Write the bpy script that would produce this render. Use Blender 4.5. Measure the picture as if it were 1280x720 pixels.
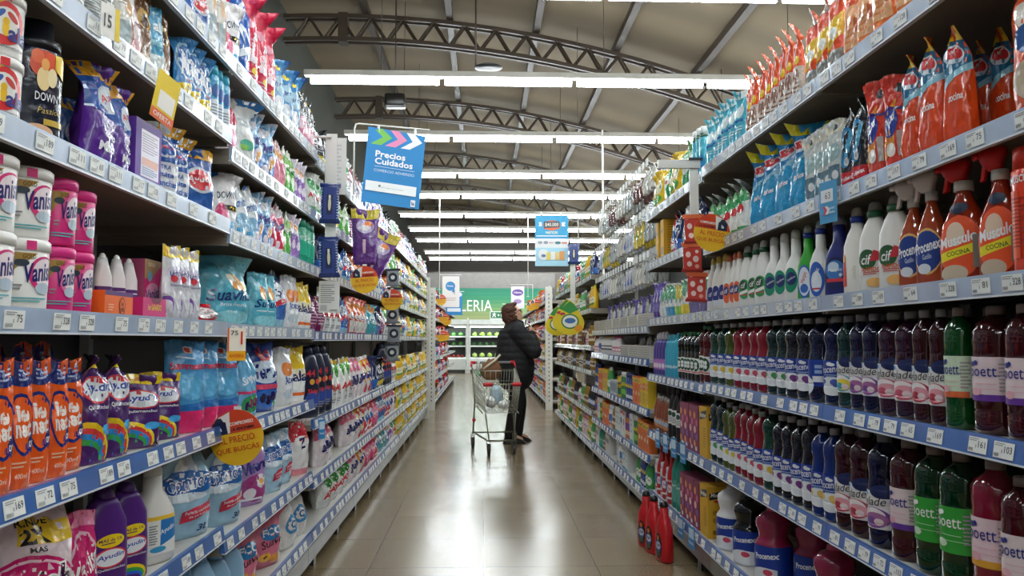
import bpy, bmesh, math, random
from mathutils import Vector, Matrix
from mathutils.geometry import tessellate_polygon

for o in list(bpy.data.objects):
    bpy.data.objects.remove(o)
SC = bpy.context.scene
COL = SC.collection
RND = random.Random(7)
CAM_H = 1.2
FPX = 970.0

# ---------------------------------------------------------------- camera, world, exposure
cam_data = bpy.data.cameras.new('camera')
cam_data.sensor_width = 36.0
cam_data.lens = 36.0 * FPX / 1280.0
cam_data.clip_start = 0.05
cam_data.clip_end = 200
cam = bpy.data.objects.new('camera', cam_data)
COL.objects.link(cam)
YAW = math.atan(35 / FPX)
PITCH = math.atan(65 / (FPX / math.cos(YAW)))
cam.location = (0, 0, CAM_H)
cam.rotation_euler = (math.pi / 2 + PITCH, 0, -YAW)
SC.camera = cam

world = bpy.data.worlds.new('world')
SC.world = world
world.use_nodes = True
world.node_tree.nodes['Background'].inputs[0].default_value = (0.8, 0.85, 1.0, 1)
world.node_tree.nodes['Background'].inputs[1].default_value = 0.02
SC.view_settings.view_transform = 'Standard'
SC.view_settings.look = 'None'
SC.view_settings.gamma = 1.0
SC.view_settings.use_curve_mapping = False
SC.view_settings.exposure = 0.18
TUBE_POWER = 33.0

# layout, metres.  Y runs down the aisle, X to the right, camera at x=0, y=0
XL = -0.855      # front of the left rack
XR = 1.08        # front of the right rack
DEPTH = 0.46
LAMP_Z = 4.2
LAMP_ROWS = [-3.6, -1.1, 1.4, 3.9, 6.55, 8.87, 11.44, 14.05, 16.1, 18.65, 21.1, 23.4, 26.6, 28.7]

# ---------------------------------------------------------------- materials
def lin(c):
    if isinstance(c, str):
        c = c.lstrip('#')
        c = [int(c[i:i + 2], 16) / 255 for i in (0, 2, 4)]
    return tuple((v / 12.92 if v <= 0.04045 else ((v + 0.055) / 1.055) ** 2.4) for v in c)

_M = {}
def mat(c, fin='film'):
    """colour + finish -> shared procedural material"""
    k = (c, fin)
    if k in _M:
        return _M[k]
    m = bpy.data.materials.new('%s_%s' % (fin, str(c).lstrip('#')))
    m.use_nodes = True
    nt = m.node_tree
    b = nt.nodes['Principled BSDF']
    col = lin(c)
    if fin == 'liquid': col = tuple(v * 0.6 for v in col)
    b.inputs['Base Color'].default_value = (*col, 1)
    def noise_bump(scale, strength, dist=0.002, detail=2):
        tc = nt.nodes.new('ShaderNodeTexCoord')
        n = nt.nodes.new('ShaderNodeTexNoise')
        n.inputs['Scale'].default_value = scale
        n.inputs['Detail'].default_value = detail
        bp = nt.nodes.new('ShaderNodeBump')
        bp.inputs['Strength'].default_value = strength
        bp.inputs['Distance'].default_value = dist
        nt.links.new(tc.outputs['Object'], n.inputs['Vector'])
        nt.links.new(n.outputs['Fac'], bp.inputs['Height'])
        nt.links.new(bp.outputs['Normal'], b.inputs['Normal'])
    def tint(scale, lo, hi):
        tc = nt.nodes.new('ShaderNodeTexCoord')
        n = nt.nodes.new('ShaderNodeTexNoise')
        n.inputs['Scale'].default_value = scale
        n.inputs['Detail'].default_value = 4
        r = nt.nodes.new('ShaderNodeValToRGB')
        r.color_ramp.elements[0].position = 0.3
        r.color_ramp.elements[1].position = 0.7
        r.color_ramp.elements[0].color = (*[v * lo for v in col], 1)
        r.color_ramp.elements[1].color = (*[min(1, v * hi) for v in col], 1)
        nt.links.new(tc.outputs['Object'], n.inputs['Vector'])
        nt.links.new(n.outputs['Fac'], r.inputs['Fac'])
        nt.links.new(r.outputs['Color'], b.inputs['Base Color'])
    if fin == 'film':
        b.inputs['Roughness'].default_value = 0.22
        b.inputs['Coat Weight'].default_value = 0.5
        b.inputs['Coat Roughness'].default_value = 0.07
        noise_bump(19, 1.0, 0.02, 2.5)
    elif fin == 'plastic':
        b.inputs['Roughness'].default_value = 0.32
    elif fin == 'clear':
        b.inputs['Roughness'].default_value = 0.15
        b.inputs['Transmission Weight'].default_value = 0.55
        b.inputs['IOR'].default_value = 1.3
    elif fin == 'liquid':
        b.inputs['Roughness'].default_value = 0.08
        b.inputs['Transmission Weight'].default_value = 0.3
        b.inputs['IOR'].default_value = 1.33
        b.inputs['Coat Weight'].default_value = 0.9
        b.inputs['Coat Roughness'].default_value = 0.05
        noise_bump(14, 0.3, 0.006, 0.5)
    elif fin == 'ink':
        b.inputs['Roughness'].default_value = 0.35
    elif fin == 'paper':
        b.inputs['Roughness'].default_value = 0.55
    elif fin == 'metal':
        b.inputs['Metallic'].default_value = 0.85
        b.inputs['Roughness'].default_value = 0.3
        tint(8, 0.85, 1.1)
    elif fin == 'paint':
        b.inputs['Roughness'].default_value = 0.42
        tint(6, 0.9, 1.08)
    elif fin == 'rail':
        b.inputs['Roughness'].default_value = 0.3
        b.inputs['Coat Weight'].default_value = 1.0
        b.inputs['Coat Roughness'].default_value = 0.1
        tint(9, 0.85, 1.15)
    elif fin == 'cloth':
        b.inputs['Roughness'].default_value = 0.75
        noise_bump(30, 0.5, 0.01)
    elif fin == 'glow':
        b.inputs['Emission Color'].default_value = (*col, 1)
        b.inputs['Emission Strength'].default_value = TUBE_POWER
    elif fin == 'lit':
        b.inputs['Emission Color'].default_value = (*col, 1)
        b.inputs['Emission Strength'].default_value = 0.55
    _M[k] = m
    return m

# ---------------------------------------------------------------- mesh builder
class MB:
    def __init__(s):
        s.v = []; s.f = []; s.m = []; s.sm = []; s.mats = []
    def mi(s, m):
        if m not in s.mats:
            s.mats.append(m)
        return s.mats.index(m)
    def add(s, vs, fs, m, smooth=False):
        o = len(s.v); k = s.mi(m)
        s.v += [tuple(p) for p in vs]
        for f in fs:
            s.f.append(tuple(i + o for i in f)); s.m.append(k); s.sm.append(smooth)
        return s
    def box(s, x0, x1, y0, y1, z0, z1, m, M=None):
        vs = [(x, y, z) for z in (z0, z1) for y in (y0, y1) for x in (x0, x1)]
        if M is not None:
            vs = [tuple(M @ Vector(p)) for p in vs]
        return s.add(vs, [(0, 2, 3, 1), (4, 5, 7, 6), (0, 1, 5, 4), (2, 6, 7, 3), (0, 4, 6, 2), (1, 3, 7, 5)], m)
    def prism(s, pts, axis, a0, a1, m):
        """pts: outline in the two other axes, extruded along axis"""
        n = len(pts)
        def P(p, a):
            return {'x': (a, p[0], p[1]), 'y': (p[0], a, p[1]), 'z': (p[0], p[1], a)}[axis]
        vs = [P(p, a0) for p in pts] + [P(p, a1) for p in pts]
        fs = [(i, (i + 1) % n, n + (i + 1) % n, n + i) for i in range(n)] + [tuple(range(n))[::-1], tuple(range(n, 2 * n))]
        return s.add(vs, fs, m)
    def loft(s, rings, m, seg=16, caps=True, smooth=True, flute=None):
        """rings: (z, cx, a, b, n[, cy]) superellipse sections"""
        vs = []; fs = []
        for r in rings:
            z, cx, a, b, n = r[:5]; cy = r[5] if len(r) > 5 else 0
            for i in range(seg):
                t = 2 * math.pi * i / seg
                c, q = math.cos(t), math.sin(t)
                if flute and flute[0] < z < flute[1]:
                    g = 1 + flute[2] * math.cos(flute[3] * t); a, b = r[2] * g, r[3] * g
                vs.append((cx + a * math.copysign(abs(c) ** (2 / n), c), cy + b * math.copysign(abs(q) ** (2 / n), q), z))
        for j in range(len(rings) - 1):
            for i in range(seg):
                k = (i + 1) % seg
                fs.append((j * seg + i, j * seg + k, (j + 1) * seg + k, (j + 1) * seg + i))
        if caps:
            fs.append(tuple(range(seg))[::-1])
            fs.append(tuple(range((len(rings) - 1) * seg, len(rings) * seg)))
        return s.add(vs, fs, m, smooth)
    def tube(s, pts, r, m, seg=8, smooth=True, caps=True):
        """round bar through points; r a number or one per point"""
        pts = [Vector(p) for p in pts]
        rs = r if isinstance(r, (list, tuple)) else [r] * len(pts)
        vs = []; fs = []; n = len(pts)
        prev = None
        for i, p in enumerate(pts):
            d = (pts[min(i + 1, n - 1)] - pts[max(i - 1, 0)]).normalized()
            up = Vector((0, 0, 1)) if abs(d.z) < 0.95 else Vector((1, 0, 0))
            if prev is not None:
                up = prev
            a = d.cross(up)
            if a.length < 1e-4:
                a = d.cross(Vector((0, 1, 0.1)))
            a.normalize(); b = a.cross(d).normalized(); prev = b
            for k in range(seg):
                t = 2 * math.pi * k / seg
                vs.append(p + (a * math.cos(t) + b * math.sin(t)) * rs[i])
        for j in range(n - 1):
            for i in range(seg):
                k = (i + 1) % seg
                fs.append((j * seg + i, j * seg + k, (j + 1) * seg + k, (j + 1) * seg + i))
        if caps:
            fs.append(tuple(range(seg))[::-1]); fs.append(tuple(range((n - 1) * seg, n * seg)))
        return s.add(vs, fs, m, smooth)
    def mesh(s, name):
        me = bpy.data.meshes.new(name)
        me.from_pydata(s.v, [], s.f)
        for m in s.mats:
            me.materials.append(m)
        me.polygons.foreach_set('material_index', s.m)
        me.polygons.foreach_set('use_smooth', s.sm)
        me.update()
        return me
    def build(s, name, parent=None, **kw):
        return link(name, s.mesh(name), parent, **kw)

def link(name, data, parent=None, loc=(0, 0, 0), rot=(0, 0, 0), scale=None, label=None, cat=None, group=None, kind=None):
    o = bpy.data.objects.new(name, data)
    COL.objects.link(o)
    o.location = loc
    o.rotation_euler = rot
    if scale: o.scale = scale
    if parent: o.parent = parent
    if label: o['label'] = label
    if cat: o['category'] = cat
    if group: o['group'] = group
    if kind: o['kind'] = kind
    return o

def thing(name, label, cat, loc=(0, 0, 0), rotz=0, group=None):
    return link(name, None, None, loc, (0, 0, rotz), None, label, cat, group)

# ---------------------------------------------------------------- printed art laid onto a surface
_T = {}
def text_tris(s, bold=0.0, shear=0.0):
    """string -> triangles in a unit box, centred"""
    k = (s, bold, shear)
    if k in _T:
        return _T[k]
    cu = bpy.data.curves.new('t', 'FONT')
    cu.body = s; cu.resolution_u = 2; cu.offset = bold * 0.5; cu.shear = shear
    cu.fill_mode = 'FRONT'
    ob = bpy.data.objects.new('t', cu); COL.objects.link(ob)
    dg = bpy.context.evaluated_depsgraph_get(); dg.update()
    me = bpy.data.meshes.new_from_object(ob.evaluated_get(dg))
    me.calc_loop_triangles()
    vs = [(v.co.x, v.co.y) for v in me.vertices]
    tr = [[vs[i] for i in t.vertices] for t in me.loop_triangles]
    bpy.data.objects.remove(ob); bpy.data.curves.remove(cu); bpy.data.meshes.remove(me)
    if vs:
        x0 = min(p[0] for p in vs); x1 = max(p[0] for p in vs); y0 = min(p[1] for p in vs); y1 = max(p[1] for p in vs)
        w = max(x1 - x0, 1e-6); h = max(y1 - y0, 1e-6)
        tr = [[((x - x0) / w - 0.5, (y - y0) / h - 0.5) for x, y in t] for t in tr]
    _T[k] = tr
    return tr

def clip(poly, ax, val, keep_low):
    out = []
    n = len(poly)
    for i in range(n):
        a, b = poly[i], poly[(i + 1) % n]
        ia = (a[ax] <= val) == keep_low or a[ax] == val
        ib = (b[ax] <= val) == keep_low or b[ax] == val
        if ia: out.append(a)
        if ia != ib:
            t = (val - a[ax]) / (b[ax] - a[ax])
            out.append((a[0] + (b[0] - a[0]) * t, a[1] + (b[1] - a[1]) * t))
    return out

def slice_poly(poly, xs, zs):
    cur = [poly]
    for ax, vals in ((0, xs), (1, zs)):
        nxt = []
        for p in cur:
            lo = min(q[ax] for q in p); hi = max(q[ax] for q in p)
            rest = p
            for v in vals:
                if lo < v - 1e-7 and hi > v + 1e-7 and len(rest) > 2:
                    a = clip(rest, ax, v, True); rest = clip(rest, ax, v, False)
                    if len(a) > 2: nxt.append(a)
            if len(rest) > 2: nxt.append(rest)
        cur = nxt
    return cur

def polys_of(d):
    """one decal -> list of convex polygons in (x, z)"""
    k = d[0]
    if k == 'r':
        _, x0, z0, x1, z1, c = d[:6]
        return [[(x0, z0), (x1, z0), (x1, z1), (x0, z1)]]
    if k == 'e':
        _, cx, cz, rx, rz, c = d[:6]; rot = d[6] if len(d) > 6 else 0
        asp = d[7] if len(d) > 7 else 1.0
        ca, sa = math.cos(rot), math.sin(rot)
        P = []
        for i in range(20):
            t = 2 * math.pi * i / 20
            x, z = rx * math.cos(t), rz * math.sin(t)
            P.append((cx + x * ca - z * sa / asp, cz + x * sa * asp + z * ca))
        return [P]
    if k == 'p':
        pts = d[1]
        tr = tessellate_polygon([[Vector((p[0], p[1], 0)) for p in pts]])
        return [[pts[i] for i in t] for t in tr]
    if k == 't':
        _, s, cx, cz, w, h, c = d[:7]
        rot = d[7] if len(d) > 7 else 0; bold = d[8] if len(d) > 8 else 0.02; sh = d[9] if len(d) > 9 else 0
        asp = d[10] if len(d) > 10 else 1.0     # physical width/height ratio of the unit square
        out = []
        for t in text_tris(s, bold, sh):
            q = []
            for x, z in t:
                X, Z = x * w * asp, z * h
                X, Z = X * math.cos(rot) - Z * math.sin(rot), X * math.sin(rot) + Z * math.cos(rot)
                q.append((cx + X / asp, cz + Z))
            out.append(q)
        return out
    if k == 'l':    # block of fine print
        _, x0, z0, x1, z1, n, c = d
        out = []
        for i in range(n):
            a = z0 + (z1 - z0) * (i + 0.25) / n; b = z0 + (z1 - z0) * (i + 0.7) / n
            out.append([(x0, a), (x1 - (x1 - x0) * (0.25 if i % 3 == 0 else 0.05), a), (x1 - (x1 - x0) * (0.25 if i % 3 == 0 else 0.05), b), (x0, b)])
        return out
    return []

def decals(mb, ds, fmap, w, h, xs, zs, eps=0.0004, fin='ink'):
    """ds in fractions: x in -.5...5 of w, z in 0..1 of h; fmap(x, z, e) -> point"""
    e = eps; last = None
    for d in ds:
        c = d[2] if d[0] == 'p' else d[6] if d[0] in ('t', 'l') else d[5]
        m = mat(c, fin)
        vs = []; fs = []
        for p in polys_of(d):
            area = sum(p[i][0] * p[(i + 1) % len(p)][1] - p[(i + 1) % len(p)][0] * p[i][1] for i in range(len(p)))
            if area < 0: p = p[::-1]
            P = [(max(-0.495, min(0.495, a)) * w, max(0.002, min(0.998, b)) * h) for a, b in p]
            for q in slice_poly(P, xs, zs):
                o = len(vs)
                vs += [fmap(a, b, e) for a, b in q]
                fs.append(tuple(range(o, o + len(q))))
        mb.add(vs, fs, m, True)
        e += 0.00025 if c != last else 0.00002
        last = c
    return e

def lin_interp(tab, z):
    if z <= tab[0][0]: return tab[0]
    for a, b in zip(tab, tab[1:]):
        if z <= b[0]:
            t = (z - a[0]) / max(b[0] - a[0], 1e-9)
            return tuple(p + (q - p) * t for p, q in zip(a, b))
    return tab[-1]
# ---------------------------------------------------------------- room shell
def floor_material():
    m = bpy.data.materials.new('floor_terrazzo'); m.use_nodes = True
    nt = m.node_tree; b = nt.nodes['Principled BSDF']; L = nt.links
    geo = nt.nodes.new('ShaderNodeTexCoord')
    br = nt.nodes.new('ShaderNodeTexBrick')
    br.offset = 0.0
    br.inputs['Scale'].default_value = 1.0
    br.inputs['Brick Width'].default_value = 0.6
    br.inputs['Row Height'].default_value = 0.6
    br.inputs['Mortar Size'].default_value = 0.0022
    br.inputs['Color1'].default_value = (*lin('#86765b'), 1)
    br.inputs['Color2'].default_value = (*lin('#8c7c61'), 1)
    br.inputs['Mortar'].default_value = (*lin('#5c503e'), 1)
    L.new(geo.outputs['Object'], br.inputs['Vector'])
    n = nt.nodes.new('ShaderNodeTexNoise'); n.inputs['Scale'].default_value = 160; n.inputs['Detail'].default_value = 3
    r = nt.nodes.new('ShaderNodeValToRGB')
    r.color_ramp.elements[0].position = 0.36; r.color_ramp.elements[0].color = (0.45, 0.42, 0.38, 1)
    r.color_ramp.elements[1].position = 0.6; r.color_ramp.elements[1].color = (1.15, 1.13, 1.1, 1)
    L.new(geo.outputs['Object'], n.inputs['Vector']); L.new(n.outputs['Fac'], r.inputs['Fac'])
    mx = nt.nodes.new('ShaderNodeMix'); mx.data_type = 'RGBA'; mx.blend_type = 'MULTIPLY'; mx.inputs['Factor'].default_value = 0.8
    L.new(br.outputs['Color'], mx.inputs['A']); L.new(r.outputs['Color'], mx.inputs['B'])
    n2 = nt.nodes.new('ShaderNodeTexNoise'); n2.inputs['Scale'].default_value = 2.2; n2.inputs['Detail'].default_value = 5
    L.new(geo.outputs['Object'], n2.inputs['Vector'])
    r2 = nt.nodes.new('ShaderNodeMapRange'); r2.inputs['To Min'].default_value = 0.13; r2.inputs['To Max'].default_value = 0.3
    L.new(n2.outputs['Fac'], r2.inputs['Value'])
    L.new(r2.outputs['Result'], b.inputs['Roughness'])
    L.new(mx.outputs['Result'], b.inputs['Base Color'])
    b.inputs['Specular IOR Level'].default_value = 0.75
    bp = nt.nodes.new('ShaderNodeBump'); bp.inputs['Strength'].default_value = 0.04; bp.inputs['Distance'].default_value = 0.01
    n3 = nt.nodes.new('ShaderNodeTexNoise'); n3.inputs['Scale'].default_value = 5
    L.new(geo.outputs['Object'], n3.inputs['Vector']); L.new(n3.outputs['Fac'], bp.inputs['Height']); L.new(bp.outputs['Normal'], b.inputs['Normal'])
    return m

def sheet_material(c, scale, amt=0.25):
    """roof lining with sheet joints and grime"""
    m = bpy.data.materials.new('roof_sheet'); m.use_nodes = True
    nt = m.node_tree; b = nt.nodes['Principled BSDF']; L = nt.links
    tc = nt.nodes.new('ShaderNodeTexCoord')
    w = nt.nodes.new('ShaderNodeTexWave'); w.bands_direction = 'Y'; w.inputs['Scale'].default_value = scale; w.inputs['Distortion'].default_value = 0.6
    n = nt.nodes.new('ShaderNodeTexNoise'); n.inputs['Scale'].default_value = 0.8; n.inputs['Detail'].default_value = 6
    r = nt.nodes.new('ShaderNodeValToRGB')
    r.color_ramp.elements[0].position = 0.0; r.color_ramp.elements[0].color = (*[v * (1 - amt) for v in lin(c)], 1)
    r.color_ramp.elements[1].position = 0.5; r.color_ramp.elements[1].color = (*lin(c), 1)
    L.new(tc.outputs['Object'], w.inputs['Vector']); L.new(tc.outputs['Object'], n.inputs['Vector'])
    a = nt.nodes.new('ShaderNodeMath'); a.operation = 'MULTIPLY'
    L.new(w.outputs['Fac'], a.inputs[0]); L.new(n.outputs['Fac'], a.inputs[1])
    L.new(a.outputs[0], r.inputs['Fac']); L.new(r.outputs['Color'], b.inputs['Base Color'])
    b.inputs['Roughness'].default_value = 0.75
    return m

XC = -2.25; K = 0.0296; ZA = 6.2
def roof_z(x): return ZA - K * (x - XC) ** 2
WL, WR, WF, WB = -3.1, 6.4, 33.0, -5.0

MB().box(WL, WR, WB, WF, -0.1, 0, floor_material()).build('floor', kind='structure')
mb = MB(); sh = sheet_material('#8a7b62', .28)
N = 24
xs_ = [WL + (WR - WL) * i / N for i in range(N + 1)]
vs = [(x, y, roof_z(x) + 0.14 + dz) for dz in (0, 0.06) for y in (WB, WF) for x in xs_]
S = N + 1
fs = []
for i in range(N):
    fs.append((i, i + 1, S + i + 1, S + i)); fs.append((2 * S + i, 3 * S + i, 3 * S + i + 1, 2 * S + i + 1))
mb.add(vs, fs, sh, True)
mb.build('ceiling', kind='structure')
MB().box(WL - 0.1, WL, WB, WF, 0, roof_z(WL) + 0.16, mat('#50544f', 'paint')).build('wall_left', kind='structure')
MB().box(WR, WR + 0.1, WB, WF, 0, roof_z(WR) + 0.16, mat('#b8b4a8', 'paint')).build('wall_right', kind='structure')
MB().box(WL, WR, WF, WF + 0.1, 0, 6.4, mat('#4d4338', 'paint')).build('wall_back', kind='structure')
MB().box(WL, WR, WB - 0.1, WB, 0, 6.4, mat('#b8b4a8', 'paint')).build('wall_front', kind='structure')

# purlins: one long thing each
steel = mat('#40352a', 'paint')
for i, x in enumerate([-1.83, -0.54, 0.8, 2.05, 3.3, 4.6, 5.85]):
    z = roof_z(x)
    m_ = MB(); m_.box(x - 0.05, x + 0.05, WB, WF, z + 0.02, z + 0.13, steel)
    o = m_.build('roof_purlin')
    o['label'] = 'long brown steel roof beam running the length of the aisle, %s from the left wall' % ['nearest', 'second', 'third', 'fourth', 'fifth', 'sixth', 'seventh'][i]
    o['category'] = 'roof beam'; o['group'] = 'long roof beams'

def truss(y, word, zc=None):
    t = thing('roof_truss', 'brown arched lattice steel roof truss, %s from the camera' % word, 'truss', (XC, y, 0), 0, 'arched roof trusses')
    def zt(x): return roof_z(x) - 0.02
    dep = 0.36
    xs2 = [WL + 0.02 + (WR - WL - 0.04) * i / 30 for i in range(31)]
    top = MB(); bot = MB()
    for m_, off in ((top, 0.0), (bot, -dep)):
        for dy in (-0.07, 0.07):
            for a, b_ in zip(xs2, xs2[1:]):
                za, zb = zt(a) + off, zt(b_) + off
                m_.add([(a - XC, dy + s * 0.025, za + q) if k == 0 else (b_ - XC, dy + s * 0.025, zb + q) for k in (0, 1) for s in (-1, 1) for q in (-0.03, 0.03)],
                       [(0, 1, 3, 2), (4, 6, 7, 5), (0, 4, 5, 1), (2, 3, 7, 6), (0, 2, 6, 4), (1, 5, 7, 3)], steel)
    top.build('top_chord', t); bot.build('bottom_chord', t)
    x = WL + 0.15; k = 0
    web = []
    step = 0.24
    while x + step < WR:
        x2 = x + step
        za, zb = (zt(x) - dep, zt(x2)) if k % 2 == 0 else (zt(x), zt(x2) - dep)
        w = MB()
        for dy in (-0.06, 0.06):
            w.tube([(x - XC, dy, za), (x2 - XC, dy, zb)], 0.018, steel, 4, False)
        w.build('web_bar', t)
        x = x2; k += 1
    # splice plate where two halves of the arch are bolted
    MB().box(-0.55, -0.42, -0.1, 0.1, zt(XC - 0.5) - dep - 0.05, zt(XC - 0.5) + 0.05, steel).build('splice_plate', t) if False else None
    MB().box(0.0, 0.14, -0.1, 0.1, zt(XC) - dep - 0.05, zt(XC) + 0.05, steel).build('splice_plate', t)
for y, w in ((11.8, 'nearest'), (15.9, 'second'), (20.4, 'third'), (24.6, 'fourth'), (28.8, 'fifth')):
    truss(y, w)

# batten rows
_O = ['', 'second', 'third', 'fourth', 'fifth', 'sixth', 'seventh', 'eighth', 'ninth', 'tenth', 'eleventh', 'twelfth', 'thirteenth', 'fourteenth', 'fifteenth', 'sixteenth', 'seventeenth', 'eighteenth', 'nineteenth', 'twentieth']
_O += ['twenty-' + w for w in ['first'] + _O[1:9]] + ['thirtieth'] + ['thirty-' + w for w in ['first'] + _O[1:9]]
ORD = [(w + ' nearest').strip() for w in _O]
glow = mat('#f3fbff', 'glow')
housing = mat('#b9b6ad', 'paint')
vis = 0
for y in LAMP_ROWS:
    if y > 5:
        lab = 'row of fluorescent lamps across the ceiling, %s row in view' % ORD[vis].replace(' nearest', '-nearest'); vis += 1
    else:
        lab = 'row of fluorescent lamps behind or above the camera, out of the picture'
    t = thing('fluorescent_lamp_row', lab, 'ceiling light', (0, y, LAMP_Z), 0, 'fluorescent lamp rows')
    x0, x1 = -2.08, 5.7
    h = MB()
    h.box(x0, x1, -0.046, 0.046, 0.045, 0.11, housing)
    h.build('housing', t)
    k = 0; x = -2.04
    while x + 1.5 < x1:
        T = MB()
        T.tube([(x + 0.035, 0, 0.0), (x + 1.51, 0, 0.0)], 0.043, glow, 12)
        T.build('lamp_tube', t)
        x += 1.545
    wz = roof_z(0)
    for wx in (-1.2, 1.4, 3.6):
        MB().tube([(wx, 0, 0.11), (wx, 0, roof_z(wx) + 0.12 - LAMP_Z)], 0.004, mat('#4a443c', 'metal'), 5).build('hanging_wire', t)

# loudspeaker box and dark dish hanging from the roof
t = thing('hanging_loudspeaker', 'small black box loudspeaker hanging under the second lamp row', 'loudspeaker', (-1.30, 11.15, 4.68))
m_ = MB(); m_.loft([(-0.10, 0, 0.14, 0.10, 6), (-0.09, 0, 0.15, 0.11, 6), (0.07, 0, 0.15, 0.11, 6), (0.08, 0, 0.14, 0.10, 6)], mat('#1d1b1a', 'plastic'), 24); m_.build('speaker_box', t)
MB().tube([(0, 0, 0.05), (0, 0, roof_z(-1.33) - 4.58)], 0.01, steel).build('hanging_rod', t)
t = thing('hanging_dish', 'dark oval dish hanging from the roof above the nearest lamp row', 'antenna dish', (0.05, 10.2, 4.85))
m_ = MB(); m_.loft([(-0.02, 0, 0.1, 0.08, 2), (-0.012, 0, 0.18, 0.15, 2), (0.0, 0, 0.19, 0.16, 2), (0.02, 0, 0.15, 0.12, 2)], mat('#17191e', 'plastic'), 28); m_.build('dish', t)
MB().tube([(-0.17, 0, 0), (-0.17, 0, 1.35)], 0.012, steel).build('hanging_rod', t)

# ---------------------------------------------------------------- back wall: greengrocer's department
def flat_decals(mb, ds, w, h, eps=0.002, step=0.002, fin='ink'):
    e = eps
    for d in ds:
        c = d[2] if d[0] == 'p' else d[6] if d[0] in ('t', 'l') else d[5]
        vs = []; fs = []
        for p in polys_of(d):
            o = len(vs); area = sum(p[i][0] * p[(i + 1) % len(p)][1] - p[(i + 1) % len(p)][0] * p[i][1] for i in range(len(p)))
            if area < 0: p = p[::-1]
            vs += [(a * w, -e, b * h) for a, b in p]; fs.append(tuple(range(o, o + len(p))))
        mb.add(vs, fs, mat(c, fin))
        e += step
Y0 = 30.0
t = thing('department_sign', 'wide green VERDULERIA wall sign with white letters at the aisle end', 'sign', (0.1, Y0, 0))
m_ = MB(); m_.box(-2.4, 2.55, 0, 0.06, 1.98, 3.2, mat('#2f9a76', 'paper'))
cols = ['#aab478', '#9aae70', '#7fa468', '#639a64', '#479262', '#2f8a62', '#1c8261', '#127a5c']
for i, c in enumerate(cols):
    m_.box(-2.4, 2.55, -0.006, 0, 1.98 + 1.22 * i / 8 if i else 1.98, 1.98 + 1.22 * (i + 1) / 8, mat(c, 'paper'))
m_.box(-2.4, 2.55, -0.012, -0.006, 1.78, 1.98, mat('#1f5a3c', 'paper'))
m_.build('sign_panel', t)
m_ = MB(); flat_decals(m_, [('t', 'VERDULERIA', 0, 0.5, 1, 1, '#f4fbf4', 0, 0.0)], 2.85, 0.44, 0.02, 0.002)
m_.build('lettering', t, loc=(-1.2, 0, 2.3 - 0.0))
m_ = MB(); m_.box(0.6, 1.9, -0.02, -0.012, 2.58, 2.60, mat('#dfeee0', 'ink')); m_.build('rule_line', t)
MB().box(-2.2, 2.75, Y0 + 0.01, Y0 + 0.2, 3.2, 3.78, mat('#77726d', 'paint')).build('trim_1', kind='structure')
MB().box(-3.1, 6.4, Y0 + 0.2, Y0 + 0.3, 0, 3.85, mat('#574f47', 'paint')).build('wall_rear', kind='structure')
t = thing('exit_sign', 'small green emergency exit sign on the wall under the lettering', 'sign', (0.53, Y0 - 0.08, 1.98))
m_ = MB(); m_.box(-0.3, 0.3, 0, 0.03, 0, 0.32, mat('#e8efe8', 'paper')); m_.box(-0.27, 0.27, -0.004, 0, 0.06, 0.29, mat('#1f7a48', 'paper'))
flat_decals(m_, [('p', [(-.38, .3), (-.30, .3), (-.24, .5), (-.18, .3), (-.1, .3), (-.18, .62), (-.1, .62), (-.1, .72), (-.36, .72), (-.36, .62), (-.28, .62)], '#eef5ee'), ('e', -.22, .8, .04, .07, '#eef5ee'),
                 ('r', -0.02, .5, .12, .58, '#eef5ee'), ('r', .02, .4, .08, .68, '#eef5ee'), ('r', .2, .28, .38, .82, '#eef5ee')], 0.6, 0.32, 0.006)
m_.build('panel', t)

# open chiller with produce
def chiller(x0, x1, label):
    t = thing('produce_chiller', label, 'chiller', ((x0 + x1) / 2, 28.4, 0))
    w = (x1 - x0) / 2
    wh = mat('#d9dcd6', 'paint'); dk = mat('#3b3f3b', 'paint')
    m_ = MB(); m_.box(-w, w, 0.9, 1.0, 0, 1.75, dk); m_.build('back_panel', t)
    m_ = MB(); m_.prism([(0, 0.12), (0, 0.5), (0.08, 0.56), (0.9, 0.56), (0.9, 0.12)], 'x', -w, w, wh); m_.build('base', t)
    m_ = MB(); m_.prism([(0.1, 0.0), (0.1, 0.12), (0.85, 0.12), (0.85, 0.0)], 'x', -w + 0.05, w - 0.05, dk); m_.build('kick_panel', t)
    m_ = MB(); m_.prism([(0.05, 1.7), (0.0, 1.78), (0.05, 1.93), (0.25, 1.95), (1.0, 1.95), (1.0, 1.7)], 'x', -w, w, wh); m_.build('canopy', t)
    for s in (-1, 1):
        MB().box(s * w - 0.05 * (s > 0), s * w + 0.05 * (s < 0), 0.05, 1.0, 0.5, 1.95, wh).build('end_panel', t)
    for z in (0.95, 1.3):
        f = MB(); f.box(-w + 0.05, w - 0.05, 0.3, 0.9, z, z + 0.03, mat('#8e938c', 'paint')); s = f.build('shelf', t)
        MB().box(-w + 0.05, w - 0.05, 0.27, 0.3, z - 0.01, z + 0.05, wh).build('shelf_edge', s)
    MB().box(-w + 0.06, w - 0.06, 0.15, 0.19, 1.67, 1.69, mat('#f3fbff', 'glow')).build('added_fill_strip', t)  # glowing strip added under the canopy to brighten the produce
chiller(-2.75, -0.62, 'white open produce chiller left of the white post')
chiller(-0.55, 1.5, 'white open produce chiller behind the shopper')
chiller(1.56, 3.4, 'white open produce chiller mostly hidden by the right racks')
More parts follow.
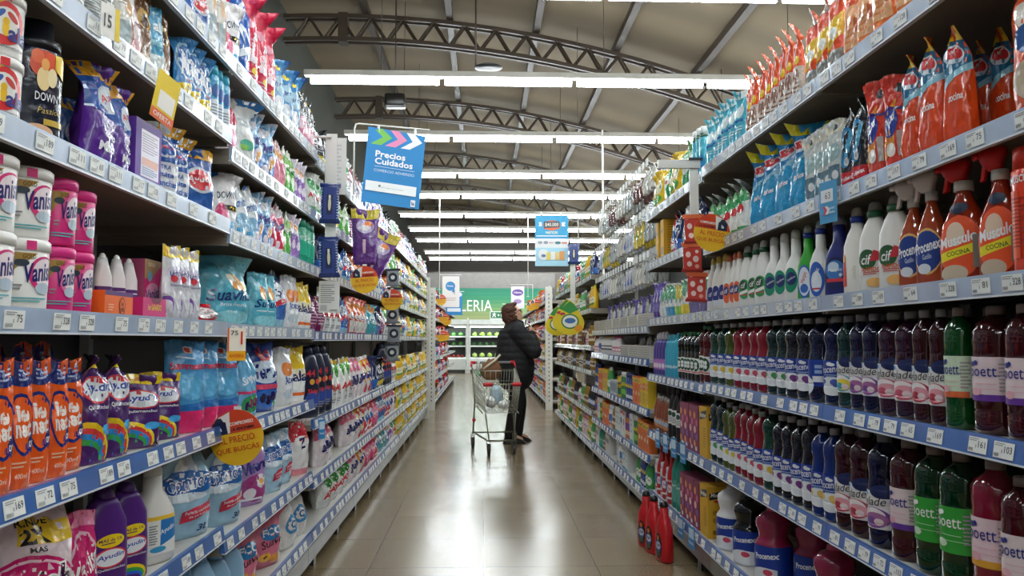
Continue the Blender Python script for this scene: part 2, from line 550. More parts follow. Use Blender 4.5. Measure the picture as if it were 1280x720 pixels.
def leafy(name, c, r, loc, label, group):
    m_ = MB(); a = mat(c, 'film')
    rr = random.Random(hash(loc) % 999)
    m_.loft([(0, 0, r * .5, r * .5, 2), (r * .4, 0, r, r * .9, 2.3), (r * 1.0, 0, r * .95, r * .9, 2), (r * 1.45, 0, r * .5, r * .5, 2), (r * 1.6, 0, r * .1, r * .1, 2)], a, 10)
    for v in range(len(m_.v)):
        x, y, z = m_.v[v]; k = 1 + rr.uniform(-.18, .18); m_.v[v] = (x * k, y * k, z * (1 + rr.uniform(-.1, .1)))
    return m_.mesh(name)
_leaf = {}
def produce(c, kindname, x0, x1, z, r, desc, group, yb=29.14, n2=2):
    k = (c, r)
    if k not in _leaf: _leaf[k] = leafy(kindname, c, r, (x0, z), '', '')
    n = int((x1 - x0) / (2.5 * r))
    for i in range(n):
        for j in range(n2):
            link(kindname, _leaf[k], None, (x0 + (i + .5) * (x1 - x0) / n, yb - j * 2.6 * r, z + 0.002), (0, 0, RND.uniform(0, 6)), None,
                 desc, 'vegetable', group)
produce('#8fbf4a', 'lettuce', -0.48, 0.9, 1.33, 0.1, 'pale green lettuce on the upper shelf of the chiller behind the shopper', 'lettuces on the upper chiller shelf')
produce('#3f7a35', 'spinach_bunch', -0.48, 0.9, 0.98, 0.09, 'dark green leafy bunch on the lower shelf of the chiller behind the shopper', 'leafy bunches on the lower chiller shelf')
produce('#b7d36a', 'celery_bunch', -0.48, 0.9, 0.565, 0.1, 'light green bunch in the base of the chiller behind the shopper', 'green bunches in the chiller base', 28.95)
produce('#5a9a45', 'lettuce', -2.6, -0.72, 1.33, 0.1, 'green lettuce on the upper shelf of the chiller left of the white post', 'lettuces in the left chiller')
produce('#4f8a40', 'lettuce', -2.6, -0.72, 0.98, 0.1, 'dark lettuce on the lower shelf of the chiller left of the white post', 'dark lettuces in the left chiller')
produce('#b8342f', 'tomato', -2.6, -0.72, 0.565, 0.06, 'red tomato in the base of the chiller left of the white post', 'tomatoes in the left chiller base', 28.9, 2)
t = thing('white_post', 'slim white post standing between the two produce chillers', 'post', (-0.585, 28.3, 0))
MB().box(-0.03, 0.03, -0.05, 0.05, 0, 2.0, mat('#e6e6e0', 'paint')).build('shaft', t); MB().box(-0.09, 0.09, -0.12, 0.09, 0, 0.14, mat('#cfcfc8', 'paint')).build('foot', t)

# ---------------------------------------------------------------- racks
blue = mat('#3a69b0', 'rail'); pale = mat('#a9bbd4', 'rail'); grey = mat('#8f9499', 'rail')  # pale: lamp reflections on the upper blue rails put into the colour
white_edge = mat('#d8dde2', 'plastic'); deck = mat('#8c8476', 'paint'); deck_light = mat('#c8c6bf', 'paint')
tagm = mat('#eceeea', 'paper'); darkm = mat('#2c2e33', 'ink')
TAGNUM = ['79', '65', '111', '81', '103', '328', '128', '60', '117', '161', '189', '71', '75', '72', '169', '64']
_tags = {}
def tag_mesh(num, big):
    k = (num, big)
    if k not in _tags:
        w, h = 0.062, 0.034
        m_ = MB(); m_.box(-w / 2, w / 2, -0.0012, 0, 0, h, tagm)
        if big:
            flat_decals(m_, [('t', num, 0.24, 0.56, 0.28 if len(num) < 3 else 0.38, 0.42, '#44474e', 0, 0.02), ('t', '$', -0.06, 0.42, 0.06, 0.22, '#6a6c72'),
                             ('l', -.44, .72, .1, .95, 2, '#9a9c9e')] + [('r', -.44 + i * .03, .1, -.425 + i * .03, .3, '#3a3c42') for i in range(10)], w, h, 0.0016, 0.0002)
        else:
            flat_decals(m_, [('t', num, 0.18, 0.5, 0.3, 0.34, '#7a7c82', 0, 0.0), ('r', -.42, .2, -.15, .4, '#8a8c90')], w, h, 0.0016, 0.0002)
        _tags[k] = m_.mesh('price_tag')
    return _tags[k]

def rack_unit(side, ya, yb, zs, label, pale_from=1.2, top=None, grey_rail=False):
    """one bay of shelving; local +x away from the aisle centre"""
    s = -1 if side == 'left' else 1
    X0 = XL if side == 'left' else XR
    u = thing('shelving_unit', label, 'shelving', (X0, (ya + yb) / 2, 0), 0, side + ' rack bays')
    L = (yb - ya) / 2
    def bx(m_, x0, x1, y0, y1, z0, z1, mm):
        a, b_ = sorted((s * x0, s * x1)); m_.box(a, b_, y0, y1, z0, z1, mm)
    top = top or zs[-1] + 0.12
    back = MB(); bx(back, DEPTH + 0.01, DEPTH + 0.05, -L, L, 0.05, top, mat('#45433f', 'paint')); back.build('back_panel', u)
    if side == 'right' or yb < 11.5:
        pass
    up = MB()
    bx(up, DEPTH - 0.02, DEPTH + 0.01, L - 0.03, L - 0.001, 0.0, top + 0.02, mat('#d2d1ca', 'paint')); up.build('upright', u)
    k = MB(); bx(k, 0.012, 0.03, -L + 0.002, L - 0.002, 0.085, min(0.165, zs[0] - 0.006), mat('#7d7f80', 'metal')); bx(k, 0.03, 0.06, -L + 0.002, L - 0.002, 0.085, 0.1, mat('#3a3b3c', 'paint')); k.build('kick_panel', u)
    for q in (-0.5, 0.5):
        f = MB(); f.prism([(0.05, 0.0), (0.05, 0.05), (0.03, 0.09), (0.12, 0.09), (0.10, 0.05), (0.10, 0.0)] if s > 0 else [(-0.05, 0.0), (-0.05, 0.05), (-0.03, 0.09), (-0.12, 0.09), (-0.10, 0.05), (-0.10, 0.0)], 'y', 0, 0, mat('#262626', 'plastic')) if False else None
        f = MB(); bx(f, 0.05, 0.1, q * L - 0.03, q * L + 0.03, 0.0, 0.085, mat('#262626', 'plastic')); f.build('foot', u)
    near = ya < 4.5
    for i, z in enumerate(zs):
        d = 0.0
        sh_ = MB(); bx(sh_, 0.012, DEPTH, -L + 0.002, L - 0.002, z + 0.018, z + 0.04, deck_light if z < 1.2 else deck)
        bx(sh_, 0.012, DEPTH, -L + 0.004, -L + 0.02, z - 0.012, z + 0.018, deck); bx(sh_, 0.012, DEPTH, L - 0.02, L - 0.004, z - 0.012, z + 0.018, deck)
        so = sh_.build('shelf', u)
        rm = grey if grey_rail and z > 0.3 else (pale if z > pale_from else blue)
        r = MB()
        lean = 0.008 if z < 1.2 else -0.002
        if side == 'left':
            pr = [(0.012 + 0.0, z + 0.0), (lean + 0.0, z), (0.0, z + 0.046), (-0.012, z + 0.046), (-0.012, z)]
            pr = [(lean, z), (0.0, z + 0.046), (-0.012, z + 0.046), (-0.012, z)]
        else:
            pr = [(-lean, z), (0.0, z + 0.046), (0.012, z + 0.046), (0.012, z)]
        r.prism(pr, 'y', -L + 0.002, L - 0.002, rm)
        e = lean * -s
        x0e, x1e = sorted((e - 0.0015 * s, e + 0.012 * s)); r.box(x0e, x1e, -L + 0.002, L - 0.002, z - 0.004, z + 0.0, white_edge)
        r.build('price_rail', so)
        y = -L + 0.06
        n = 0
        while y < L - 0.05:
            num = TAGNUM[RND.randrange(len(TAGNUM))]
            me = tag_mesh(num, near and abs(z - 1.2) < 1.0)
            tilt = math.atan2(lean, 0.046)
            t_ = link('price_tag', me, so)
            # tag local: x along shelf for the viewer, -y out of the rail
            if side == 'left':
                t_.rotation_euler = Matrix.Rotation(math.pi / 2, 3, 'Z').to_euler()
                M3 = Matrix.Rotation(math.pi / 2, 4, 'Z') @ Matrix.Rotation(-tilt, 4, 'X')
                t_.matrix_local = Matrix.Translation((lean * 0.9 + 0.0012, y, z + 0.005)) @ M3
            else:
                M3 = Matrix.Rotation(-math.pi / 2, 4, 'Z') @ Matrix.Rotation(-tilt, 4, 'X')
                t_.matrix_local = Matrix.Translation((-lean * 0.9 - 0.0012, y, z + 0.005)) @ M3
            y += RND.choice([0.085, 0.1, 0.12, 0.16])
    return u

BAY = 1.33
ZL_A = [0.20, 0.545, 0.875, 1.215, 1.56, 1.865, 2.12]
ZL_B = [0.20, 0.50, 0.86, 1.21, 1.53, 1.81, 2.12]
ZL_C = [0.20, 0.46, 0.755, 1.20, 1.53, 1.81, 2.10]
ZR_A = [0.185, 0.575, 0.95, 1.295, 1.62, 2.01]
ZR_B = [0.185, 0.575, 0.94, 1.295, 1.66, 1.99]
ZR_C = [0.15, 0.40, 0.70, 1.03, 1.25]
ZR_D = [0.12, 0.45, 0.85, 1.10, 1.48, 1.82]
LB = [2.63 + BAY * i for i in range(-2, 8)]          # left bay boundaries -0.03 .. 11.94
RB = [3.78 + BAY * i for i in range(-3, 8)]          # right bay boundaries -0.21 .. 13.09
ORDW = ['first', 'second', 'third', 'fourth', 'fifth', 'sixth', 'seventh', 'eighth', 'ninth', 'tenth', 'eleventh']
LZ = {}; RZ = {}
for i in range(len(LB) - 1):
    zs = ZL_A if i < 2 else ZL_B if i == 2 else ZL_C
    rack_unit('left', LB[i], LB[i + 1], zs, 'left rack shelving bay with blue price rails, %s from the camera' % ORDW[i], grey_rail=i >= 6)
for i in range(len(RB) - 1):
    if RB[i + 1] > 12.5: continue
    zs = ZR_A if i < 3 else ZR_B if i == 3 else ZR_C if i < 6 else ZR_D
    rack_unit('right', RB[i], RB[i + 1], zs, 'right rack shelving bay with blue price rails, %s from the camera' % ORDW[i], grey_rail=i >= 6, top=2.55 if zs is ZR_C else None)
def end_frame(x0, x1, y, h, label):
    t = thing('rack_end_panel', label, 'rack end', ((x0 + x1) / 2, y, 0))
    m_ = MB(); m_.box(x0 - (x0 + x1) / 2, x1 - (x0 + x1) / 2, 0, 0.04, 0, h, mat('#cfcdc4', 'paint'))
    w = (x1 - x0) / 2
    z = 0.15
    while z < h - 0.1:
        m_.box(-0.008 + w * 0.0, 0.008, -0.002, 0.001, z, z + 0.03, mat('#4a4843', 'paint')); z += 0.07
    m_.build('panel', t)
end_frame(XL - 0.1, XL + 0.02, 11.99, 2.17, 'plain cream upright closing the far end of the left rack')
# racks of the next aisle block, past the cross aisle
for side, x in (('left', XL), ('right', XR)):
    for i in range(6):
        ya = 13.45 + i * 1.6
        rack_unit(side, ya, ya + 1.6, [0.12, 0.5, 0.85, 1.2, 1.55, 1.85], 'shelving bay past the cross aisle on the %s, %s one' % (side, ORDW[i]), pale_from=0.3, grey_rail=True)
end_frame(XR - 0.02, XR + 0.1, 13.38, 2.12, 'white slotted upright starting the far right rack beyond the cross aisle')
end_frame(XL - 0.1, XL + 0.02, 13.38, 2.1, 'cream slotted upright starting the far left rack beyond the cross aisle')
# ---------------------------------------------------------------- product kinds
KINDS = {}
class Kind:
    def __init__(s, name, cat, desc, w, d, h, parts):
        s.name, s.cat, s.desc, s.w, s.d, s.h, s.parts = name, cat, desc, w, d, h, parts
def reg(key, *a):
    KINDS[key] = Kind(*a)

def pouch(key, name, desc, w, h, d, base, art, top=0.93, tip=0.0, seed=0, belly=0.33, cat='pouch', lean=0.0, fin='film', narrow=0.0):
    """soft sealed pack: gusseted bottom, belly, pinched top seam; tip>0 curls the seam sideways, lean tips it back"""
    r = random.Random(seed + len(key) * 7)
    ph = [r.uniform(0, 6.28) for _ in range(8)]
    NU, NV = 12, 14
    def surf(u, v, side):
        s = 2 * u - 1
        wv = w * (1 - narrow * v) * (1 - 0.05 * math.sin(math.pi * v)) * (0.93 + 0.07 * min(1, v * 6))
        edge = max(0.0, 1 - abs(s) ** 3.2) ** 0.6
        if v < belly:
            t = 0.72 + 0.28 * math.sin(v / belly * math.pi / 2)
        else:
            q = (v - belly) / (top - belly)
            t = max(0.0, 1 - min(1, q) ** 1.6) ** 0.9
        t = max(t, 0.015)
        y = side * d / 2 * t * edge
        wr = d * 0.095 * edge * (math.sin(9 * v + ph[0] + 3 * s) + 0.7 * math.sin(14 * s + ph[1] + 4 * v) * v + 0.5 * math.sin(21 * v - 8 * s + ph[2]))
        y += side * wr * (0.3 + 0.7 * v) * (1 if v > 0.06 else v / 0.06)
        y += (lean * d * v * v) + tip * d * max(0, v - 0.75) * 4 * s * (1 if seed % 2 else -1)
        x = wv * s / 2 + tip * w * 0.25 * max(0, v - 0.55) * math.sin(ph[3]) * 2
        z = h * v * (1 - 0.02 * math.sin(3 * s + ph[4]) * v) - (0.012 * h * abs(s) ** 3 if v < 0.02 else 0) + (0.012 * h if v < 0.02 else 0) * 0
        z -= h * tip * 0.12 * max(0, v - 0.7) * (s * math.cos(ph[5]) + 1)
        return (x, y, max(z, 0))
    mb = MB(); bm_ = mat(base, fin)
    vs = []; fs = []
    for side in (-1, 1):
        o = len(vs)
        for j in range(NV + 1):
            for i in range(NU + 1):
                vs.append(surf(i / NU, j / NV, side))
        for j in range(NV):
            for i in range(NU):
                a = o + j * (NU + 1) + i
                q = (a, a + 1, a + NU + 2, a + NU + 1)
                fs.append(q if side < 0 else q[::-1])
    n1 = (NU + 1) * (NV + 1)
    for i in range(NU):
        fs.append((i, n1 + i, n1 + i + 1, i + 1)); t = NV * (NU + 1)
        fs.append((t + i, t + i + 1, n1 + t + i + 1, n1 + t + i))
    for j in range(NV):
        a = j * (NU + 1); b = (j + 1) * (NU + 1)
        fs.append((a, b, n1 + b, n1 + a)); a += NU; b += NU
        fs.append((a, n1 + a, n1 + b, b))
    mb.add(vs, fs, bm_, True)
    def grid(u, v):
        """bilinear on the mesh grid, so art hugs the facets"""
        gu, gv = u * NU, v * NV
        i, j = min(int(gu), NU - 1), min(int(gv), NV - 1)
        fu, fv = gu - i, gv - j
        P = [surf((i + a) / NU, (j + b) / NV, -1) for b in (0, 1) for a in (0, 1)]
        return tuple((P[0][k] * (1 - fu) + P[1][k] * fu) * (1 - fv) + (P[2][k] * (1 - fu) + P[3][k] * fu) * fv for k in range(3))
    def fm(x, z, e):
        p = grid(x / w + 0.5, z / h)
        return (p[0], p[1] - e - 0.0008, p[2])
    decals(mb, art, fm, w, h, [w * (i / NU - 0.5) for i in range(1, NU)], [h * j / NV for j in range(1, NV)], fin='film')
    reg(key, name, cat, desc, w, d, h, [(name, mb.mesh(name), None)])

def body_map(rings):
    tab = [tuple(list(r[:5]) + [r[5] if len(r) > 5 else 0]) for r in rings]
    def fm(x, z, e):
        r = lin_interp(tab, z)
        a = r[2] + 1e-6; s = max(-0.985, min(0.985, (x - r[1]) / a))
        n = r[4]
        return (x if abs(s) < 0.985 else r[1] + a * s, r[5] - r[3] * (1 - abs(s) ** n) ** (1 / n) - e - 0.0006, z)
    return fm

def bottle(key, name, desc, h, rings, base, cap, capc, label=None, art=(), fin='plastic', cat='bottle', seg=20, collar=None, extra=None, capfin='plastic', fluid=None):
    """rings in metres for the body; cap rings; label = (z0, z1, colour) band wrapping the body; art decals over full height"""
    w = 2 * max(r[2] for r in rings); d = 2 * max(r[3] for r in rings)
    parts = []
    b = MB(); b.loft(rings, mat(base, fin), 32 if fin == 'liquid' else seg, flute=(.72 * h, .9 * h, .035, 9) if fin == 'liquid' else None); parts.append(('body', b.mesh('body'), None))
    if cap:
        c = MB(); c.loft(cap, mat(capc, capfin), seg if len(cap) > 2 else 14); parts.append(('cap', c.mesh('cap'), None))
    if collar:
        c = MB(); c.loft(collar[0], mat(collar[1], 'plastic'), 14); parts.append(('collar', c.mesh('collar'), None))
    fm = body_map(rings)
    zs = sorted(set([r[0] for r in rings] + [h * i / 14 for i in range(1, 14)]))
    xs = [w * (i / 12 - 0.5) for i in range(1, 12)]
    if label or art:
        lb = MB()
        if label:
            z0, z1, lc = label[:3]
            tab = [tuple(list(r[:5]) + [r[5] if len(r) > 5 else 0]) for r in rings]
            zz = [z0] + [r[0] for r in rings if z0 < r[0] < z1] + [z1]
            rr = []
            for z in zz:
                q = lin_interp(tab, z); rr.append((z, q[1], q[2] + 0.0006, q[3] + 0.0006, q[4], q[5]))
            lb.loft(rr, mat(lc, 'ink'), 32 if fin == 'liquid' else seg, caps=False)
            decals(lb, art, fm, w, h, xs, zs, eps=0.0012)
        else:
            decals(lb, art, fm, w, h, xs, zs, eps=0.0006)
        parts.append(('label', lb.mesh('label'), None))
    if extra:
        for nm, m_ in extra: parts.append((nm, m_.mesh(nm), None))
    H = max([r[0] for r in rings] + ([c[0] for c in cap] if cap else []))
    reg(key, name, cat, desc, w, d, H, parts)

def carton(key, name, desc, w, h, d, base, art, side=None, cat='box'):
    mb = MB(); mb.box(-w / 2, w / 2, -d / 2, d / 2, 0, h, mat(base, 'paper'))
    def fm(x, z, e): return (x, -d / 2 - e, z)
    decals(mb, art, fm, w, h, [], [])
    if side:
        def fs_(x, z, e): return (-w / 2 - e, -x * 1.0, z)
        decals(mb, side, fs_, d, h, [], [])
        def fr_(x, z, e): return (w / 2 + e, x, z)
        decals(mb, side, fr_, d, h, [], [])
    reg(key, name, cat, desc, w, d, h, [(name, mb.mesh(name), None)])

W = '#f2f2f0'
def T(s, x, z, w, h, c=W, rot=0, bold=0.03, shear=0, asp=1.0):
    return ('t', s, x, z, w, h, c, rot, bold, shear, asp)
def fine(x0, z0, x1, z1, n, c='#8c8f94'): return ('l', x0, z0, x1, z1, n, c)

# ---- profiles (metres)
def soda(R, H, waist=0.86):     # floor cleaner bottle, waisted grip above the label
    return [(0, 0, R * .86, R * .86, 2), (.012, 0, R * .98, R * .98, 2), (.2 * H, 0, R, R, 2), (.215 * H, 0, R * .965, R * .965, 2), (.23 * H, 0, R, R, 2), (.5 * H, 0, R, R, 2), (.52 * H, 0, R * .97, R * .97, 2),
            (.60 * H, 0, R * waist, R * waist, 2), (.66 * H, 0, R * waist, R * waist, 2), (.74 * H, 0, R * .97, R * .97, 2), (.81 * H, 0, R * .93, R * .93, 2), (.865 * H, 0, R * .7, R * .7, 2), (.905 * H, 0, R * .4, R * .4, 2), (.935 * H, 0, R * .33, R * .33, 2)]
def soda_cap(R, H): return [(.93 * H, 0, R * .4, R * .4, 2), (.99 * H, 0, R * .4, R * .4, 2), (H, 0, R * .34, R * .34, 2)]
def straight(R, H):             # rounder shouldered perfumed cleaner bottle
    return [(0, 0, R * .88, R * .88, 2), (.012, 0, R, R, 2), (.17 * H, 0, R, R, 2), (.185 * H, 0, R * .96, R * .96, 2), (.2 * H, 0, R, R, 2), (.6 * H, 0, R * .99, R * .99, 2), (.66 * H, 0, R * .965, R * .965, 2), (.7 * H, 0, R * .99, R * .99, 2), (.8 * H, 0, R * .97, R * .97, 2),
            (.86 * H, 0, R * .8, R * .8, 2), (.9 * H, 0, R * .45, R * .45, 2), (.935 * H, 0, R * .34, R * .34, 2)]

# PROCENEX family
def procenex(key, liquid, accent, colourword, capc='#a9a9ad', H=0.30, R=0.041, back=False):
    if back:
        art = [('r', -.5, .22, .5, .5, '#1c3f9a'), ('r', -.05, .24, .42, .31, '#e8ecf0'), ('e', -.5, .2, .5, .12, '#e8ecf0'), ('r', .05, .40, .3, .44, '#9fb7dd'), ('r', .05, .34, .3, .38, '#9fb7dd')]
    else:
        art = [('e', .05, .215, .6, .105, '#eceef0'), ('e', -.3, .265, .12, .03, accent), ('e', .16, .26, .15, .035, accent), ('e', .2, .235, .1, .03, accent),
               ('e', -.02, .462, .12, .022, '#eceef0'), ('e', .08, .455, .12, .018, '#eceef0'),
               T('Procenex', 0.0, .405, .96, .08, '#f5f7fa', .1, .025, .15, .33), ('r', -.25, .335, .3, .345, '#9fb7dd'), ('r', -.15, .315, .2, .325, '#9fb7dd')]
    bottle(key, 'floor_cleaner_bottle', colourword, H, soda(R, H), liquid, soda_cap(R, H), capc, (.19 * H, .5 * H, '#1a3c9c'), art, 'liquid')
procenex('pr_green', '#0f5a45', '#e5c24a', 'dark green floor cleaner bottle with blue and white label')
procenex('pr_yellow', '#6c7a1c', '#e8d33c', 'olive yellow floor cleaner bottle with blue and white label')
procenex('pr_red', '#c2203a', '#d85a72', 'bright red floor cleaner bottle with blue and white label')
procenex('pr_dark', '#10152a', '#7e3f8a', 'near-black floor cleaner bottle with blue and white label')
procenex('pr_darkb', '#0a1c5c', '#4a64b4', 'navy floor cleaner bottle with blue and white label')
procenex('pr_dgreen', '#0c3b38', '#4a9a5a', 'deep green floor cleaner bottle with blue and white label')
procenex('pr_blue', '#0d3fa8', '#e8c46a', 'bright blue floor cleaner bottle with blue and white label')
procenex('pr_navyback', '#0c1b52', '#e8c46a', 'navy floor cleaner bottle with its small-print side outward', back=True)
def glade(key, liquid, accent, accent2, colourword):
    art = [('p', [(-.5, .5), (.5, .5), (.5, .34), (.3, .2), (.1, .48), (-.2, .5)], '#f0eeee'), ('e', .22, .5, .4, .06, '#1e2a5a'), ('e', -.05, .27, .46, .09, accent), ('e', -.08, .285, .37, .07, '#f3ecee'), ('e', .0, .255, .36, .06, accent2),
           ('e', -.15, .24, .18, .035, accent), ('e', .1, .235, .14, .03, '#efd9dc'), ('e', .3, .50, .3, .05, '#1e2a5a'),
           ('e', -.3, .475, .05, .018, '#3c8fd0'), T('glade', -.05, .40, .72, .1, '#2a2c34', .06, .0, .3, .33), fine(.38, .2, .48, .42, 9)]
    bottle(key, 'air_freshener_cleaner_bottle', colourword, .3, soda(.044, .3, .92), liquid, soda_cap(.044, .3), '#8f8d92', (.17 * .3, .5 * .3, '#efedec'), art, 'liquid')
glade('gl_teal', '#0f4a4a', '#2fa0b0', '#e9d64a', 'teal floor cleaner bottle with a white flower label')
glade('gl_navy', '#171a4e', '#7a4a9a', '#a86a9c', 'indigo floor cleaner bottle with a white and violet label')
glade('gl_purple', '#45123a', '#c8506a', '#e7a0ac', 'purple floor cleaner bottle with white and rose label')
glade('gl_wine', '#4c0f1e', '#b8384a', '#e7a0ac', 'wine red floor cleaner bottle with white and rose label')
def poett(key, liquid, lab, foot, colourword, ink='#2a2f86', art2='#e8b0bc', R=.047, H=.31):
    art = [('r', -.5, .26, .5, .31, foot), ('e', -.34, .545, .08, .02, ink), ('e', -.24, .555, .06, .018, ink), T('poett.', -.08, .47, .68, .1, ink, 0, .01, 0, .34), ('r', -.28, .39, .2, .395, art2), ('r', -.3, .35, .32, .354, art2),
           ('e', -.25, .33, .14, .03, art2), fine(.24, .33, .47, .56, 8, '#a8a0a4')]
    bottle(key, 'perfumed_cleaner_bottle', colourword, H, straight(R, H), liquid, soda_cap(R, H), '#8a7a78', (.26 * H, .6 * H, lab), art, 'liquid')
poett('po_green', '#0d6a2c', '#cfe3c8', '#d8683a', 'green perfumed cleaner bottle with a pale label')
poett('po_wine', '#5d1420', '#ead6da', '#6a3a9c', 'wine red perfumed cleaner bottle with a pale pink and violet label')
poett('po_wine2', '#6c1622', '#ead9da', '#d8702c', 'ruby perfumed cleaner bottle with a pale orange-footed label')
poett('po_pink', '#c82a4e', '#f0d4dc', '#e8a83a', 'pink perfumed cleaner bottle with a pale pink label')
poett('po_navy', '#131c4a', '#e7e9ee', '#c8502c', 'navy perfumed cleaner bottle with a white label', art2='#7a9aa0')
poett('po_gfull', '#0a4a22', '#38a53c', '#38a53c', 'dark green perfumed cleaner bottle with a bright green label', ink='#f2f6f0', art2='#cfe3c8')
# pine-type bottles: green cap, white label with four-leaf mark
def pine(key, liquid, capc, colourword, acc='#c8384a'):
    art = [('e', -.1, .33, .36, .12, '#1b4a34'), ('e', -.2, .365, .11, .036, '#e8ece8'), ('e', 0, .365, .11, .036, '#e8ece8'), ('e', -.2, .295, .11, .036, '#e8ece8'), ('e', 0, .295, .11, .036, '#e8ece8'), ('r', -.4, .18, .2, .2, acc), ('p', [(.2, .17), (.5, .17), (.5, .45)], acc)]
    bottle(key, 'disinfectant_bottle', colourword, .27, soda(.037, .27, .93), liquid, soda_cap(.042, .27), capc, (.16 * .27, .47 * .27, '#eef0ea'), art, 'liquid')
pine('pine_dark', '#13201c', '#1d6a3c', 'black disinfectant bottle with green cap and white label')
pine('pine_red', '#7a1420', '#1d6a3c', 'red disinfectant bottle with green cap and white label')
# flat squeezy bottles
def flatb(key, name, desc, base, capc, label, art, a=.042, b=.026, H=.25, neck=.3, capfin='plastic', ringc=None, cap_h=.13):
    zt = H * (1 - neck)
    rings = [(0, 0, a * .9, b * .85, 3), (.01, 0, a, b, 3), (zt * .45, 0, a, b, 2.8), (zt * .8, 0, a * .93, b, 2.6), (zt, 0, a * .62, b * .85, 2.3), (zt + .02, 0, a * .42, b * .62, 2), (H * (1 - cap_h), 0, a * .36, b * .58, 2)]
    cz = H * (1 - cap_h)
    cap = [(cz, 0, a * .4, a * .4, 2), (H - .015, 0, a * .36, a * .36, 2), (H - .004, 0, a * .28, a * .28, 2), (H, 0, a * .12, a * .12, 2)]
    col = ([(cz - .014, 0, a * .46, a * .46, 2), (cz + .006, 0, a * .46, a * .46, 2)], ringc) if ringc else None
    bottle(key, name, desc, H, rings, base, cap, capc, label, art, 'plastic', collar=col, capfin=capfin)
flatb('cif_white', 'cream_cleaner_bottle', 'white spray cleaner bottle with red and gold label and dark green collar', '#e9e7e1', '#b9b8b4', None,
      [('e', -.12, .36, .3, .11, '#2c5a34'), ('p', [(-.05, .34), (.38, .34), (.3, .43), (.1, .46)], '#c8323c'), T('cif', -.14, .36, .34, .11, '#f4f4f0', 0, .03, .2, .3), T('RAPIDO', .02, .25, .6, .045, '#d8602c', 0, .04, 0, .3), fine(-.25, .19, .3, .23, 2, '#c83c3c'), ('e', .1, .11, .25, .05, '#e8b46a')], a=.045, H=.285, neck=.26, capfin='clear', ringc='#1e5a38')
flatb('cif_green', 'cream_cleaner_bottle', 'white cream cleaner bottle with green oval label', '#e9e8e2', '#c5c5c0', None,
      [('e', 0, .3, .4, .16, '#3a9a5c'), ('e', -.05, .36, .24, .08, '#2c4a34'), T('cif', -.05, .36, .3, .09, '#f4f4f0', 0, .03, .2, .3), ('p', [(-.3, .2), (.35, .26), (.35, .31), (-.3, .25)], '#f0f0ea'), ('r', -.25, .2, .25, .215, '#c83c3c')], a=.04, H=.27, neck=.28, ringc='#1e5a38')
flatb('wc_white', 'toilet_cleaner_bottle', 'tall white curved-neck cleaner bottle with navy and green label', '#e8e7e2', '#d8d8d4', None,
      [('e', -.05, .3, .34, .17, '#1f8a6a'), ('e', -.02, .32, .26, .09, '#24306c'), T('Lysoform', 0, .32, .42, .04, '#f4f4f0', .4, .02, 0, .3)], a=.04, H=.285, neck=.42)
flatb('wc_green', 'toilet_cleaner_bottle', 'bright green cleaner bottle with blue collar and tall blue label', '#34a52c', '#a8b0ac', None,
      [('e', .0, .25, .36, .22, '#3a6ab8'), ('e', .0, .25, .3, .19, '#dfe8f0'), T('Harpic', 0, .3, .5, .08, '#c83c3c', 1.2, .03, 0, .3), ('e', 0, .16, .2, .06, '#3a6ab8')], a=.036, H=.285, neck=.42, ringc='#22409a')
flatb('wc_whiteb', 'toilet_cleaner_bottle', 'white cleaner bottle with blue collar and tall blue label', '#ecebe6', '#a8b0b4', None,
      [('e', .0, .25, .38, .22, '#2f62b8'), ('e', .0, .22, .26, .13, '#dfe8f0'), T('Harpic', 0, .3, .6, .08, '#f4f4f4', 1.2, .03, 0, .3), ('r', -.2, .12, .2, .14, '#c83c3c')], a=.036, H=.285, neck=.42, ringc='#22409a')
flatb('duck_navy', 'toilet_cleaner_bottle', 'navy duck-neck toilet cleaner bottle with blue round label', '#27307c', '#8d8f9c', None,
      [('e', 0, .28, .42, .2, '#1c2458'), ('e', 0, .32, .34, .12, '#3c7ac0'), ('e', -.05, .36, .2, .06, '#cfe0f0'), T('Harpic', 0, .32, .5, .05, '#f4f4f4', 0, .03, .1, .3), ('r', -.3, .18, .3, .22, '#d84048'), ('e', .2, .26, .05, .02, '#f0f0f0')], a=.046, H=.28, neck=.4)
flatb('wc_tallwhite', 'cleaner_bottle', 'plain white cleaner bottle with blue collar and yellow-red label edge', '#efece4', '#a9a49c', None,
      [('p', [(-.5, .08), (-.25, .1), (-.3, .45), (-.5, .5)], '#d83c38'), ('r', -.48, .38, -.32, .46, '#f0c83c'), T('Lavandina', .05, .25, .5, .05, '#d0ccc2', 1.57, .02, 0, .3)], a=.04, H=.285, neck=.3, ringc='#22409a')
flatb('orange_lab', 'cream_cleaner_bottle', 'white cleaner bottle with orange oval label', '#e9e6df', '#d07050', None,
      [('e', 0, .3, .38, .18, '#e0643a'), ('e', -.05, .34, .24, .08, '#2c4a84'), T('cif', -.05, .34, .3, .08, '#f4f4f0', 0, .03, .2, .3)], a=.036, H=.26, neck=.3)
flatb('blue_lab', 'cream_cleaner_bottle', 'white slim cleaner bottle with dark blue label', '#e6e4dc', '#d8c25a', None,
      [('e', 0, .3, .36, .16, '#2c3c84'), ('r', -.3, .1, .3, .2, '#dfe3ea'), T('cif', 0, .32, .3, .08, '#f4f4f0', 0, .03, .2, .3)], a=.034, H=.25, neck=.3)
